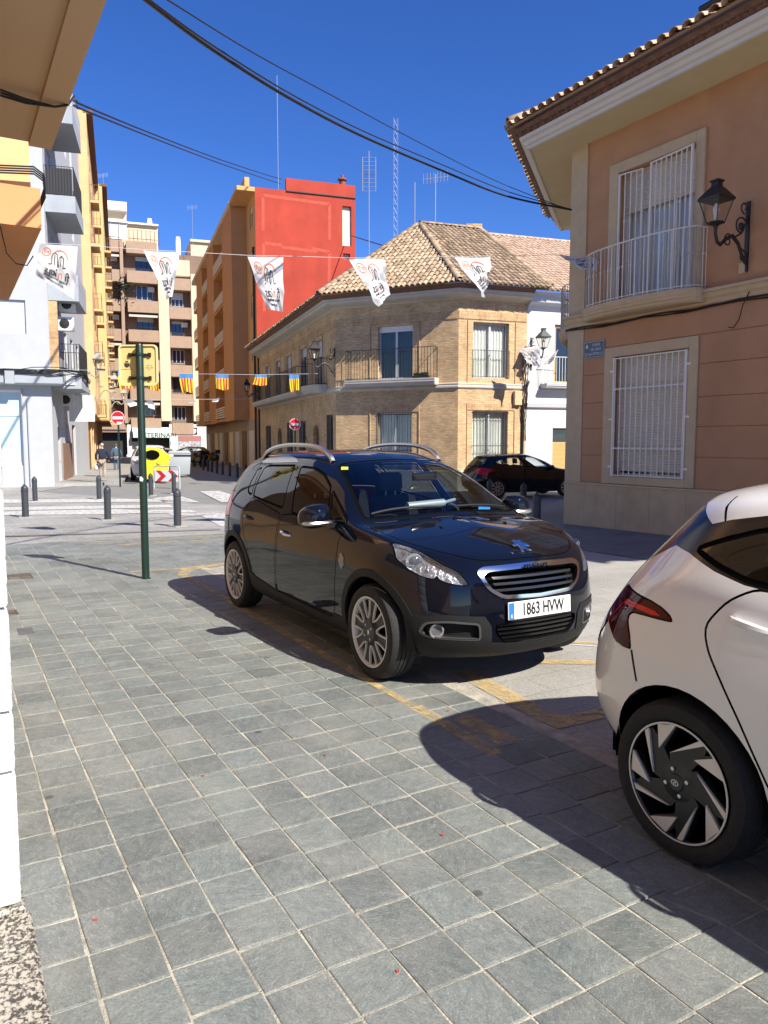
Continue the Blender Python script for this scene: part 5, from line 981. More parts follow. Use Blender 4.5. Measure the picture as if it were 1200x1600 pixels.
# ================================================================ cars
import numpy as np
def pchip(x, y, q):
    x = np.asarray(x, float); y = np.asarray(y, float); h = np.diff(x); d = np.diff(y, axis=0) / h[:, None]
    m = np.zeros_like(y)
    for i in range(1, len(x) - 1):
        a, b = d[i - 1], d[i]; w1 = 2 * h[i] + h[i - 1]; w2 = h[i] + 2 * h[i - 1]
        ok = (a * b) > 0
        with np.errstate(divide='ignore', invalid='ignore'):
            hm = np.where(ok, (w1 + w2) / (w1 / np.where(a == 0, 1, a) + w2 / np.where(b == 0, 1, b)), 0)
        fm = (a * h[i] + b * h[i - 1]) / (h[i] + h[i - 1])          # softer than strict pchip where the sign flips
        m[i] = np.where(ok, 0.5 * hm + 0.5 * fm, 0.25 * fm)
    m[0] = d[0]; m[-1] = d[-1]
    j = np.clip(np.searchsorted(x, q) - 1, 0, len(x) - 2); t = ((q - x[j]) / h[j])[:, None]; H = h[j][:, None]
    return (2*t**3 - 3*t**2 + 1) * y[j] + (t**3 - 2*t**2 + t) * H * m[j] + (-2*t**3 + 3*t**2) * y[j+1] + (t**3 - t**2) * H * m[j+1]
def dense(knots, per):
    q = []
    for i in range(len(knots) - 1):
        n = max(1, int(round((knots[i + 1] - knots[i]) / per)))
        q += [knots[i] + (knots[i + 1] - knots[i]) * k / n for k in range(n)]
    return np.array(q + [knots[-1]])
def body_mesh(cols, per=0.11, lev=2):
    """cols[u][k] = (x, |y|, z); returns a smooth full-body bmesh."""
    G = np.array(cols, float)                                   # U x K x 3
    ku = np.concatenate([[0], np.cumsum(np.maximum(0.02, np.linalg.norm(np.diff(G, axis=0), axis=2).mean(1)))])
    q = dense(ku, per); U = np.stack([pchip(ku, G[:, k], q) for k in range(G.shape[1])], 1)
    kk = np.concatenate([[0], np.cumsum(np.maximum(0.02, np.linalg.norm(np.diff(U, axis=1), axis=2).mean(0)))])
    q2 = dense(kk, per * 0.8); V = np.stack([pchip(kk, U[i], q2) for i in range(len(U))], 0)
    nu, nk = V.shape[:2]; vs = []; fs = []
    for sgn in (-1, 1):
        o = len(vs)
        for i in range(nu):
            for k in range(nk):
                x, y, z = V[i, k]; y = max(0.0, y)
                if i in (0, nu - 1) or k == nk - 1: y = 0.0
                vs.append((x, sgn * y, z))
        for i in range(nu - 1):
            for k in range(nk - 1):
                f = (o + i * nk + k, o + (i + 1) * nk + k, o + (i + 1) * nk + k + 1, o + i * nk + k + 1)
                fs.append(f if sgn > 0 else f[::-1])
    me = bpy.data.meshes.new('cage'); me.from_pydata(vs, [], fs)
    bm = bmesh.new(); bm.from_mesh(me); bmesh.ops.remove_doubles(bm, verts=bm.verts, dist=1e-4)
    bmesh.ops.recalc_face_normals(bm, faces=bm.faces); bm.to_mesh(me); bm.free()
    o = bpy.data.objects.new('cage', me); COL.objects.link(o)
    md = o.modifiers.new('s', 'SUBSURF'); md.levels = lev; md.render_levels = lev
    bpy.context.view_layer.update()
    m2 = bpy.data.meshes.new_from_object(o.evaluated_get(bpy.context.evaluated_depsgraph_get()))
    bpy.data.objects.remove(o)
    bm = bmesh.new(); bm.from_mesh(m2); bpy.data.meshes.remove(m2); bm.normal_update()
    c = bm.faces[:]; up = sum(f.normal.z for f in c if f.calc_center_median().z > 1.2)
    if up < 0: bmesh.ops.reverse_faces(bm, faces=bm.faces)
    bm.normal_update(); return bm
def offset_poly(P, d):
    """Move the outline outward by d (inward when negative)."""
    n = len(P); A = sum(P[i][0] * P[(i + 1) % n][1] - P[(i + 1) % n][0] * P[i][1] for i in range(n)); s = 1 if A > 0 else -1; o = []
    for i in range(n):
        a = Vector(P[i - 1]); b = Vector(P[i]); c = Vector(P[(i + 1) % n])
        e1 = (b - a).normalized(); e2 = (c - b).normalized()
        n1 = Vector((e1.y, -e1.x)) * s; n2 = Vector((e2.y, -e2.x)) * s
        m = (n1 + n2); m = m / max(0.35, m.length_squared / 2) if m.length > 1e-6 else n1
        o.append(tuple(b + m * d * (1.0 if m.length < 2.5 else 2.5 / m.length)))
    return o
def rounded(P, r, n=3):
    """Round the corners of an outline."""
    o = []; N = len(P)
    for i in range(N):
        a = Vector(P[i - 1]); b = Vector(P[i]); c = Vector(P[(i + 1) % N])
        ra = min(r, (a - b).length * 0.45); rc = min(r, (c - b).length * 0.45)
        p = b + (a - b).normalized() * ra; q = b + (c - b).normalized() * rc
        for k in range(n + 1):
            t = k / n; o.append(tuple(p * (1 - t) ** 2 + b * 2 * t * (1 - t) + q * t * t))
    return o
AX = {'y': (0, 2), 'x': (1, 2), 'z': (0, 1)}
class Shell:
    """Half of a car body (right side, y<=0), cut into regions along outlines and taken apart into panels."""
    def __init__(s, cols, per=0.11, lev=2):
        full = body_mesh(cols, per, lev); s.bvh = BVHTree.FromBMesh(full)
        bm = full; s.bm = bm
        s.nl = bm.verts.layers.float_vector.new('nrm')
        for v in bm.verts:
            n = v.normal.copy()
            if abs(v.co.y) < 1e-5: n.y = 0; n.normalize()
            v[s.nl] = n
        bmesh.ops.delete(bm, geom=[v for v in bm.verts if v.co.y > 1e-5], context='VERTS')
        s.rl = bm.faces.layers.int.new('reg'); s.ids = {'body': 0}; s.M = Matrix()
        s.box = {f: s.bb(f) for f in bm.faces}
    @staticmethod
    def bb(f):
        c = [v.co for v in f.verts]; a = [p.x for p in c]; b = [p.y for p in c]; d = [p.z for p in c]
        return (min(a), min(b), min(d), max(a), max(b), max(d))
    def hit(s, px, py):
        Mi = s.M.inverted(); o = Mi @ Vector((0, 0, CAMH)); d = (Mi.to_3x3() @ ray(px, py)).normalized()
        h = s.bvh.ray_cast(o, d)[0]
        if h is None:
            h = s.bvh.find_nearest(o + d * 5.0)[0]
        return h
    def px(s, pts, axis):
        i, j = AX[axis]; r = []
        for p in pts:
            h = s.hit(*p); r.append((h[i] if i != 1 else -abs(h[i]), h[j] if j != 1 else -abs(h[j])))
        return r
    def region(s, name, P, axis='y', cond=None, only=None):
        """Cut along outline P (2D, seen along axis) and give the faces inside the region's id."""
        i, j = AX[axis]; bm = s.bm; rl = s.rl
        rid = s.ids.setdefault(name, len(s.ids))
        keep = None if only is None else {s.ids[k] for k in only}
        x0 = min(p[0] for p in P); x1 = max(p[0] for p in P); y0 = min(p[1] for p in P); y1 = max(p[1] for p in P)
        def ok(f):
            if cond and not cond(f): return False
            return True
        I, J = i + 3, j + 3
        cand = {f: b for f, b in s.box.items() if b[I] >= x0 and b[i] <= x1 and b[J] >= y0 and b[j] <= y1 and ok(f)}
        e = 1e-4
        for k in range(len(P)):
            p = P[k]; q = P[(k + 1) % len(P)]
            if (p[0] - q[0]) ** 2 + (p[1] - q[1]) ** 2 < 1e-10: continue
            lo0, hi0 = min(p[0], q[0]) - e, max(p[0], q[0]) + e; lo1, hi1 = min(p[1], q[1]) - e, max(p[1], q[1]) + e
            sel = [f for f, b in cand.items() if b[I] >= lo0 and b[i] <= hi0 and b[J] >= lo1 and b[j] <= hi1]
            if not sel: continue
            co = Vector((0, 0, 0)); co[i] = p[0]; co[j] = p[1]
            no = Vector((0, 0, 0)); no[i] = q[1] - p[1]; no[j] = p[0] - q[0]; no.normalize()
            sv = {v for f in sel for v in f.verts}; se = {g for f in sel for g in f.edges}
            r = bmesh.ops.bisect_plane(bm, geom=sel + list(se) + list(sv), dist=1e-5, plane_co=co, plane_no=no)
            for f in sel: cand.pop(f, None); s.box.pop(f, None)
            for g in r['geom']:
                if isinstance(g, bmesh.types.BMFace) and g.is_valid: cand[g] = s.box[g] = s.bb(g)
        for f in list(cand):
            if f.is_valid and (keep is None or f[rl] in keep):
                c = f.calc_center_median()
                if inpoly(c[i], c[j], P): f[rl] = rid
        return rid
    def gap(s, name, P, axis='y', w=0.004, cond=None, only=None, gapname='panel_gap'):
        s.region(gapname, offset_poly(P, w), axis, cond, only)
        s.region(name, offset_poly(P, -w), axis, cond, (only or []) + [gapname])
    def take(s, names, part, m, parent, lift=0.0, skirt=0.0, mirror='join', thick=0.0):
        """Panels out of regions: 'join' welds both halves into one mesh, 'pair' makes right and left objects."""
        ids = {s.ids[n] for n in names if n in s.ids}
        vmap = {}; vs = []; ns = []; fs = []
        for f in s.bm.faces:
            if f[s.rl] not in ids: continue
            for v in f.verts:
                if v not in vmap:
                    vmap[v] = len(vs); n = Vector(v[s.nl]).normalized(); ns.append(n); vs.append(v.co + n * lift)
            fs.append(tuple(vmap[v] for v in f.verts))
        if not fs: return []
        if skirt:
            cnt = {}
            for f in fs:
                for a, b in zip(f, f[1:] + f[:1]): cnt[(a, b)] = cnt.get((a, b), 0) + 1
            bd = [(a, b) for (a, b) in cnt if (b, a) not in cnt and not (abs(vs[a].y) < 1e-4 and abs(vs[b].y) < 1e-4)]
            low = {}
            for a, b in bd:
                q = []
                for t in (a, b):
                    k = (t,)
                    if k not in low:
                        low[k] = (len(vs), len(vs) + 1); n = ns[t]
                        vs.append(vs[t].copy()); vs.append(vs[t] - n * skirt); ns.append(None); ns.append(None)
                    q.append(low[k])
                fs.append((q[1][0], q[0][0], q[0][1], q[1][1]))
        def mk(flip):
            V = [Vector((v.x, -v.y if flip else v.y, v.z)) for v in vs]
            Nn = [None if n is None else Vector((n.x, -n.y if flip else n.y, n.z)) for n in ns]
            return V, Nn, [f[::-1] for f in fs] if flip else list(fs)
        def out(V, Nn, Fs):
            me = bpy.data.meshes.new(part); me.from_pydata([tuple(v) for v in V], [], Fs); me.update()
            me.polygons.foreach_set('use_smooth', [True] * len(me.polygons))
            vn = [v.vector for v in me.vertex_normals] if hasattr(me, 'vertex_normals') else [v.normal for v in me.vertices]
            me.normals_split_custom_set_from_vertices([tuple(Nn[i] if Nn[i] is not None else vn[i]) for i in range(len(V))])
            return obj(part, me, m, parent)
        a = mk(False); b = mk(True)
        if mirror == 'pair': return [out(*a), out(*b)]
        if mirror == 'right': return [out(*a)]
        o = len(a[0]); return [out(a[0] + b[0], a[1] + b[1], a[2] + [tuple(i + o for i in f) for f in b[2]])]
M_TYRE = mat('tyre rubber', (0.012, 0.012, 0.013), 0.8, var=0.3, scale=30, bump=0.2, bscale=80)
M_PLASTIC = mat('dark grey plastic trim', (0.013, 0.0135, 0.015), 0.6, spec=0.25, var=0.15, scale=60, bump=0.1, bscale=400)
M_BLACKP = mat('gloss black plastic', (0.006, 0.006, 0.007), 0.18)
M_GAP = mat('panel gap shadow rubber', (0.003, 0.003, 0.003), 0.9, spec=0.05)
M_CHROME = mat('bright chrome', (0.75, 0.76, 0.78), 0.12, 1.0)
M_RIM = mat('silver rim lacquer', (0.62, 0.61, 0.58), 0.42, 0.2)
M_SATIN = mat('satin aluminium', (0.62, 0.62, 0.62), 0.33, 1.0)
M_INT = mat('dark car upholstery', (0.04, 0.04, 0.043), 0.9, var=0.2, scale=20)
M_GLASSW = glass('windscreen glass', (0.84, 0.90, 0.90))
M_GLASSD = glass('tinted side glass', (0.16, 0.18, 0.18))
M_LAMPG = glass('lamp cover glass', (0.85, 0.87, 0.9))
M_WHITEPL = mat('number plate white', (0.82, 0.82, 0.80), 0.35)
M_PLBLUE = mat('number plate blue', (0.02, 0.16, 0.6), 0.4)
M_INK = mat('plate ink', (0.012, 0.012, 0.014), 0.5)
M_RED = mat('red lamp plastic', (0.62, 0.008, 0.01), 0.25, coat=0.6, spec=0.1)
M_REDD = mat('dark red lamp plastic', (0.06, 0.002, 0.004), 0.3, coat=0.6, spec=0.0)
M_REFL = mat('lamp reflector', (0.72, 0.73, 0.75), 0.18, 0.9)
def tyre_mesh(r, w, rim):
    h = w / 2
    prof = [(rim, -h * 0.85), (rim + 0.012, -h * 0.98), (r - 0.045, -h * 1.03), (r - 0.018, -h * 0.95), (r - 0.004, -h * 0.72),
            (r, -h * 0.4), (r, -h * 0.36), (r - 0.007, -h * 0.34), (r - 0.007, -h * 0.30), (r, -h * 0.28), (r, -h * 0.04), (r - 0.007, -h * 0.03), (r - 0.007, h * 0.03), (r, h * 0.04), (r, h * 0.28), (r - 0.007, h * 0.30), (r - 0.007, h * 0.34), (r, h * 0.36), (r, h * 0.4),
            (r - 0.004, h * 0.72), (r - 0.018, h * 0.95), (r - 0.045, h * 1.03), (rim + 0.012, h * 0.98), (rim, h * 0.85)]
    mb = MB(); mb.lathe(prof, 48, Matrix.Rotation(R(90), 4, 'X'), cap=False); return mb.mesh('tyre', True)
# wheels are built with the outer face towards -y, axle at the origin
def disc_poly(mb, poly, y0, y1): mb.prism(poly, y0, y1, 'y')
def pol(r, a): return (r * math.cos(R(a)), r * math.sin(R(a)))
def wheel_petal(parent, loc, r, rim, w, flip, spin):
    """Dark rim with eight bright U-shaped outlines (sixteen spoke edges)."""
    root = empty('wheel', loc); root.parent = parent; root.rotation_euler = (0, R(spin), math.pi if flip else 0)
    h = w / 2; obj('tyre', tyre_mesh(r, w, rim), M_TYRE, root)
    mb = MB(); mb.lathe([(rim - 0.002, h * 0.9), (rim - 0.006, -h * 0.86), (rim + 0.004, -h * 0.99), (rim - 0.006, -h * 0.99), (rim - 0.014, -h * 0.9), (rim - 0.022, h * 0.3), (rim - 0.022, h * 0.9)], 48, Matrix.Rotation(R(-90), 4, 'X'), cap=False)
    mb.build('rim', M_RIM, root, True)
    mb = MB(); mb.lathe([(0.0, -0.02), (rim - 0.03, -0.02), (rim - 0.03, 0.0), (0.0, 0.0)], 32, Matrix.Translation((0, 0.02, 0)) @ Matrix.Rotation(R(90), 4, 'X'))
    mb.build('brake_disc', M_GAP, root)
    sp = MB(); ed = MB(); yo = -h * 0.93
    for k in range(8):
        a = k * 45.0
        # dark spoke web between two bright edges
        disc_poly(sp, [pol(0.05, a - 20), pol(rim - 0.01, a - 11), pol(rim - 0.01, a + 11), pol(0.05, a + 20)], yo + 0.012, yo + 0.035)
        for sg in (-1, 1):
            p = [pol(rim - 0.004, a + sg * 11.0), pol(0.15, a + sg * 11.8), pol(0.108, a + sg * 15.0), pol(0.09, a + sg * 22.5)]
            for i in range(3):
                A = Vector(p[i]); B = Vector(p[i + 1]); d = (B - A).normalized(); nn = Vector((d.y, -d.x)); wd = (0.0050, 0.0042, 0.0036, 0.003)
                disc_poly(ed, [tuple(A - nn * wd[i]), tuple(B - nn * wd[i + 1]), tuple(B + nn * wd[i + 1]), tuple(A + nn * wd[i])], yo - 0.001 * i, yo + 0.014)
    sp.build('spokes', mat('dark anthracite rim', (0.02, 0.02, 0.022), 0.35), root); ed.build('spoke_edges', M_RIM, root)['kind'] = 'stuff'
    hub = MB(); hub.lathe([(0.0, -0.006), (0.07, -0.006), (0.088, 0.012), (0.088, 0.04), (0, 0.04)], 24, Matrix.Translation((0, yo, 0)) @ Matrix.Rotation(R(-90), 4, 'X'))
    hub.build('hub', mat('dark anthracite rim', (0.02, 0.02, 0.022), 0.35), root, True)
    for k in range(4):
        nb = MB(); x, z = pol(0.052, k * 90 + 45); nb.lathe([(0, -0.012), (0.008, -0.01), (0.009, 0.01), (0, 0.01)], 8, Matrix.Translation((x, yo - 0.004, z)) @ Matrix.Rotation(R(-90), 4, 'X'))
        nb.build('wheel_bolt', M_SATIN, root, True)
    em = MB(); disc_poly(em, [(-.004, -.02), (.004, -.02), (.006, -.004), (.017, -.012), (.008, .004), (.014, .016), (.002, .01), (-.006, .02), (-.005, .006), (-.017, .008), (-.007, -.004)], yo - 0.009, yo - 0.004)
    em.build('emblem', M_CHROME, root); return root
def wheel_pinwheel(parent, loc, r, rim, w, flip, spin):
    """Black rim with five swept blades, each with a broad and a thin bright machined face."""
    root = empty('wheel', loc); root.parent = parent; root.rotation_euler = (0, R(spin), math.pi if flip else 0)
    h = w / 2; obj('tyre', tyre_mesh(r, w, rim), M_TYRE, root); yo = -h * 0.9
    mb = MB(); mb.lathe([(rim - 0.002, h * 0.9), (rim - 0.004, -h * 0.86), (rim + 0.003, -h * 0.98), (rim - 0.004, -h * 0.98), (rim - 0.012, -h * 0.88), (rim - 0.02, h * 0.3), (rim - 0.02, h * 0.9)], 56, Matrix.Rotation(R(-90), 4, 'X'), cap=False)
    mb.build('rim', M_BLACKP, root, True)
    mb = MB(); mb.lathe([(rim - 0.006, -h * 0.995), (rim + 0.001, -h * 0.995), (rim + 0.001, -h * 0.95), (rim - 0.004, -h * 0.95)], 56, Matrix.Rotation(R(-90), 4, 'X'), cap=False); mb.build('rim_edge', M_RIM, root)
    mb = MB(); mb.lathe([(0.0, -0.02), (rim - 0.02, -0.02), (rim - 0.02, 0.0), (0.0, 0.0)], 32, Matrix.Translation((0, 0.03, 0)) @ Matrix.Rotation(R(90), 4, 'X')); mb.build('brake_disc', M_GAP, root)
    MD = mat('satin black rim', (0.016, 0.017, 0.019), 0.32)
    MF = mat('machined wheel face', (0.66, 0.63, 0.60), 0.4, 0.35)
    q = rim - 0.006
    for k in range(5):
        a = k * 72.0 + 33
        bl = MB(); disc_poly(bl, [pol(0.06, a + 15), pol(0.60 * q, a + 17), pol(q, a - 13), pol(q, a + 12), pol(0.82 * q, a + 19), pol(q, a + 22), pol(q, a + 31), pol(0.50 * q, a + 80), pol(0.06, a + 95)], yo + 0.006, yo + 0.04); bl.build('spoke', MD, root)
        f1 = MB(); disc_poly(f1, [pol(0.62 * q, a + 24), pol(q, a - 12.0), pol(q, a + 10.5)], yo - 0.004, yo + 0.008); f1.build('spoke_face', MF, root)
        f2 = MB(); disc_poly(f2, [pol(0.50 * q, a + 76), pol(q, a + 24.0), pol(q, a + 30.5)], yo - 0.004, yo + 0.008); f2.build('spoke_face', MF, root)
    hub = MB(); hub.lathe([(0, -0.004), (0.03, -0.004), (0.034, 0.002), (0.085, 0.012), (0.09, 0.04), (0, 0.04)], 24, Matrix.Translation((0, yo - 0.004, 0)) @ Matrix.Rotation(R(-90), 4, 'X')); hub.build('hub', MD, root, True)
    for k in range(4):
        x, z = pol(0.05, k * 90 + 20); nb = MB(); nb.lathe([(0, -0.008), (0.008, -0.006), (0.0095, 0.02), (0, 0.02)], 8, Matrix.Translation((x, yo - 0.002, z)) @ Matrix.Rotation(R(-90), 4, 'X')); nb.build('wheel_bolt', M_SATIN, root, True)
    em = MB(); n = 20
    o = [(0.017 * math.cos(t * 2 * math.pi / n), 0.012 * math.sin(t * 2 * math.pi / n)) for t in range(n)]; i_ = [(a * 0.8, b * 0.8) for a, b in o]
    for t in range(n): disc_poly(em, [o[t], o[(t + 1) % n], i_[(t + 1) % n], i_[t]], yo - 0.012, yo - 0.007)
    for q in ([(-.008, -.008), (-.005, -.009), (-.001, .009), (-.004, .008)], [(.001, -.009), (.004, -.008), (.008, .008), (.005, .009)], [(-.004, -.002), (.004, .0), (.005, .003), (-.003, .001)]): disc_poly(em, q, yo - 0.012, yo - 0.007)
    em.build('emblem', M_SATIN, root); return root
def wheel_plain(parent, loc, r, rim, w, flip, spin, m=None):
    root = empty('wheel', loc); root.parent = parent; root.rotation_euler = (0, R(spin), math.pi if flip else 0)
    h = w / 2; obj('tyre', tyre_mesh(r, w, rim), M_TYRE, root); mb = MB(); yo = -h * 0.85
    for k in range(10): disc_poly(mb, [pol(0.04, k * 36 - 18), pol(rim, k * 36 - 5), pol(rim, k * 36 + 5), pol(0.04, k * 36 + 18)], yo, yo + 0.02)
    mb.lathe([(rim - 0.02, yo), (rim + 0.002, yo - 0.005), (rim + 0.002, h * 0.8), (rim - 0.02, h * 0.8)], 32, Matrix.Rotation(R(90), 4, 'X'), cap=False)
    mb.build('rim', m or M_SATIN, root)
    mb = MB(); mb.lathe([(0, 0), (rim - 0.02, 0), (rim - 0.02, 0.02), (0, 0.02)], 24, Matrix.Rotation(R(90), 4, 'X')); mb.build('brake_disc', M_GAP, root); return root
def car_inside(root, wb, belt=0.95, roof=1.4, lhd=True, rear=-3.1):
    """Dark floor, dashboard, seats and steering wheel seen through the glass."""
    mb = MB(); mb.box(-wb - 0.45, -0.3, -0.7, 0.7, 0.24, 0.34); mb.build('underbody', M_GAP, root)
    mb = MB(); mb.prism([(-0.25, 0.5), (-0.3, belt), (-0.55, belt + 0.02), (-0.78, belt - 0.06), (-0.8, 0.5)], -0.68, 0.68, 'y'); mb.build('dashboard', M_INT, root)
    for sy in (-1, 1): mb = MB(); mb.box(-wb + .42, -.42, sy * .70 - .01, sy * .70 + .01, .2, belt - .06); mb.build('light_leak_panel', M_INT, root)  # inner side panels added to stop sunlight leaking through the body
    def seat(x, y, w):
        st = empty('seat', (x, y, 0)); st.parent = root
        mb = MB(); mb.prism([(-0.02, 0.34), (0.46, 0.36), (0.5, 0.5), (0.0, 0.48)], -w, w, 'y'); bevel(mb.build('seat_cushion', M_INT, st), 0.04, 3)
        mb = MB(); mb.prism([(-0.02, 0.44), (0.1, 0.46), (-0.1, 1.08), (-0.19, 1.08)], -w, w, 'y'); bevel(mb.build('seat_back', M_INT, st), 0.05, 3)
        return st
    for y in (-0.36, 0.36):
        st = seat(-1.55, y, 0.25)
        mb = MB(); mb.prism([(-0.21, 1.12), (-0.12, 1.12), (-0.14, 1.29), (-0.22, 1.29)], -0.12, 0.12, 'y'); bevel(mb.build('headrest', M_INT, st), 0.035, 3)
        for dy in (-0.05, 0.05): mb = MB(); mb.tube([(-0.165, dy, 1.04), (-0.17, dy, 1.14)], 0.008); mb.build('headrest_rod', M_SATIN, st)
    st = seat(-2.5, 0, 0.62)
    for y in (-0.36, 0.36):
        mb = MB(); mb.prism([(-0.21, 1.08), (-0.13, 1.08), (-0.15, 1.2), (-0.21, 1.2)], y - 0.11, y + 0.11, 'y'); bevel(mb.build('headrest', M_INT, st), 0.03, 2)
    y = 0.36 if lhd else -0.36
    mb = MB(); n = 24; T = Matrix.Translation((-0.92, y, belt - 0.05)) @ Matrix.Rotation(R(-62), 4, 'Y')
    mb.tube([(0.185 * math.cos(2 * math.pi * k / n), 0.185 * math.sin(2 * math.pi * k / n), 0) for k in range(n + 1)], 0.014, 8, T)
    mb.box(-0.18, 0.0, -0.015, 0.015, -0.01, 0.01, T); mb.box(-0.05, 0.05, -0.18, 0.18, -0.01, 0.01, T); mb.box(-0.06, 0.06, -0.07, 0.07, -0.02, 0.02, T)
    mb.build('steering_wheel', M_INT, root, True)
def arch_liner(root, x, r, z=0.315, w=0.86):
    for s in (-1, 1):
        mb = MB(); n = 20; rows = []
        for yy in (w - 0.075, w - 0.34): rows.append([(x + r * math.cos(R(-8 + 196 * k / n)), s * yy, z + r * math.sin(R(-8 + 196 * k / n))) for k in range(n + 1)])
        rows.append([(x + 0.05 * r * math.cos(R(-8 + 196 * k / n)), s * (w - 0.34), z + 0.05 * math.sin(R(-8 + 196 * k / n))) for k in range(n + 1)])
        mb.sheet(rows); mb.build('wheel_arch_liner', M_GAP, root, True)
def circle(cx, cz, r, n=40, a0=0, a1=360): return [(cx + r * math.cos(R(a0 + (a1 - a0) * k / n)), cz + r * math.sin(R(a0 + (a1 - a0) * k / n))) for k in range(n)]
def plate(root, x, z, txt, tilt=0.0, size=(0.52, 0.11), rear=False, blue=True):
    """Number plate on the y/z plane at x, facing forward (or back)."""
    s = -1 if rear else 1
    p = empty('number_plate', (x, 0, z)); p.parent = root; p.rotation_euler = (0, R(tilt), math.pi if rear else 0)
    mb = MB(); mb.box(0, 0.008, -size[0] / 2, size[0] / 2, -size[1] / 2, size[1] / 2); bevel(mb.build('plate', M_WHITEPL, p), 0.003, 1)
    if blue:
        mb = MB(); mb.box(0.008, 0.0095, -size[0] / 2 + 0.004, -size[0] / 2 + 0.046, -size[1] / 2 + 0.004, size[1] / 2 - 0.004); mb.build('blue_band', M_PLBLUE, p)
    B = Matrix(((0, 0, 1, 0), (1, 0, 0, 0), (0, 1, 0, 0), (0, 0, 0, 1)))      # text x -> y, text y -> z, faces +x
    if txt: lettering(txt, 0.108, M_INK, p, Matrix.Translation((0.0095, 0.022, -0.002)) @ B, 0.0008, sx=0.70, bold=0.0022)
    if blue: lettering('E', 0.03, M_WHITEPL, p, Matrix.Translation((0.0105, -size[0] / 2 + 0.025, -0.032)) @ B, 0.0005, name='country_letter')
    return p
def handle(root, x, y, z, side, m, L=0.2, rz=0.0, bvh=None):
    mb = MB(); n = 10
    if bvh:
        h = bvh.ray_cast(Vector((x, -2, z)), Vector((0, 1, 0)))[0]; y = -h.y - 0.008
    pts = [(x - L / 2 + L * k / n, side * (y + 0.032 * math.sin(math.pi * min(1, max(0, (k / n) * 1.0))) ** 0.5), z + 0.012 * (k / n - 0.5) * -2) for k in range(n + 1)]
    mb.tube(pts, [0.008 + 0.008 * math.sin(math.pi * k / n) for k in range(n + 1)], 8); mb.build('door_handle', m, root, True)
def peugeot_cols():
    C = []
    C.append([(.50,0,.20),(.64,0,.22),(.70,0,.30),(.715,0,.45),(.71,0,.60),(.665,0,.76),(.62,0,.815),(.55,0,.86),(.48,0,.887),(.40,0,.912),(.30,0,.94)])
    C.append([(.48,.22,.20),(.63,.22,.22),(.69,.23,.30),(.70,.23,.45),(.695,.23,.60),(.655,.23,.76),(.605,.23,.815),(.53,.21,.862),(.45,.18,.89),(.35,.12,.923),(.22,0,.962)])
    C.append([(.42,.42,.20),(.57,.43,.225),(.645,.44,.31),(.655,.45,.45),(.645,.45,.60),(.61,.45,.755),(.555,.44,.82),(.46,.40,.874),(.36,.33,.908),(.26,.2,.944),(.12,0,.985)])
    C.append([(.36,.58,.20),(.48,.60,.235),(.535,.61,.32),(.55,.62,.46),(.53,.625,.61),(.495,.62,.76),(.44,.605,.84),(.34,.55,.895),(.24,.44,.93),(.14,.26,.964),(.03,0,1.003)])
    C.append([(.28,.68,.21),(.36,.71,.25),(.40,.73,.34),(.42,.745,.48),(.395,.755,.63),(.35,.745,.79),(.28,.715,.868),(.20,.63,.918),(.11,.5,.948),(.03,.3,.98),(-.05,0,1.016)])
    C.append([(.18,.72,.22),(.2,.78,.27),(.22,.80,.36),(.23,.815,.5),(.22,.82,.66),(.19,.805,.83),(.14,.755,.912),(.06,.66,.947),(-.02,.52,.97),(-.08,.3,.996),(-.11,0,1.024)])
    C.append([(0,.73,.22),(0,.80,.27),(0,.835,.36),(0,.845,.5),(0,.845,.68),(0,.83,.86),(-.03,.775,.944),(-.10,.675,.97),(-.14,.53,.987),(-.155,.31,1.01),(-.16,0,1.032)])
    def side(x, k6, k7, k8, k9, k10, s5=.835):
        return [(x,.73,.19),(x,.79,.22),(x,.815,.33),(x,.835,.5),(x,.845,.70),(x,s5,.89), k6, k7, k8, k9, k10]
    C.append(side(-.36,(-.36,.79,.975),(-.30,.715,.998),(-.25,.56,1.007),(-.2,.32,1.027),(-.18,0,1.042)))
    C.append(side(-.42,(-.42,.79,.985),(-.345,.71,1.015),(-.29,.56,1.03),(-.24,.32,1.05),(-.22,0,1.066)))
    C.append(side(-.74,(-.76,.80,1.0),(-.74,.665,1.195),(-.69,.60,1.232),(-.66,.33,1.262),(-.65,0,1.275)))
    C.append(side(-1.16,(-1.16,.805,1.003),(-1.15,.605,1.345),(-1.10,.53,1.395),(-1.07,.32,1.422),(-1.06,0,1.434)))
    C.append(side(-1.5,(-1.5,.805,1.008),(-1.5,.605,1.385),(-1.47,.53,1.45),(-1.4,.32,1.485),(-1.4,0,1.497)))
    C.append(side(-2.0,(-2.0,.80,1.05),(-2.0,.605,1.375),(-2.0,.53,1.455),(-2,.32,1.49),(-2,0,1.502)))
    C.append([(-2.59,.73,.22),(-2.59,.80,.27),(-2.59,.835,.36),(-2.59,.85,.5),(-2.59,.85,.70),(-2.57,.832,.95),(-2.54,.78,1.10),(-2.5,.60,1.345),(-2.48,.525,1.435),(-2.48,.32,1.475),(-2.48,0,1.487)])
    C.append([(-2.9,.70,.25),(-2.92,.77,.3),(-2.95,.80,.4),(-2.96,.81,.52),(-2.96,.81,.7),(-2.93,.79,.97),(-2.87,.735,1.12),(-2.78,.59,1.34),(-2.75,.52,1.41),(-2.8,.32,1.45),(-2.8,0,1.46)])
    C.append([(-3.1,.6,.28),(-3.17,.65,.34),(-3.2,.68,.45),(-3.21,.69,.56),(-3.19,.69,.72),(-3.13,.67,.97),(-3.06,.64,1.11),(-2.94,.56,1.32),(-2.9,.50,1.38),(-2.9,.32,1.425),(-2.9,0,1.435)])
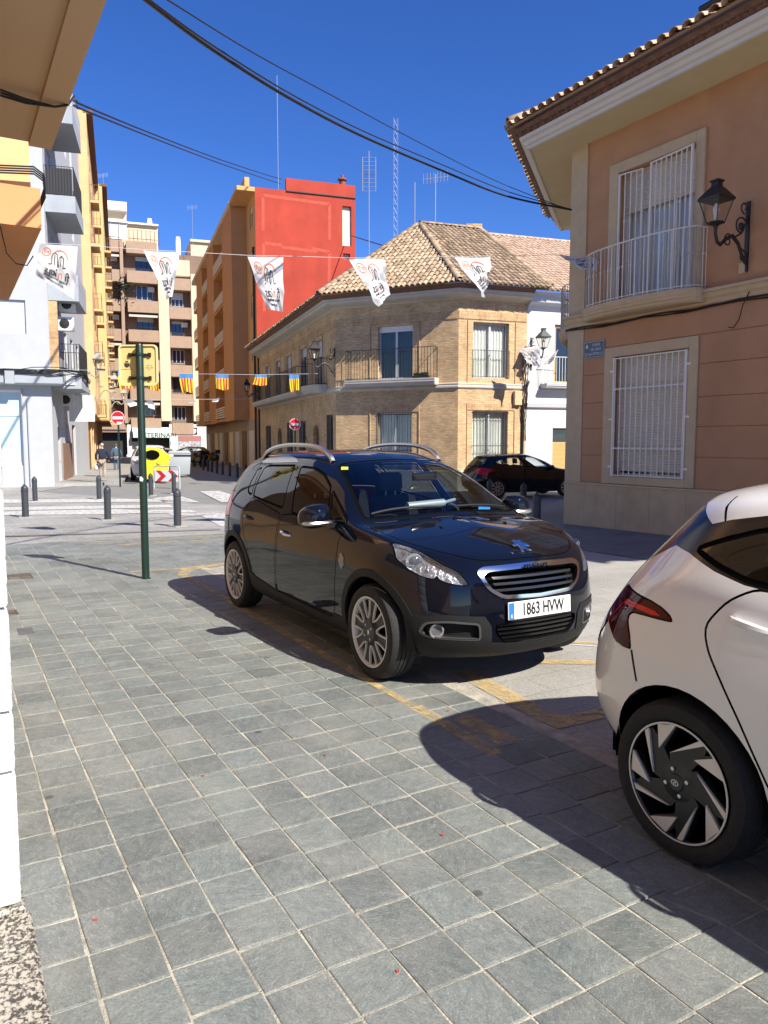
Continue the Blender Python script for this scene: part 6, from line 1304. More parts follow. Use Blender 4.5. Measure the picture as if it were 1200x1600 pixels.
    C.append([(-3.2,.33,.3),(-3.28,.35,.36),(-3.31,.36,.46),(-3.32,.36,.57),(-3.29,.36,.73),(-3.21,.35,.97),(-3.14,.34,1.1),(-3.02,.32,1.31),(-2.97,.30,1.37),(-2.95,.2,1.41),(-2.95,0,1.42)])
    C.append([(-3.22,0,.3),(-3.31,0,.36),(-3.34,0,.46),(-3.35,0,.57),(-3.32,0,.73),(-3.24,0,.97),(-3.16,0,1.1),(-3.05,0,1.3),(-3.0,0,1.36),(-2.98,0,1.395),(-2.97,0,1.41)])
    return C
z3 = lambda p: [(330 + x / 3.636, 680 + y / 3.636) for x, y in p]
z4 = lambda p: [(560 + x / 3.077, 690 + y / 3.077) for x, y in p]
def crossover(name, loc, rz):
    WB = 2.588
    root = empty(name, loc, rz); bpy.context.view_layer.update()
    S = Shell(peugeot_cols()); S.M = Matrix.Translation(loc) @ Matrix.Rotation(rz, 4, 'Z')
    PAINT = mat('black blue car paint', (0.0035, 0.0045, 0.009), 0.4, 0.0, coat=1.0, spec=0.0)
    up = lambda f: f.normal.z > 0.05
    out = lambda f: f.calc_center_median().y < -0.4
    low = lambda f: f.calc_center_median().z < 0.75
    # black trim: sills, arches, lower bumpers
    S.region('clad', rounded([(-2.3, .40), (-.3, .325), (-.3, .1), (-2.3, .1)], 0.02), 'y', low)
    S.region('clad', [(-1.2, .36), (-.80, .36), (-.755, .495), (-.61, .512), (-.40, .50), (-.36, .44), (-.35, .33), (0.01, .30), (0.01, .1), (-1.2, .1)], 'x', lambda f: f.calc_center_median().x > 0.02 and low(f))
    S.region('clad', [(-3.6, .1), (-2.75, .1), (-2.75, .44), (-3.6, .5)], 'y', lambda f: low(f))
    for cx in (0, -WB):
        S.region('clad', circle(cx, .315, .425), 'y', lambda f: low(f) and out(f))
        S.region('hole', circle(cx, .315, .372), 'y', lambda f: low(f) and out(f))
    # panels
    S.gap('hood', rounded([(-.165, 0.05), (-.19, -.30), (-.26, -.60), (-.33, -.715), (-.05, -.71), (.17, -.66), (.37, -.565), (.50, -.46), (.565, -.36), (.595, -.2), (.605, 0.05)], 0.05), 'z', w=0.004, cond=up)
    fd = z3([(402, 452), (374, 880), (690, 1032), (703, 985), (717, 640), (738, 562), (790, 515), (668, 500), (455, 448)])
    rd = z3([(394, 446), (367, 876), (247, 795), (228, 745), (205, 640), (180, 540), (178, 470), (205, 405), (232, 352)])
    S.gap('front_door', rounded(S.px(fd, 'y'), 0.03), 'y', 0.004, out)
    S.gap('rear_door', rounded(S.px(rd, 'y'), 0.03), 'y', 0.004, out)
    # glass with rubber seals
    for nm, P in (('front_door_window', [(513, 178), (590, 186), (645, 224), (680, 292), (668, 490), (457, 440)]),
                  ('front_quarter_window', [(690, 315), (770, 480), (768, 508), (682, 496)]),
                  ('rear_door_window', [(478, 172), (330, 172), (303, 186), (240, 345), (400, 411), (408, 408)]),
                  ('rear_quarter_window', [(290, 182), (264, 196), (211, 300), (212, 325), (231, 338)])):
        P = rounded(S.px(z3(P), 'y'), 0.025)
        S.gap(nm, P, 'y', 0.009, lambda f: out(f) and f.calc_center_median().z > 0.9, gapname='seal')
    S.gap('windscreen', rounded([(-.215, .05), (-.24, -.32), (-.295, -.555), (-.36, -.672), (-.70, -.598), (-1.06, -.515), (-1.04, -.35), (-1.03, .05)], 0.04), 'z', w=0.012, cond=lambda f: up(f) and f.calc_center_median().z > 1.0, gapname='seal')
    S.gap('rear_window', rounded([(.05, 1.10), (-.5, 1.10), (-.56, 1.16), (-.47, 1.33), (.05, 1.345)], 0.05), 'x', w=0.012, cond=lambda f: f.calc_center_median().x < -2.85 and f.normal.x < -0.2, gapname='seal')
    S.region('roof_trim', rounded(S.px(z3([(288, 158), (335, 122), (440, 112), (486, 132), (496, 152), (400, 156)]), 'y'), 0.015), 'y', lambda f: out(f) and f.calc_center_median().z > 1.2)
    # face
    fr = lambda f: f.calc_center_median().x > 0.1 and f.calc_center_median().z < 1.0
    S.region('grille_frame', rounded([(.05, .802), (-.38, .792), (-.428, .765), (-.375, .66), (-.28, .602), (.05, .590)], 0.03), 'x', fr)
    S.region('grille', rounded([(.05, .772), (-.355, .763), (-.395, .742), (-.348, .665), (-.268, .624), (.05, .613)], 0.025), 'x', fr)
    for z in (.655, .693, .73):
        S.region('grille_bar', [(.05, z + .008), (-.332, z + .008), (-.322, z - .008), (.05, z - .008)], 'x', fr, ['grille'])
    S.region('low_grille', rounded([(.05, .455), (-.325, .45), (-.325, .40), (-.265, .335), (.05, .325)], 0.02), 'x', fr)
    for z in (.352, .381, .41, .438):
        S.region('low_bar', [(.05, z + .007), (-.33, z + .007), (-.33, z - .007), (.05, z - .007)], 'x', fr, ['low_grille'])
    fog = rounded([(-.43, .462), (-.60, .478), (-.705, .465), (-.725, .39), (-.68, .362), (-.42, .352)], 0.03)
    S.region('fog_trim', fog, 'x', fr); S.region('fog', offset_poly(fog, -0.012), 'x', fr)
    hl = S.px(z4([(156, 488), (178, 487), (262, 512), (400, 590), (480, 628), (534, 690), (500, 694), (430, 682), (385, 664), (378, 645), (366, 664), (300, 648), (232, 610), (178, 560)]), 'x')
    S.gap('headlight', rounded(hl, 0.012, 2), 'x', 0.003, fr)
    tl = [(-.60, 1.09), (-.64, .84), (-.72, .80), (-.86, .88), (-.86, 1.06), (-.80, 1.10)]
    S.gap('tail_lamp', rounded(tl, 0.03), 'x', 0.003, lambda f: f.calc_center_median().x < -2.72 and f.calc_center_median().z > 0.6)
    # take apart
    S.take(['body'], 'body', PAINT, root)
    S.take(['clad'], 'lower_trim', M_PLASTIC, root, 0.006, 0.02)
    S.take(['panel_gap', 'seal'], 'seals', M_GAP, root, -0.004)
    hood = S.take(['hood'], 'hood', PAINT, root)[0]
    fdo = S.take(['front_door'], 'front_door', PAINT, root, mirror='pair'); rdo = S.take(['rear_door'], 'rear_door', PAINT, root, mirror='pair')
    for nm, m in (('front_door_window', M_GLASSD), ('front_quarter_window', M_GLASSD), ('rear_door_window', M_GLASSD), ('rear_quarter_window', M_GLASSD)):
        S.take([nm], nm, m, root, -0.002, mirror='pair')
    S.take(['windscreen'], 'windscreen', M_GLASSW, root, -0.001); S.take(['rear_window'], 'rear_window', M_GLASSD, root, -0.001)
    S.take(['roof_trim'], 'roof_trim', M_SATIN, root, 0.003, 0.006, mirror='pair')
    g = S.take(['grille_frame'], 'grille_surround', M_CHROME, root, 0.012, 0.045)[0]
    S.take(['grille', 'grille_bar'], 'grille_opening', M_GAP, root, -0.05, -0.06)
    S.take(['grille_bar'], 'grille_slats', mat('dark chrome', (0.05, 0.05, 0.055), 0.25, 0.6), root, -0.006, 0.02)
    S.take(['low_grille', 'low_bar'], 'lower_grille_opening', M_GAP, root, -0.04, -0.05); S.take(['low_bar'], 'lower_grille_slats', M_BLACKP, root, -0.006, 0.02)
    S.take(['fog_trim'], 'fog_lamp_trim', mat('grey trim', (0.11, 0.11, 0.115), 0.35, 0.5), root, 0.008, 0.016, mirror='pair'); S.take(['fog'], 'fog_lamp_recess', M_PLASTIC, root, -0.035, -0.045, mirror='pair')
    S.take(['headlight'], 'headlight', M_LAMPG, root, 0.0, mirror='pair')
    S.take(['headlight'], 'headlight_housing', mat('lamp inner', (0.42, 0.43, 0.45), 0.28, 0.75, var=0.6, scale=22, bump=0.6, bscale=45), root, -0.03, -0.03, mirror='pair')
    S.take(['tail_lamp'], 'tail_lamp', M_RED, root, 0.0, mirror='pair')
    lamp_p = S.hit(560 + 268 / 3.077, 690 + 582 / 3.077)
    for s in (-1, 1):
        T = Matrix.Translation((lamp_p.x - 0.004, s * abs(lamp_p.y + 0.006), lamp_p.z)) @ Matrix.Rotation(R(s * 28), 4, 'Z') @ Matrix.Rotation(R(90), 4, 'Y')
        mb = MB(); mb.lathe([(0.058, -0.03), (0.056, -0.008), (0.046, -0.008), (0.043, -0.02), (0.036, -0.02)], 24, T, cap=False); mb.build('headlight_ring', M_CHROME, root, True)
        mb = MB(); mb.lathe([(0.036, -0.028), (0.034, -0.012), (0.022, -0.004), (0, -0.001)], 20, T); mb.build('projector_lens', mat('lens', (0.12, 0.13, 0.16), 0.05, 0.4, coat=1), root, True)
        h = S.hit(684, 987); T = Matrix.Translation((h.x - 0.010, s * abs(h.y), h.z)) @ Matrix.Rotation(R(s * 20), 4, 'Z') @ Matrix.Rotation(R(90), 4, 'Y')
        mb = MB(); mb.lathe([(0.048, -0.03), (0.046, 0.0), (0.040, 0.003), (0.036, -0.008), (0, -0.006)], 20, T); mb.build('fog_lamp', M_REFL, root, True)
        # mirrors
        mr = empty('wing_mirror', (-0.60, s * 0.93, 1.03)); mr.parent = root
        v, f = ellipsoid((0, s * 0.0, 0.01), (0.085, 0.125, 0.085), 18, 12, 0.8); mb = MB(); mb.add([(x - 0.03 * (abs(y) / 0.12), y, z - 0.015 * (s * y / 0.12)) for x, y, z in v], f); mb.build('mirror_shell', PAINT, mr, True)
        mb = MB(); v, f = ellipsoid((0.003, 0, -0.035), (0.086, 0.118, 0.022), 18, 8, 0.7); mb.add(v, f); mb.build('mirror_band', M_SATIN, mr, True)
        mb = MB(); mb.prism([(-0.05, -s * 0.2), (0.06, -s * 0.2), (0.03, -s * 0.09), (-0.03, -s * 0.09)], -0.075, -0.04, 'z'); mb.build('mirror_arm', M_BLACKP, mr)
        # roof rail
        pts = [(-2.62, .51, 1.42), (-2.5, .515, 1.475), (-2.25, .518, 1.522), (-1.9, .52, 1.542), (-1.55, .518, 1.535), (-1.32, .515, 1.50), (-1.2, .512, 1.45), (-1.155, .51, 1.402)]
        q = pchip(np.arange(len(pts)), np.array(pts), np.linspace(0, len(pts) - 1, 36)); mb = MB(); rows = []
        for a, b in ((-1, 0), (-.6, .8), (.6, .8), (1, 0), (.6, -.8), (-.6, -.8), (-1, 0)): rows.append([(p[0] - 0.0 * b, s * (p[1] + 0.024 * a), p[2] + 0.021 * b) for p in q])
        mb.sheet(rows); mb.build('roof_rail', M_SATIN, root, True)
        for dx, dz, nm in ((-1.36, .835, 0), (-2.2, .893, 1)):
            handle(fdo[0] if False else (fdo, rdo)[nm][0 if s < 0 else 1], dx, .838, dz, s, M_CHROME if nm == 0 else PAINT, 0.18, bvh=S.bvh)
    for x in (0, -WB):
        arch_liner(root, x, 0.375)
        for s in (-1, 1): wheel_petal(root, (x, s * 0.745, 0.318), 0.318, 0.232, 0.2, s > 0, 11 if x == 0 else 4)
    plate(root, 0.712, 0.525, '1863 HVW', -3)
    # emblem on the nose: an upright cat-like figure in chrome
    E = Matrix.Translation((0.515, 0, 0.889)) @ Matrix.Scale(1.25, 4) @ Matrix.Rotation(R(-50), 4, 'Y') @ Matrix(((0, 0, 1, 0), (1, 0, 0, 0), (0, 1, 0, 0), (0, 0, 0, 1)))
    mb = MB(); mb.prism([(-.045, .03), (-.02, .045), (.0, .035), (.018, .04), (.02, .02), (.045, .012), (.055, -.012), (.03, -.004), (.022, -.012), (.05, -.04), (.02, -.035), (.004, -.018), (-.004, -.045), (-.018, -.045), (-.012, -.015), (-.02, .005), (-.045, -.004), (-.05, .01), (-.025, .02)], 0.0, 0.01, 'z', E)
    bevel(mb.build('emblem', M_CHROME, hood), 0.002, 1)
    lettering('PEUGEOT', 0.034, M_BLACKP, g, Matrix.Translation((0.672, 0, 0.786)) @ Matrix.Rotation(R(-32), 4, 'Y') @ Matrix(((0, 0, 1, 0), (1, 0, 0, 0), (0, 1, 0, 0), (0, 0, 0, 1))), 0.004, sx=1.35)
    # wipers, washer jets, aerial, stickers, wheel lock
    for y0, x0, y1, x1 in ((-.62, -.335, -.08, -.245), (.02, -.232, .55, -.30)):
        pts = []
        for k in range(8):
            t = k / 7; x = x0 + (x1 - x0) * t; y = y0 + (y1 - y0) * t
            h = S.bvh.ray_cast(Vector((x - 0.02, y, 2)), Vector((0, 0, -1)))[0]; pts.append((h.x, h.y, h.z + 0.016))
        mb = MB(); mb.tube(pts, 0.009, 6); mb.build('wiper', M_PLASTIC, root, True)
    for y in (-.28, .28):
        h = S.bvh.ray_cast(Vector((.02, y, 2)), Vector((0, 0, -1)))[0]; mb = MB(); v, f = ellipsoid((h.x, h.y, h.z + .002), (.018, .011, .009), 8, 6); mb.add(v, f); mb.build('washer_jet', M_BLACKP, hood, True)
    mb = MB(); mb.tube([(-2.62, 0, 1.46), (-2.78, 0, 1.62)], 0.004, 6); mb.build('aerial', M_BLACKP, root)
    def sticker(nm, px, m, w, h):
        c = [S.hit(px[0] + dx * w, px[1] + dy * h) + Vector((0, 0, 0.0)) for dx, dy in ((-1, -1), (1, -1), (1, 1), (-1, 1))]
        n = (c[1] - c[0]).cross(c[3] - c[0]).normalized(); n = n if n.z > 0 else -n
        mb = MB(); mb.add([p - n * 0.004 for p in c] + [p - n * 0.003 for p in c], [(0, 1, 2, 3), (7, 6, 5, 4), (0, 4, 5, 1), (1, 5, 6, 2), (2, 6, 7, 3), (3, 7, 4, 0)]); mb.build(nm, m, root)
    sticker('inspection_sticker', (538.6, 731), mat('yellow sticker', (0.65, 0.62, 0.05), 0.6), 5.5, 2.4)
    sticker('blue_sticker', (757, 792.5), mat('blue sticker', (0.03, 0.25, 0.75), 0.5), 9, 2.6)
    mb = MB(); mb.tube([(-.78, -.05, 1.06), (-.78, .30, 1.075)], 0.033, 12); mb.tube([(-.78, .30, 1.075), (-.85, .46, 1.09)], 0.014, 8); mb.build('steering_lock', mat('steering lock grey', (0.35, 0.38, 0.38), 0.35, 0.3), root, True)
    mb = MB(); mb.box(-.62, -.60, -.11, .11, 1.27, 1.34); bevel(mb.build('rear_view_mirror', M_BLACKP, root), 0.008, 2)
    # fender badge
    h = S.hit(533.5, 876); mb = MB(); n = 14
    mb.prism([(h.x + 0.035 * math.cos(k * 2 * math.pi / n) * (1 + .25 * (k % 2)), h.z + 0.05 * math.sin(k * 2 * math.pi / n) * (1 + .2 * (k % 2))) for k in range(n)], h.y - 0.004, h.y + 0.01, 'y'); mb.build('wing_badge', mat('dull badge', (0.25, 0.25, 0.25), 0.4, 0.6), root)
    car_inside(root, WB)
    return root
CAR_H = Vector((0.50977, -0.86031, 0)); CAR_L = Vector((0.86031, 0.50977, 0))
car1 = crossover('parked_car', Vector((-0.0985, 4.981, 0)) + CAR_L * 0.84, math.atan2(CAR_H.y, CAR_H.x))
tag(car1, 'glossy black crossover with silver roof rails, white plate 1863 HVW', 'car')
def hatch_cols():
    """Low hatchback, front axle at x=0, rear axle at x=-2.58."""
    P = peugeot_cols(); f = lambda z: z if z < .5 else .5 + (z - .5) * .93
    C = [[(x * 1.05 + 0.02, y, f(z)) for x, y, z in c] for c in P[:7]]
    C += [[(x, y, f(z)) for x, y, z in c] for c in P[7:11]]
    r = lambda L: [(x - 2.58, y, z) for x, y, z in L]
    lo = lambda x: [(x,.72,.18),(x,.78,.21),(x,.81,.32),(x,.83,.5)]
    C.append(r(lo(1.1) + [(1.1,.845,.68),(1.1,.838,.86),(1.1,.80,.985),(1.12,.645,1.355),(1.12,.58,1.41),(1.12,.32,1.442),(1.12,0,1.452)]))
    C.append(r(lo(.5) + [(.5,.85,.68),(.5,.845,.90),(.5,.795,1.05),(.48,.655,1.335),(.47,.585,1.395),(.45,.32,1.43),(.45,0,1.442)]))
    C.append(r([(0,.72,.2),(0,.79,.25),(0,.82,.35),(0,.85,.5),(0,.858,.70),(0,.845,.93),(.02,.775,1.11),(.03,.69,1.25),(.04,.605,1.36),(.04,.32,1.415),(.04,0,1.427)]))
    C.append(r([(-.3,.69,.24),(-.32,.76,.29),(-.33,.79,.38),(-.335,.812,.5),(-.33,.818,.68),(-.30,.80,.90),(-.24,.735,1.055),(-.17,.685,1.165),(-.075,.585,1.335),(-.1,.32,1.392),(-.1,0,1.404)]))
    C.append(r([(-.5,.55,.28),(-.58,.6,.33),(-.62,.63,.42),(-.64,.64,.52),(-.625,.64,.68),(-.555,.62,.86),(-.47,.60,.99),(-.34,.565,1.14),(-.175,.52,1.325),(-.18,.3,1.37),(-.18,0,1.382)]))
    C.append(r([(-.6,.3,.3),(-.68,.33,.34),(-.72,.34,.43),(-.735,.34,.53),(-.71,.34,.68),(-.62,.33,.87),(-.53,.32,.99),(-.40,.31,1.13),(-.23,.29,1.318),(-.22,.18,1.36),(-.21,0,1.372)]))
    C.append(r([(-.62,0,.3),(-.7,0,.34),(-.74,0,.43),(-.755,0,.53),(-.73,0,.68),(-.64,0,.87),(-.545,0,.99),(-.415,0,1.13),(-.245,0,1.314),(-.23,0,1.355),(-.22,0,1.367)]))
    for i, c in enumerate(C):                                     # shoulder crease along the doors
        a, b = c[5], c[6]; p = [a[k] * .42 + b[k] * .58 for k in range(3)]
        if 7 <= i <= 14: p[1] += .016
        c.insert(6, tuple(p))
    return C
z5 = lambda p: [(900 + x / 4, 750 + y / 4) for x, y in p]
def hatch(name, loc, rz, PAINT, wheel=wheel_pinwheel, detail=True, lev=2, per=0.11, wr=0.303, rim=0.222, blackpillar=True, scl=None):
    WB = 2.58
    root = empty(name, loc, rz)
    S = Shell(hatch_cols(), per, lev); S.M = Matrix.Translation(loc) @ Matrix.Rotation(rz, 4, 'Z')
    up = lambda f: f.normal.z > 0.05
    out = lambda f: f.calc_center_median().y < -0.4
    low = lambda f: f.calc_center_median().z < 0.75
    b = -2.58
    S.region('clad', [(b + .3, .30), (-.3, .30), (-.3, .1), (b + .3, .1)], 'y', low)
    S.region('clad', [(b - .9, .1), (b - .25, .1), (b - .3, .335), (b - .9, .36)], 'y', low)
    for cx in (0, b):
        S.region('hole', circle(cx, .312, .352 if detail else .345), 'y', lambda f: low(f) and out(f))
    S.gap('hood', rounded([(-.165, 0.05), (-.19, -.30), (-.26, -.60), (-.33, -.70), (-.05, -.69), (.17, -.65), (.40, -.55), (.54, -.42), (.63, -.2), (.64, 0.05)], 0.05), 'z', w=0.004, cond=up)
    hi = lambda f: out(f) and f.calc_center_median().z > 0.85
    if blackpillar:
        S.region('pillar', [(b - .41, 1.045), (b - .17, 1.165), (b - .07, 1.15), (b + .08, 1.105), (b + .21, 1.078), (b + .5, 1.055), (b + .5, 1.345), (b + .35, 1.34), (b + .06, 1.285), (b - .02, 1.262), (b - .10, 1.30), (b - .14, 1.325), (b - .2, 1.33), (b - .8, 1.05)], 'y', lambda f: f.calc_center_median().z > 0.99 and f.calc_center_median().y < -0.30)
    S.gap('rear_door_window', rounded([(b - .045, 1.17), (b + .09, 1.125), (b + .22, 1.093), (b + .5, 1.072), (b + .95, 1.035), (b + 1.03, 1.33), (b + .5, 1.31), (b + .2, 1.262), (b + .05, 1.21)], 0.03), 'y', 0.010, hi, gapname='seal')
    S.gap('front_door_window', rounded([(b + 1.02, 1.03), (b + 1.9, .975), (b + 1.52, 1.26), (b + 1.38, 1.325), (b + 1.1, 1.335)], 0.03), 'y', 0.010, hi, gapname='seal')
    dr = [(b + .26, 1.075), (b + .17, 1.02), (b + .095, .92), (b + .115, .84), (b + .25, .62), (b + .36, .40), (b + .42, .32), (b + .98, .31), (b + .98, 1.02)]
    S.gap('rear_door', rounded(dr, 0.04), 'y', 0.0045, out, only=['body'])
    S.gap('front_door', rounded([(b + .99, 1.015), (b + .99, .31), (b + 2.1, .31), (b + 2.13, .5), (b + 2.2, .95)], 0.03), 'y', 0.0045, out, only=['body'])
    S.gap('windscreen', rounded([(-.215, .05), (-.24, -.32), (-.295, -.555), (-.36, -.672), (-.70, -.598), (-1.06, -.515), (-1.04, -.35), (-1.03, .05)], 0.04), 'z', w=0.012, cond=lambda f: up(f) and f.calc_center_median().z > .95, gapname='seal')
    S.gap('rear_window', rounded([(.05, 1.03), (-.5, 1.03), (-.56, 1.08), (-.50, 1.29), (.05, 1.30)], 0.05), 'x', w=0.012, cond=lambda f: f.calc_center_median().x < b - .05 and f.normal.x < -0.15 and f.calc_center_median().z > .95, gapname='seal')
    if detail:
        tl = S.px(z5([(303, 622), (330, 650), (400, 720), (470, 755), (540, 800), (590, 850), (604, 888), (520, 870), (430, 845), (360, 826), (334, 840), (326, 880), (336, 960), (343, 1056), (290, 1035), (245, 1000), (218, 930), (206, 870), (204, 740)]), 'y')
    else: tl = [(b - .40, 1.0), (b - .06, .905), (b - .30, .86), (b - .36, .72), (b - .62, .8), (b - .62, .95)]
    tc = lambda f: f.calc_center_median().y < -0.42 and f.calc_center_median().x < b
    S.gap('tail_lamp', rounded(tl, 0.012, 2), 'y', 0.003, tc)
    if detail:
        S.region('tail_glow', S.px(z5([(225, 725), (262, 708), (330, 745), (420, 785), (500, 820), (535, 850), (480, 845), (380, 800), (300, 768)]), 'y'), 'y', tc, ['tail_lamp'])
        sm = S.px(z5([(340, 1060), (352, 1060), (384, 1258), (372, 1258)]), 'y'); S.region('panel_gap', sm, 'y', out, ['body'])
        gl = S.px(z5([(1008, 100), (1016, 100), (955, 160), (942, 240), (938, 262), (928, 262), (935, 170)]), 'y'); S.region('panel_gap', gl, 'y', lambda f: f.calc_center_median().z > 1.2, ['body', 'pillar'])
    hl = rounded([(-.47, .72), (-.60, .80), (-.76, .85), (-.78, .80), (-.68, .70), (-.5, .66)], 0.02)
    fr = lambda f: f.calc_center_median().x > 0.05 and f.calc_center_median().z < 1.0
    S.gap('headlight', hl, 'x', 0.003, fr)
    S.region('grille', rounded([(.05, .66), (-.42, .66), (-.40, .50), (-.30, .36), (.05, .34)], 0.04), 'x', fr)
    S.take(['body'], 'body', PAINT, root)
    S.take(['clad'], 'lower_trim', M_PLASTIC, root, 0.003, 0.02)
    S.take(['panel_gap', 'seal'], 'seals', M_GAP, root, -0.004)
    S.take(['pillar'], 'pillar_trim', M_BLACKP, root, mirror='pair')
    S.take(['hood'], 'hood', PAINT, root)
    fdo = S.take(['front_door'], 'front_door', PAINT, root, mirror='pair'); rdo = S.take(['rear_door'], 'rear_door', PAINT, root, mirror='pair')
    for nm in ('front_door_window', 'rear_door_window'): S.take([nm], nm, M_GLASSD if detail else M_GLASSW, root, -0.002, mirror='pair')
    S.take(['windscreen'], 'windscreen', M_GLASSW, root, -0.001); S.take(['rear_window'], 'rear_window', M_GLASSD, root, -0.001)
    S.take(['tail_lamp', 'tail_glow'] if not detail else ['tail_lamp'], 'tail_lamp', M_REDD if detail else M_RED, root, 0.004, 0.01, mirror='pair')
    if detail: S.take(['tail_glow'], 'tail_lamp_bar', M_RED, root, 0.006, 0.01, mirror='pair')
    S.take(['headlight'], 'headlight', M_REFL, root, 0.002, mirror='pair'); S.take(['grille'], 'grille', M_BLACKP, root, -0.01, -0.02)
    for s in (-1, 1):
        i = 0 if s < 0 else 1
        for nm, dx, dz in ((0, b + 1.17, .945), (1, b + .29, .955)): handle((fdo, rdo)[nm][i], dx, .848 if nm else .845, dz, s, PAINT if detail else M_BLACKP, 0.2, bvh=S.bvh)
        mr = empty('wing_mirror', (b + 1.93, s * 0.92, .99)); mr.parent = root
        v, f = ellipsoid((0, 0, 0.01), (0.08, 0.115, 0.075), 14, 10, 0.8); mb = MB(); mb.add(v, f); mb.build('mirror_shell', PAINT, mr, True)
        mb = MB(); mb.prism([(-0.04, -s * 0.2), (0.05, -s * 0.2), (0.03, -s * 0.09), (-0.03, -s * 0.09)], -0.065, -0.035, 'z'); mb.build('mirror_arm', M_BLACKP, mr)
    for x in (0, b):
        arch_liner(root, x, 0.355)
        for s in (-1, 1): wheel(root, (x, s * 0.752, wr), wr, rim, 0.2, s > 0, 0)
    if detail:
        mb = MB(); mb.tube([(b + .2, 0, 1.44), (b + .05, 0, 1.53)], 0.006, 6); mb.build('aerial', M_BLACKP, root)
    plate(root, b - .748, 0.60, '', 4, rear=True)
    car_inside(root, WB, 0.93)
    return root
WHITE = mat('white car paint', (0.79, 0.79, 0.78), 0.28, coat=1.0)
H2 = Vector((0.5, -0.8660, 0)); L2 = Vector((0.8660, 0.5, 0))
car2 = hatch('parked_car', Vector((1.0872, 2.7612, 0)) + L2 * 0.85 + H2 * 2.58, math.atan2(H2.y, H2.x), WHITE)
tag(car2, 'white hatchback with black pinwheel alloy wheels and dark red tail lamp', 'car')
# ================================================================ street furniture
M_POST = mat('dark green post', (0.007, 0.026, 0.021), 0.35, var=.1); M_BOLL = mat('dark grey bollard', (0.045, 0.05, 0.058), 0.45, 0.2, var=.15, scale=12)
def rrect(x0, x1, z0, z1, r, n=4):
    o = []
    for cx, cz, a in ((x1 - r, z0 + r, -90), (x1 - r, z1 - r, 0), (x0 + r, z1 - r, 90), (x0 + r, z0 + r, 180)):
        o += [(cx + r * math.cos(R(a + 90 * k / n)), cz + r * math.sin(R(a + 90 * k / n))) for k in range(n + 1)]
    return o
# green post with the back of a yellow sign
gp = gnd(228, 905); sp_ = empty('sign_post', gp, R(-4)); tag(sp_, 'dark green post carrying a cream-yellow rounded sign seen from behind', 'sign post')
mb = MB(); mb.lathe([(.043, -.1), (.043, 2.655), (.036, 2.675), (0, 2.68)], 18); mb.lathe([(.06, -.02), (.06, .012), (.044, .014)], 18, cap=False); mb.build('post', M_POST, sp_, True)
M_SB = mat('cream yellow sign back', (0.60, 0.52, 0.22), 0.5, var=.06, scale=5); ry = .05
sg = empty('sign_panel', (-.09 + .055, ry, 0)); sg.parent = sp_
mb = MB(); mb.prism(rrect(-.215, .215, 2.225, 2.665, .045), 0, .012, 'y'); mb.build('panel', M_SB, sg)
mb = MB(); a = rrect(-.225, .225, 2.215, 2.675, .05); b = rrect(-.208, .208, 2.232, 2.658, .04)
for k in range(len(a)): j = (k + 1) % len(a); mb.prism([a[k], a[j], b[j], b[k]], -.014, .014, 'y')
mb.build('panel_rim', mat('pale yellow rim', (.62, .57, .30), .45), sg)
for z in (2.56, 2.30):
    mb = MB(); mb.box(-.10, .14, -.016, -.004, z - .014, z + .014); mb.box(-.11, -.08, -.02, .0, z - .022, z + .022); mb.box(.12, .15, -.02, 0, z - .022, z + .022); mb.build('clamp_rail', M_IRON, sg)
    mb = MB(); mb.lathe([(.050, -.015), (.050, .015), (.043, .015), (.043, -.015)], 16, Matrix.Translation((0, 0, z)), cap=False); mb.build('clamp_ring', M_POST, sp_)
M_STAMP = mat('black stamp print', (.03, .03, .03), .6)
mb = MB(); c = (-.135, 2.455)
mb.prism([(c[0] - .03, c[1] - .02), (c[0], c[1] - .038), (c[0] + .03, c[1] - .02), (c[0] + .03, c[1] + .015), (c[0] - .03, c[1] + .015)], -.0012, 0, 'y'); mb.prism([(c[0] - .02, c[1] + .022), (c[0] + .02, c[1] + .022), (c[0] + .012, c[1] + .045), (c[0], c[1] + .034), (c[0] - .012, c[1] + .045)], -.0012, 0, 'y'); mb.build('stamp_crest', M_STAMP, sg)
for t, x, z, s_ in (('AJUNTAMENT DE VALENCIA', -.135, 2.40, .011), ('CE  12', .125, 2.44, .022), ('UNE-EN 12899', .125, 2.415, .014), ('2011', .125, 2.395, .014)): lettering(t, s_, M_STAMP, sg, Matrix.Translation((x, -.0008, z)) @ TXT, .0003)
mb = MB(); h = 1.14; mb.prism([(-.02, h), (.012, h - .01), (.022, h + .02), (.0, h + .05), (-.02, h + .045)], -.046, -.044, 'y'); mb.build('torn_sticker', M_ALU, sp_)
# no-entry signs
M_NOE = mat('red sign face', (.62, .012, .015), .4)
def no_entry(x, y, zc, d, zb, label, sticker, px=None):
    r = empty('road_sign', (x, y, zb)); tag(r, label, 'road sign'); mb = MB(); mb.tube([(0, 0, -.1), (0, 0, zc - zb + d * .35)], .038, 10); mb.build('post', M_POST, r, True)
    T = Matrix.Translation((0, -.05, zc - zb)) @ Matrix.Rotation(R(90), 4, 'X')
    mb = MB(); mb.lathe([(0, -.01), (d / 2, -.01), (d / 2, .004), (0, .004)], 36, T); mb.build('sign_disc', M_NOE, r)
    mb = MB(); mb.lathe([(d / 2 - .025, .0045), (d / 2 - .005, .0045), (d / 2 - .005, .006), (d / 2 - .025, .006)], 36, T, cap=False); mb.build('white_ring', M_ALU, r)
    mb = MB(); mb.box(-d * .38, d * .38, -.06, -.0545, zc - zb - d * .10, zc - zb + d * .10); mb.build('white_bar', M_ALU, r)
    mb = MB(); sx, sz, w, h = sticker; mb.box(sx - w, sx + w, -.06, -.0545, zc - zb + sz - h, zc - zb + sz + h); mb.build('sticker', M_ALU, r)
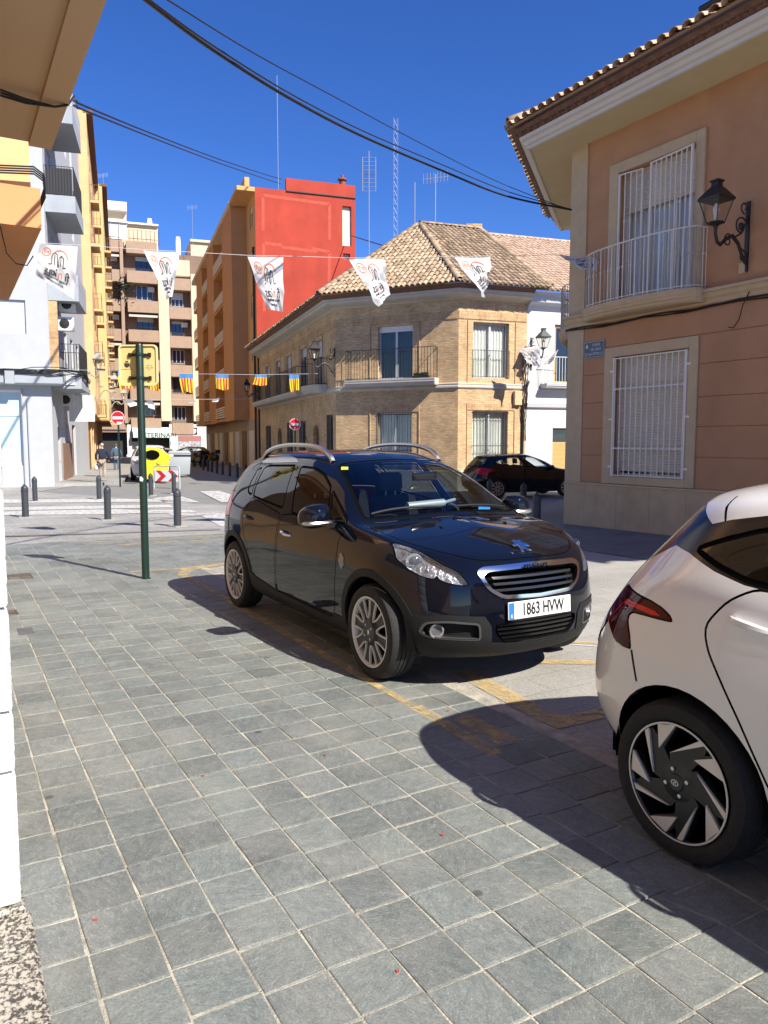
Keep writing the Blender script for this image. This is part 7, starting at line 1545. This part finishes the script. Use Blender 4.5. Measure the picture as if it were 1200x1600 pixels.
b = gnd(188, 760); c = at_y(184, 653, b.y); no_entry(b.x, b.y, c.z, .56, b.z, 'no-entry sign on a green post by the ochre blocks, torn sticker', (.05, -.2, .09, .04))
c = at_y(461, 663, 33.0); no_entry(c.x, c.y, c.z, .50, -.27, 'no-entry sign with small square sticker in front of the brick house', (0, -.15, .04, .03))
# bollards
BP = empty('bollard', (0, 0, 0)); mb = MB(); mb.lathe([(.075, -.1), (.075, .60), (.082, .605), (.082, .635), (.075, .64), (.075, .68), (.068, .70), (.05, .725), (.03, .738), (.0, .742)], 18); mb.build('shaft', M_BOLL, BP, True)
mb = MB(); mb.box(-.14, .14, -.14, .14, -.02, .012); mb.build('base_plate', mat('paving patch', (.30, .29, .27), .9, var=.2), BP)
mb = MB(); v, f = ellipsoid((0, 0, .75), (.028, .028, .022), 10, 6); mb.add(v, f); mb.build('finial', M_BOLL, BP, True)
def bollard(p, label, group=None, first=[True]):
    o = BP if first[0] else copy_tree(BP); first[0] = False; o.location = p; o.rotation_euler = (rnd.gauss(0, .006), rnd.gauss(0, .006), rnd.uniform(0, 1)); tag(o, label, 'bollard', group)
G1 = 'bollards along the crossing'
LB = 'dark grey bollard with domed top beside the zebra crossing'
for q, lb in (((40, 808), 'dark bollard on the near edge of the zebra opposite the frosted shop window'), ((55, 783), 'dark bollard beyond the zebra, close to the frosted shop window'), ((155, 780), 'dark bollard beyond the zebra in line with the man in navy'), ((168.5, 812), 'dark bollard on the near edge of the zebra next to the green sign post'), ((277.5, 822), 'dark bollard on the near edge of the zebra before the chevron board')): bollard(gnd(*q), lb, G1)
for q, lb in (((236, 774), 'dark bollard in front of the yellow container beside the chevron board'), ((272, 771), 'dark bollard standing before the red arrows of the chevron board')): bollard(gnd(*q), lb, 'bollards by the chevron barrier')
for px, Y, lb in ((838.5, 13.9, 'dark bollard closest to the terracotta house corner'), (817.7, 18.5, 'dark bollard midway between the terracotta house and the black hatchback'), (764.7, 21.2, 'dark bollard right by the rear wheel of the black hatchback')):
    p = at_y(px, 800, Y); p.z = gz(Y); bollard(p, lb, 'bollards by the parked hatchback')
ORD = ('first', 'second', 'third', 'fourth', 'fifth', 'sixth', 'seventh', 'eighth')
for k, (px, py) in enumerate(((383, 750), (371, 747), (359, 744.5), (348, 742), (339, 740), (331, 738), (325, 736.3), (318, 734.5))): bollard(gnd(px, py), ORD[k] + ' dark bollard, counted from the brick house, in the row along the tan block', 'bollards along the tan block')
# yellow recycling container
cp = gnd(243, 753); rc = empty('recycling_container', cp, R(17)); tag(rc, 'bright yellow recycling container with round black mouth', 'container')
M_YC = mat('yellow container plastic', (.72, .62, .015), .4, var=.05)
mb = MB(); mb.prism([(-.55, .14), (.55, .14), (.62, 1.05), (-.62, 1.05)], -.62, .62, 'y'); bevel(mb.build('tub', M_YC, rc), .05, 3)
prof = [(-.66, 1.02), (.66, 1.02), (.72, 1.12), (.52, 1.32), (.30, 1.50), (.0, 1.58), (-.34, 1.58), (-.58, 1.46), (-.68, 1.24)]
mb = MB(); mb.prism(prof, -.64, .64, 'y'); bevel(mb.build('lid', M_YC, rc), .05, 3)
for x, z, rr in ((-.12, 1.25, .19), ):
    mb = MB(); mb.lathe([(.0, 0), (rr, 0), (rr * 1.15, .02), (rr * 1.15, -.02), (0, -.02)], 24, Matrix.Translation((x, -.645, z)) @ Matrix.Scale(1.5, 4, (1, 0, 0)) @ Matrix.Rotation(R(90), 4, 'X')); mb.build('mouth', M_GAP if 'M_GAP' in globals() else M_IRON, rc)
mb = MB(); mb.lathe([(0, -.03), (.10, -.03), (.10, .03), (0, .03)], 16, Matrix.Translation((.18, -.66, .92)) @ Matrix.Rotation(R(90), 4, 'X')); mb.build('hinge', M_YC, rc); mb = MB(); mb.prism([(.1, .9), (.26, .92), (.66, 1.2), (.6, 1.28)], -.67, -.63, 'y'); mb.build('lid_arm', M_YC, rc)
for x in (-.45, .45):
    for y in (-.45, .45): mb = MB(); mb.lathe([(0, -.03), (.09, -.03), (.09, .03), (0, .03)], 14, Matrix.Translation((x, y, .09)) @ Matrix.Rotation(R(90), 4, 'X')); mb.build('caster', M_IRON, rc)
cp2 = gnd(263, 747); g2 = empty('recycling_container', cp2 + Vector((.15, 1.6, 0)), R(17)); tag(g2, 'grey recycling container behind the yellow one', 'container'); M_GC = mat('grey container plastic', (.30, .33, .36), .5)
mb = MB(); mb.prism([(-.5, .12), (.5, .12), (.58, 1.2), (-.58, 1.2)], -.55, .55, 'y'); bevel(mb.build('tub', M_GC, g2), .04, 2); mb = MB(); mb.prism([(-.6, 1.2), (.6, 1.2), (.5, 1.36), (-.5, 1.36)], -.57, .57, 'y'); bevel(mb.build('lid', M_GC, g2), .03, 2); mb = MB(); mb.box(-.62, .62, -.6, -.55, 1.1, 1.16); mb.build('handle_bar', M_IRON, g2)
# chevron barrier
b0 = gnd(241, 762); b1 = gnd(281, 763); cb = empty('chevron_barrier', b0, math.atan2(b1.y - b0.y, b1.x - b0.x)); tag(cb, 'grey hoop barrier with red arrows on a white board', 'barrier'); W = (b1 - b0).length
mb = MB(); mb.tube([(0, 0, -.1), (0, 0, .78), (.03, 0, .84), (.1, 0, .87), (W - .1, 0, .87), (W - .03, 0, .84), (W, 0, .78), (W, 0, -.1)], .03, 8); mb.build('hoop', M_ALUG, cb, True)
mb = MB(); mb.box(.06, W - .06, -.03, -.015, .26, .70); mb.build('board', M_ALU, cb)
w = W - .12; zc = .48
for k in range(2):
    x0 = .12 + k * w * .52; mb = MB(); mb.prism([(x0, .265), (x0 + .22, .265), (x0 + .48, zc), (x0 + .22, .695), (x0, .695), (x0 + .24, zc)], -.034, -.03, 'y'); mb.build('chevron', M_NOE, cb)
# ================================================================ banners, flags and wires
M_BAN = mat('white banner cloth', (.74, .75, .77), .8, var=.03, scale=4); M_BANK = mat('black banner print', (.05, .05, .055), .8); M_BANR = mat('orange banner print', (.62, .18, .08), .8)
nt = M_BAN.node_tree; tr = nt.nodes.new('ShaderNodeBsdfTranslucent'); tr.inputs[0].default_value = (.75, .76, .78, 1); mxs = nt.nodes.new('ShaderNodeMixShader'); mxs.inputs[0].default_value = .35; nt.links.new(nt.nodes['Principled BSDF'].outputs[0], mxs.inputs[1]); nt.links.new(tr.outputs[0], mxs.inputs[2]); nt.links.new(mxs.outputs[0], nt.nodes['Material Output'].inputs['Surface'])
def banner(corners, label, seed, bulge=.05, small=False):
    """Cloth over four corners (top left, top right, bottom right, bottom left), its print seen mirrored from behind."""
    TL, TR, BR, BLc = [Vector(c) for c in corners]; rr = random.Random(seed); ph = [rr.uniform(0, 6.28) for _ in range(4)]; n = (TR - TL).cross(BLc - TL).normalized()
    w_ = (TR - TL).length
    def P(u, v, off=0.0):
        p = TL.lerp(TR, u).lerp(BLc.lerp(BR, u), v); wv = math.sin(u * 7 + ph[0] + v * 2) * .35 + math.sin(v * 8 + ph[1] + u * 3) * .25 + math.sin((u + v) * 13 + ph[2]) * .12 + math.sin((u - v) * 21 + ph[3]) * .06
        return p + n * (bulge * (.3 + v) * wv * 1.7 + off)
    N_ = 22; mb = MB(); mb.sheet([[P(i / N_, j / N_) for i in range(N_ + 1)] for j in range(N_ + 1)]); root = mb.build('banner', M_BAN, None, True, fix=False); tag(root, label, 'banner')
    def wrap(me, nm, m, x0, z0, sc):
        for v in me.vertices:
            u = 1 - (x0 + v.co.x * sc); q = 1 - (z0 + v.co.y * sc)
            pp = P(min(1, max(0, u)), min(1, max(0, q)), 0.0); d = P(min(1, max(0, u)), min(1, max(0, q)), 1.0) - pp; v.co = pp + d * (.004 if v.co.z >= 0 else -.004)
        o = obj(nm, me, None, root); o.data.materials.clear(); o.data.materials.append(m)
    for t, x, z, s_, m in (('fi', .21, .33, .26, M_BANK), ('n', .395, .33, .26, M_BANR), ('kas', .65, .33, .26, M_BANK), ('Buscas inmobiliaria', .5, .20, .085, M_BANK), ('¡La encontraras!', .5, .11, .07, M_BANK)):
        wrap(text_mesh(t, 1.0, .001, bold=.012), 'print', m, x, z, s_)
    def ringpts(cx, cy, r0, r1, a0, a1, n=26):
        mb = MB()
        for z in (-.001, .001):
            for k in range(n): A0 = R(a0 + (a1 - a0) * k / n); A1 = R(a0 + (a1 - a0) * (k + 1) / n); mb.add([(cx + r0 * math.cos(A0), cy + r0 * math.sin(A0), z), (cx + r1 * math.cos(A0), cy + r1 * math.sin(A0), z), (cx + r1 * math.cos(A1), cy + r1 * math.sin(A1), z), (cx + r0 * math.cos(A1), cy + r0 * math.sin(A1), z)], [(0, 1, 2, 3)])
        return mb.mesh('print', fix=False)
    wrap(ringpts(0, 0, .20, .225, -30, 165), 'print', M_BANR, .45, .66, 1); wrap(ringpts(0, 0, .10, .115, 0, 360, 20), 'print', M_BANR, .80, .80, 1)
    def lines(segs, t=.012):
        mb = MB()
        for z in (-.001, .001):
            for a, b in segs:
                a, b = Vector(a), Vector(b); d = (b - a).normalized(); q = Vector((d.y, -d.x)) * t; m_ = 5
                for k in range(m_): A = a.lerp(b, k / m_); B = a.lerp(b, (k + 1) / m_); mb.add([(A.x - q.x, A.y - q.y, z), (B.x - q.x, B.y - q.y, z), (B.x + q.x, B.y + q.y, z), (A.x + q.x, A.y + q.y, z)], [(0, 1, 2, 3)])
        return mb.mesh('print', fix=False)
    wrap(lines([((-.12, -.14), (-.12, .06)), ((-.12, .06), (-.06, .12)), ((-.06, .12), (0, .06)), ((0, .06), (0, -.15)), ((-.05, -.12), (-.05, .10)), ((.03, -.15), (.05, .13)), ((.05, .13), (.12, .17)), ((.12, .17), (.18, .1)), ((.18, .1), (.18, -.12)), ((.11, -.13), (.11, .12)), ((.18, -.12), (.26, -.15)), ((-.12, -.14), (-.2, -.12))]), 'print', M_BANK, .47, .64, 1)
    wrap(text_mesh('n9', 1.0, .001, bold=.01), 'print', M_BANR, .80, .80, .15)
    return root
SA = Vector((-5.95, 10.45, 4.15)); SB = on_wall(921, 404, RP, 29.7) + Vector((-.03, -.03, 0))
def strY(px):      # depth of the banner string at a pixel column
    k = (px - 600) / FOC; t = (k * SA.y - SA.x) / ((SB.x - SA.x) - k * (SB.y - SA.y)); return SA.y + (SB.y - SA.y) * t
def bq(pts, dy=(0, 0, 0, 0)): return [at_y(p[0], p[1], strY(p[0]) + d) for p, d in zip(pts, dy)]
banner(bq([(62, 381), (122, 385), (115, 467), (56, 430)], (0, 0, .1, .1)), 'white printed banner hanging in front of the pale grey block', 1)
banner(bq([(224, 391), (281, 395), (270, 463), (262, 466)], (0, 0, .1, -.1)), 'white printed banner folded to a point before the beige end block', 2, .07)
banner(bq([(387, 401), (443, 402), (442, 487), (417, 483)], (0, 0, .05, .15)), 'white printed banner hanging in front of the red wall', 3, .06)
banner(bq([(546, 404), (602, 405), (606, 462), (592, 479)], (0, 0, .2, -.1)), 'white printed banner crumpled in front of the clay tile roof', 4, .09)
banner(bq([(709, 403), (766, 402), (764, 440), (756, 466)], (0, 0, .1, -.1)), 'white printed banner twisted to a point over the hipped roof corner', 5, .08)
banner(bq([(872, 399), (938, 403), (930, 423), (905, 417)], (.4, -.3, -.6, -.2)), 'white printed banner blown flat beside the terracotta house pilaster', 6, .04)
pts = [SA] + [at_y(px, py - 1.0, strY(px)) for px, py in ((56, 380), (122, 384), (224, 391), (281, 394), (387, 400), (443, 401), (546, 404), (602, 404), (709, 402), (766, 401), (872, 399))] + [SB]
M_STR = mat('white string', (.5, .5, .5), .7); cable('banner_string', pts, .004, M_STR, label='thin white string carrying the printed banners across the street')
# striped flags
M_FY = mat('flag yellow', (.78, .50, .02), .8); M_FR = mat('flag red', (.55, .03, .015), .8); M_FB = mat('flag blue', (.06, .22, .50), .8)
def flag(TLp, TRp, drop, seed, label, group):
    rr = random.Random(seed); a = rr.uniform(0, 6); n_ = 18; m_ = 12; V = []; Fs = []; mi = []; tw = rr.uniform(-.12, .12)
    for j in range(m_ + 1):
        for i in range(n_ + 1):
            u, v = i / n_, j / m_; p = TLp.lerp(TRp, u); V.append((p.x + tw * v * v * (1 - u), p.y + .06 * v * math.sin(u * 8 + a + v * 2), p.z - drop * v * (1 - .06 * math.sin(u * 5 + a))))
    for j in range(m_):
        for i in range(n_): Fs.append((j * (n_ + 1) + i, j * (n_ + 1) + i + 1, (j + 1) * (n_ + 1) + i + 1, (j + 1) * (n_ + 1) + i)); mi.append(2 if j < 3 else (i // 2) % 2)
    me = bpy.data.meshes.new('flag'); me.from_pydata(V, [], Fs); me.polygons.foreach_set('material_index', mi); me.polygons.foreach_set('use_smooth', [True] * len(Fs)); o = obj('flag', me)
    for m in (M_FY, M_FR, M_FB): me.materials.append(m)
    tag(o, label, 'flag', group)
FY = 31.0
fl_ = 'yellow and red striped flag with blue top hung across the far street'
for k, (x0, x1, y, h) in enumerate(((184, 206, 580, 27), (228, 248, 582, 27), (280, 301, 584, 29), (337, 357, 585, 23), (398, 417, 585.5, 16), (452, 467, 585.5, 25))):
    flag(at_y(x0, y, FY), at_y(x1, y, FY), h * FY / FOC, k, ORD[k] + ' yellow and red striped flag counted from the grey block', 'striped flags on one string')
cable('flag_string', [at_y(88, 577, 31.2), at_y(195, 580, FY), at_y(290, 584, FY), at_y(400, 585.5, FY), at_y(497, 584, 31.3)], .008, M_STR, label='thin string of striped flags between grey block and brick house')
for k, (q, lb) in enumerate((([(191, 625), (205, 623), (216, 633), (203, 636)], 0), ([(226, 624), (238, 625), (242, 640), (232, 637)], 1), ([(296, 626), (306, 626), (303, 629), (295, 629)], 2), ([(331, 625), (343, 621), (340, 628), (331, 628)], 3))):
    mb = MB(); c = [at_y(p[0], p[1], 46) for p in q]; mb.sheet([[c[0], c[1]], [(c[0] + c[3]) / 2 + Vector((0, .15, 0)), (c[1] + c[2]) / 2 + Vector((0, .15, 0))], [c[3], c[2]]]); o = mb.build('banner', M_BAN, None, True, fix=False); tag(o, ORD[k] + ' small white banner counted from the ochre blocks on the farther string', 'banner', 'small banners far down the street')
cable('far_string', [at_y(150, 622, 47), at_y(230, 625, 46), at_y(400, 623, 47.5)], .012, M_STR, label='thin string high across the far street with small banners')
for q, lb in (([(811, 545), (845, 540), (842, 575), (822, 565)], 'small crumpled white banner caught on the lamp by the brick house'), ([(847, 570), (872, 546), (866, 562), (855, 572)], 'small white banner flapping beside the white house balcony')):
    c = [at_y(p[0], p[1], 28.6 if q[0][0] < 830 else 29.2) for p in q]; banner(c, lb, len(lb), .12)
# overhead wires
def wire(pts, r, label): cable('overhead_wire', smooth3([at_y(*p) for p in pts]), r, M_CABLE, label=label)
def smooth3(P, n=6):
    o = []
    for i in range(len(P) - 1):
        a, b, c, d = P[max(0, i - 1)], P[i], P[i + 1], P[min(len(P) - 1, i + 2)]
        for k in range(n): t = k / n; o.append(.5 * ((2 * b) + (c - a) * t + (2 * a - 5 * b + 4 * c - d) * t * t + (3 * b - a - 3 * c + d) * t ** 3))
    return o + [P[-1]]
E0 = (893, 328, 16.1)
wire([(60, -130, 4.9), (228, 0, 6.5), (330, 76, 7.8), (450, 152, 9.5), (560, 210, 11.5), (680, 262, 13.4), (790, 306, 15), E0], .020, 'thick black cable bundle sagging across the sky to the terracotta house')
wire([(70, -130, 4.95), (238, 3, 6.5), (340, 76, 7.8), (460, 150, 9.5), (570, 206, 11.5), (690, 257, 13.4), (795, 300, 15), (893, 327, 16.1)], .009, 'thinner cable twisted above the thick bundle')
wire([(120, -90, 5.2), (262, 0, 6.5), (400, 85, 8.5), (520, 150, 10.5), (650, 220, 13), (780, 285, 15), (893, 329, 16.1)], .007, 'thin black wire running highest across the open sky'); wire([(120, 158, 16), (133, 166, 18), (240, 210, 28), (340, 248, 40), (412, 272, 50), (440, 280, 55)], .025, 'thin wire from the grey block towards the red wall, upper'); wire([(120, 166, 16), (133, 173, 18), (240, 216, 28), (340, 254, 40), (410, 278, 50), (438, 287, 54)], .025, 'thin wire from the grey block towards the red wall, lower')
wire([(548, 368, 50), (600, 384, 44), (640, 394, 38)], .03, 'short wire between the red wall and the clay tile roof')
# rooftop aerials
M_MAST = mat('galvanised mast', (.34, .36, .40), .5, .4)
def aerial(px, y0, y1, Y, label, kind):
    a = at_y(px, y0, Y); b = at_y(px, y1, Y); r = empty('rooftop_aerial', a); tag(r, label, 'aerial'); h = b.z - a.z; s = Y / FOC
    mb = MB()
    if kind == 'lattice':
        w = .13
        for k in range(3): an = R(120 * k); mb.tube([(w * math.cos(an), w * math.sin(an), 0), (w * math.cos(an), w * math.sin(an), h)], .012, 4)
        n = int(h / .4)
        for k in range(n):
            for q in range(3): A = R(120 * q); B = R(120 * (q + 1)); mb.tube([(w * math.cos(A), w * math.sin(A), h * k / n), (w * math.cos(B), w * math.sin(B), h * (k + 1) / n)], .007, 4)
    else: mb.tube([(0, 0, 0), (0, 0, h)], .02, 5)
    mb.build('mast', M_MAST, r)
    if kind == 'panel':
        mb = MB()
        for z in (.2, 1.0):
            for x in (-.32, .32): mb.tube([(x, 0, h - .1 - z), (x, 0, h - .9 - z)], .02, 4)
            for k in range(5): mb.tube([(-.32, 0, h - .1 - z - .2 * k), (.32, 0, h - .1 - z - .2 * k)], .014, 4)
        mb.build('reflector_panel', M_MAST, r)
    if kind in ('yagi', 'lattice2'):
        mb = MB(); mb.tube([(-.6, 0, h - .25), (.6, 0, h - .1)], .018, 4)
        for k in range(8): x = -.55 + .155 * k; mb.tube([(x, -.02, h - .45 + .02 * k), (x, .0, h + .02 + .02 * k)], .012, 4)
        mb.build('yagi_head', M_MAST, r)
aerial(435, 300, 118, 52, 'tall thin bare mast on the roof of the red-walled block', 'mast'); aerial(577, 470, 236, 39, 'mast with two panel reflectors behind the clay tile roof', 'panel'); aerial(617, 430, 185, 39, 'tall slim lattice mast behind the clay tile roof', 'lattice'); aerial(680, 400, 272, 36, 'mast with comb-like head over the roof ridge', 'yagi'); aerial(648, 400, 285, 38, 'short thin rod behind the roof peak', 'mast')
aerial(163, 336, 272, 93, 'mast with comb-like head on the beige block attic', 'yagi'); aerial(302, 404, 322, 94, 'thin mast with comb-like head near the white chimney', 'yagi')
# ================================================================ other parked vehicles
BLACKP = mat('plain black car paint', (.004, .0042, .005), .4, coat=1, spec=0.0); hb = Vector((.9455, .3256, 0)); lb_ = Vector((-.3256, .9455, 0)); rw = gnd(778, 779)
car3 = hatch('parked_car', rw + lb_ * .85 + hb * 2.58, math.atan2(hb.y, hb.x), BLACKP, wheel_plain, False, 1, .13, .315, .22, False); tag(car3, 'black hatchback parked side-on in front of the brick house', 'car')
def far_car(name, loc, ang, paint, sc, label):
    c = hatch(name, Vector((0, 0, 0)), 0, paint, wheel_plain, False, 1, .17, .305, .2, False); c.location = loc; c.rotation_euler = (0, 0, ang); c.scale = sc; tag(c, label, 'car'); return c
hd = -udir(17); a17 = math.atan2(hd.y, hd.x)
p = gnd(208, 752); far_car('parked_car', p + hd * -.6 + Vector((.75, .25, 0)), a17, mat('white suv paint', (.62, .62, .61), .3, coat=1), (1.05, 1.06, 1.15), 'white sport utility car parked behind the yellow container'); p = gnd(199, 742); far_car('parked_car', p + Vector((1.1, 3.0, 0)), a17, mat('silver grey paint', (.30, .30, .29), .35, .3, coat=1), (1.0, 1.0, 1.0), 'silver grey car parked behind the white one')
p = at_y(283, 722, 62); p.z = -.27; far_car('parked_car', p + Vector((-.9, 0, 0)), math.atan2(-.33, -.945), mat('olive yellow paint', (.40, .32, .03), .35, coat=1), (1, 1, 1.0), 'olive yellow hatchback parked across the far end of the street')
# motorbikes
def bike(p, ang, label):
    r = empty('motorcycle', p, ang); tag(r, label, 'motorcycle', 'motorcycles parked far down the street'); mb = MB()
    for x in (-.62, .62):
        t = MB(); t.lathe([(.20, -.05), (.27, -.045), (.29, 0), (.27, .045), (.20, .05)], 18, Matrix.Translation((x, 0, .29)) @ Matrix.Rotation(R(90), 4, 'X'), cap=False); t.build('wheel', M_TYRE, r)
    mb.prism([(-.75, .45), (-.2, .32), (.25, .32), (.42, .75), (.5, .95), (.34, 1.0), (.1, .72), (-.4, .78), (-.85, .82)], -.14, .14, 'y'); bevel(mb.build('bodywork', M_BLACKP, r), .04, 2)
    mb = MB(); mb.tube([(.62, 0, .29), (.42, 0, .95)], .04, 6); mb.tube([(.40, -.32, 1.05), (.42, 0, 1.0), (.40, .32, 1.05)], .02, 6); mb.build('fork', M_IRON, r); mb = MB(); mb.prism([(-.6, .8), (.05, .76), (.0, .86), (-.6, .9)], -.13, .13, 'y'); bevel(mb.build('saddle', M_INT, r), .03, 2)
    mb = MB(); mb.box(-.95, -.62, -.18, .18, .92, 1.22); bevel(mb.build('top_box', M_BLACKP, r), .04, 2)
for px, py, a in ((309, 730, 2.2), (319, 729, 2.0), (335, 727.5, 2.1)): bike(gnd(px, py), a, 'black scooter parked beside the tan block near the bollards')
# ================================================================ people
def skinned(name, J, E, m, parent, lev=2):
    """Continuous limb surface: joints (x,y,z,rx,ry) and bones."""
    me = bpy.data.meshes.new(name); me.from_pydata([j[:3] for j in J], E, []); o = bpy.data.objects.new(name, me); COL.objects.link(o)
    o.modifiers.new('k', 'SKIN'); sk = me.skin_vertices[0].data
    for v, j in zip(sk, J): v.radius = j[3:5]
    sk[0].use_root = True; sm = o.modifiers.new('s', 'SUBSURF'); sm.levels = lev; sm.render_levels = lev; bpy.context.view_layer.update()
    m2 = bpy.data.meshes.new_from_object(o.evaluated_get(bpy.context.evaluated_depsgraph_get())); bpy.data.objects.remove(o); m2.polygons.foreach_set('use_smooth', [True] * len(m2.polygons)); return obj(name, m2, m, parent)
M_SKIN = mat('skin', (.42, .25, .18), .6)
def walker(p, ang, top, legs, hair, label, bag=None, h=1.76, shoes=(.03, .02, .015)):
    """Standing-walking figure, y forward."""
    r = empty('person', p, ang); r.scale = (h / 1.76,) * 3; tag(r, label, 'person')
    body = skinned('body', [(0, 0, .95, .13, .10), (0, .01, 1.2, .14, .10), (0, .02, 1.42, .15, .09), (0, .02, 1.52, .05, .055), (0, .03, 1.58, .05, .055), (0, .04, 1.64, .075, .09), (0, .03, 1.71, .06, .075),
        (-.19, .01, 1.42, .05, .05), (-.27, -.03, 1.15, .04, .04), (-.28, .06, .92, .033, .033), (-.28, .09, .83, .02, .038), (.19, .01, 1.42, .05, .05), (.28, .02, 1.15, .04, .04), (.29, .12, .92, .033, .033), (.29, .16, .83, .02, .038),
        (-.09, 0, .88, .085, .085), (-.10, .10, .5, .055, .06), (-.10, .02, .12, .04, .045), (-.10, .12, .045, .04, .03), (.09, 0, .88, .085, .085), (.10, -.02, .5, .055, .06), (.10, -.22, .14, .04, .045), (.10, -.14, .05, .04, .03)],
        [(0, 1), (1, 2), (2, 3), (3, 4), (4, 5), (5, 6), (2, 7), (7, 8), (8, 9), (9, 10), (2, 11), (11, 12), (12, 13), (13, 14), (0, 15), (15, 16), (16, 17), (17, 18), (0, 19), (19, 20), (20, 21), (21, 22)], M_SKIN, r)
    skinned('jacket', [(0, 0, .90, .19, .145), (0, .01, 1.15, .195, .145), (0, .02, 1.40, .19, .12), (0, .02, 1.50, .075, .075), (-.20, .01, 1.42, .08, .08), (-.29, -.03, 1.15, .068, .068), (-.295, .055, .93, .055, .055), (.20, .01, 1.42, .08, .08), (.30, .02, 1.15, .068, .068), (.305, .115, .93, .055, .055)], [(0, 1), (1, 2), (2, 3), (2, 4), (4, 5), (5, 6), (2, 7), (7, 8), (8, 9)], mat('cloth ' + label[:14], top, .9, var=.15, scale=8), body)
    skinned('trousers', [(0, 0, .92, .17, .13), (-.09, 0, .84, .105, .11), (-.10, .10, .5, .078, .085), (-.10, .02, .10, .065, .075), (.09, 0, .84, .105, .11), (.10, -.02, .5, .078, .085), (.10, -.22, .13, .065, .07)], [(0, 1), (1, 2), (2, 3), (0, 4), (4, 5), (5, 6)], mat('trousers ' + label[:14], legs, .9, var=.15, scale=8), body)
    mb = MB(); v, f = ellipsoid((0, .02, 1.685), (.083, .10, .085), 14, 10); mb.add([q if q[1] < .075 else (q[0], .075, q[2]) for q in v], f); mb.build('hair', mat('hair ' + label[:14], hair, .8), body, True)
    for x, y, z in ((-.10, .08, .035), (.10, -.17, .045)):
        mb = MB(); v, f = ellipsoid((x, y, z), (.052, .135, .045), 12, 8, .8); mb.add(v, f); mb.build('shoe', mat('shoe leather', shoes, .5), body, True)
    return r
hp = gnd(161, 748); pa = R(17)
walker(hp, pa, (.012, .018, .045), (.30, .26, .21), (.42, .40, .38), 'man in navy jacket and beige trousers walking away with a white bag')
bg_ = empty('carrier_bag', hp + Vector((-.30, -.02, 0)) + udir(17) * .1); tag(bg_, 'white plastic carrier bag held in a walking man\'s left hand', 'bag')
mb = MB(); v, f = ellipsoid((0, 0, .58), (.10, .13, .17), 12, 10, .8); mb.add(v, f); mb.build('bag', M_ALU, bg_, True); mb = MB(); mb.tube([(0, -.05, .72), (0, 0, .83), (0, .05, .72)], .008, 5); mb.build('handles', M_ALU, bg_)
walker(gnd(182.5, 737), pa + .1, (.05, .09, .14), (.07, .11, .17), (.12, .08, .05), 'person in dull blue jacket and jeans on the pavement behind the no-entry sign', h=1.7)
# litter
M_LIT = mat('red petal', (.35, .06, .04), .7)
for k, (px, py) in enumerate(((149, 1442), (508, 1183), (691, 1308), (621, 1522), (318, 1215), (700, 1113))):
    c = gnd(px, py); mb = MB(); rr = random.Random(k); n = 7; mb.prism([(c.x + .008 * math.cos(2 * math.pi * i / n) * rr.uniform(.5, 1.2), c.y + .008 * math.sin(2 * math.pi * i / n) * rr.uniform(.5, 1.2)) for i in range(n)], .0085, .012); tag(mb.build('petal', M_LIT), 'tiny red petal fallen on the slate pavement', 'petal', 'petals on the pavement')
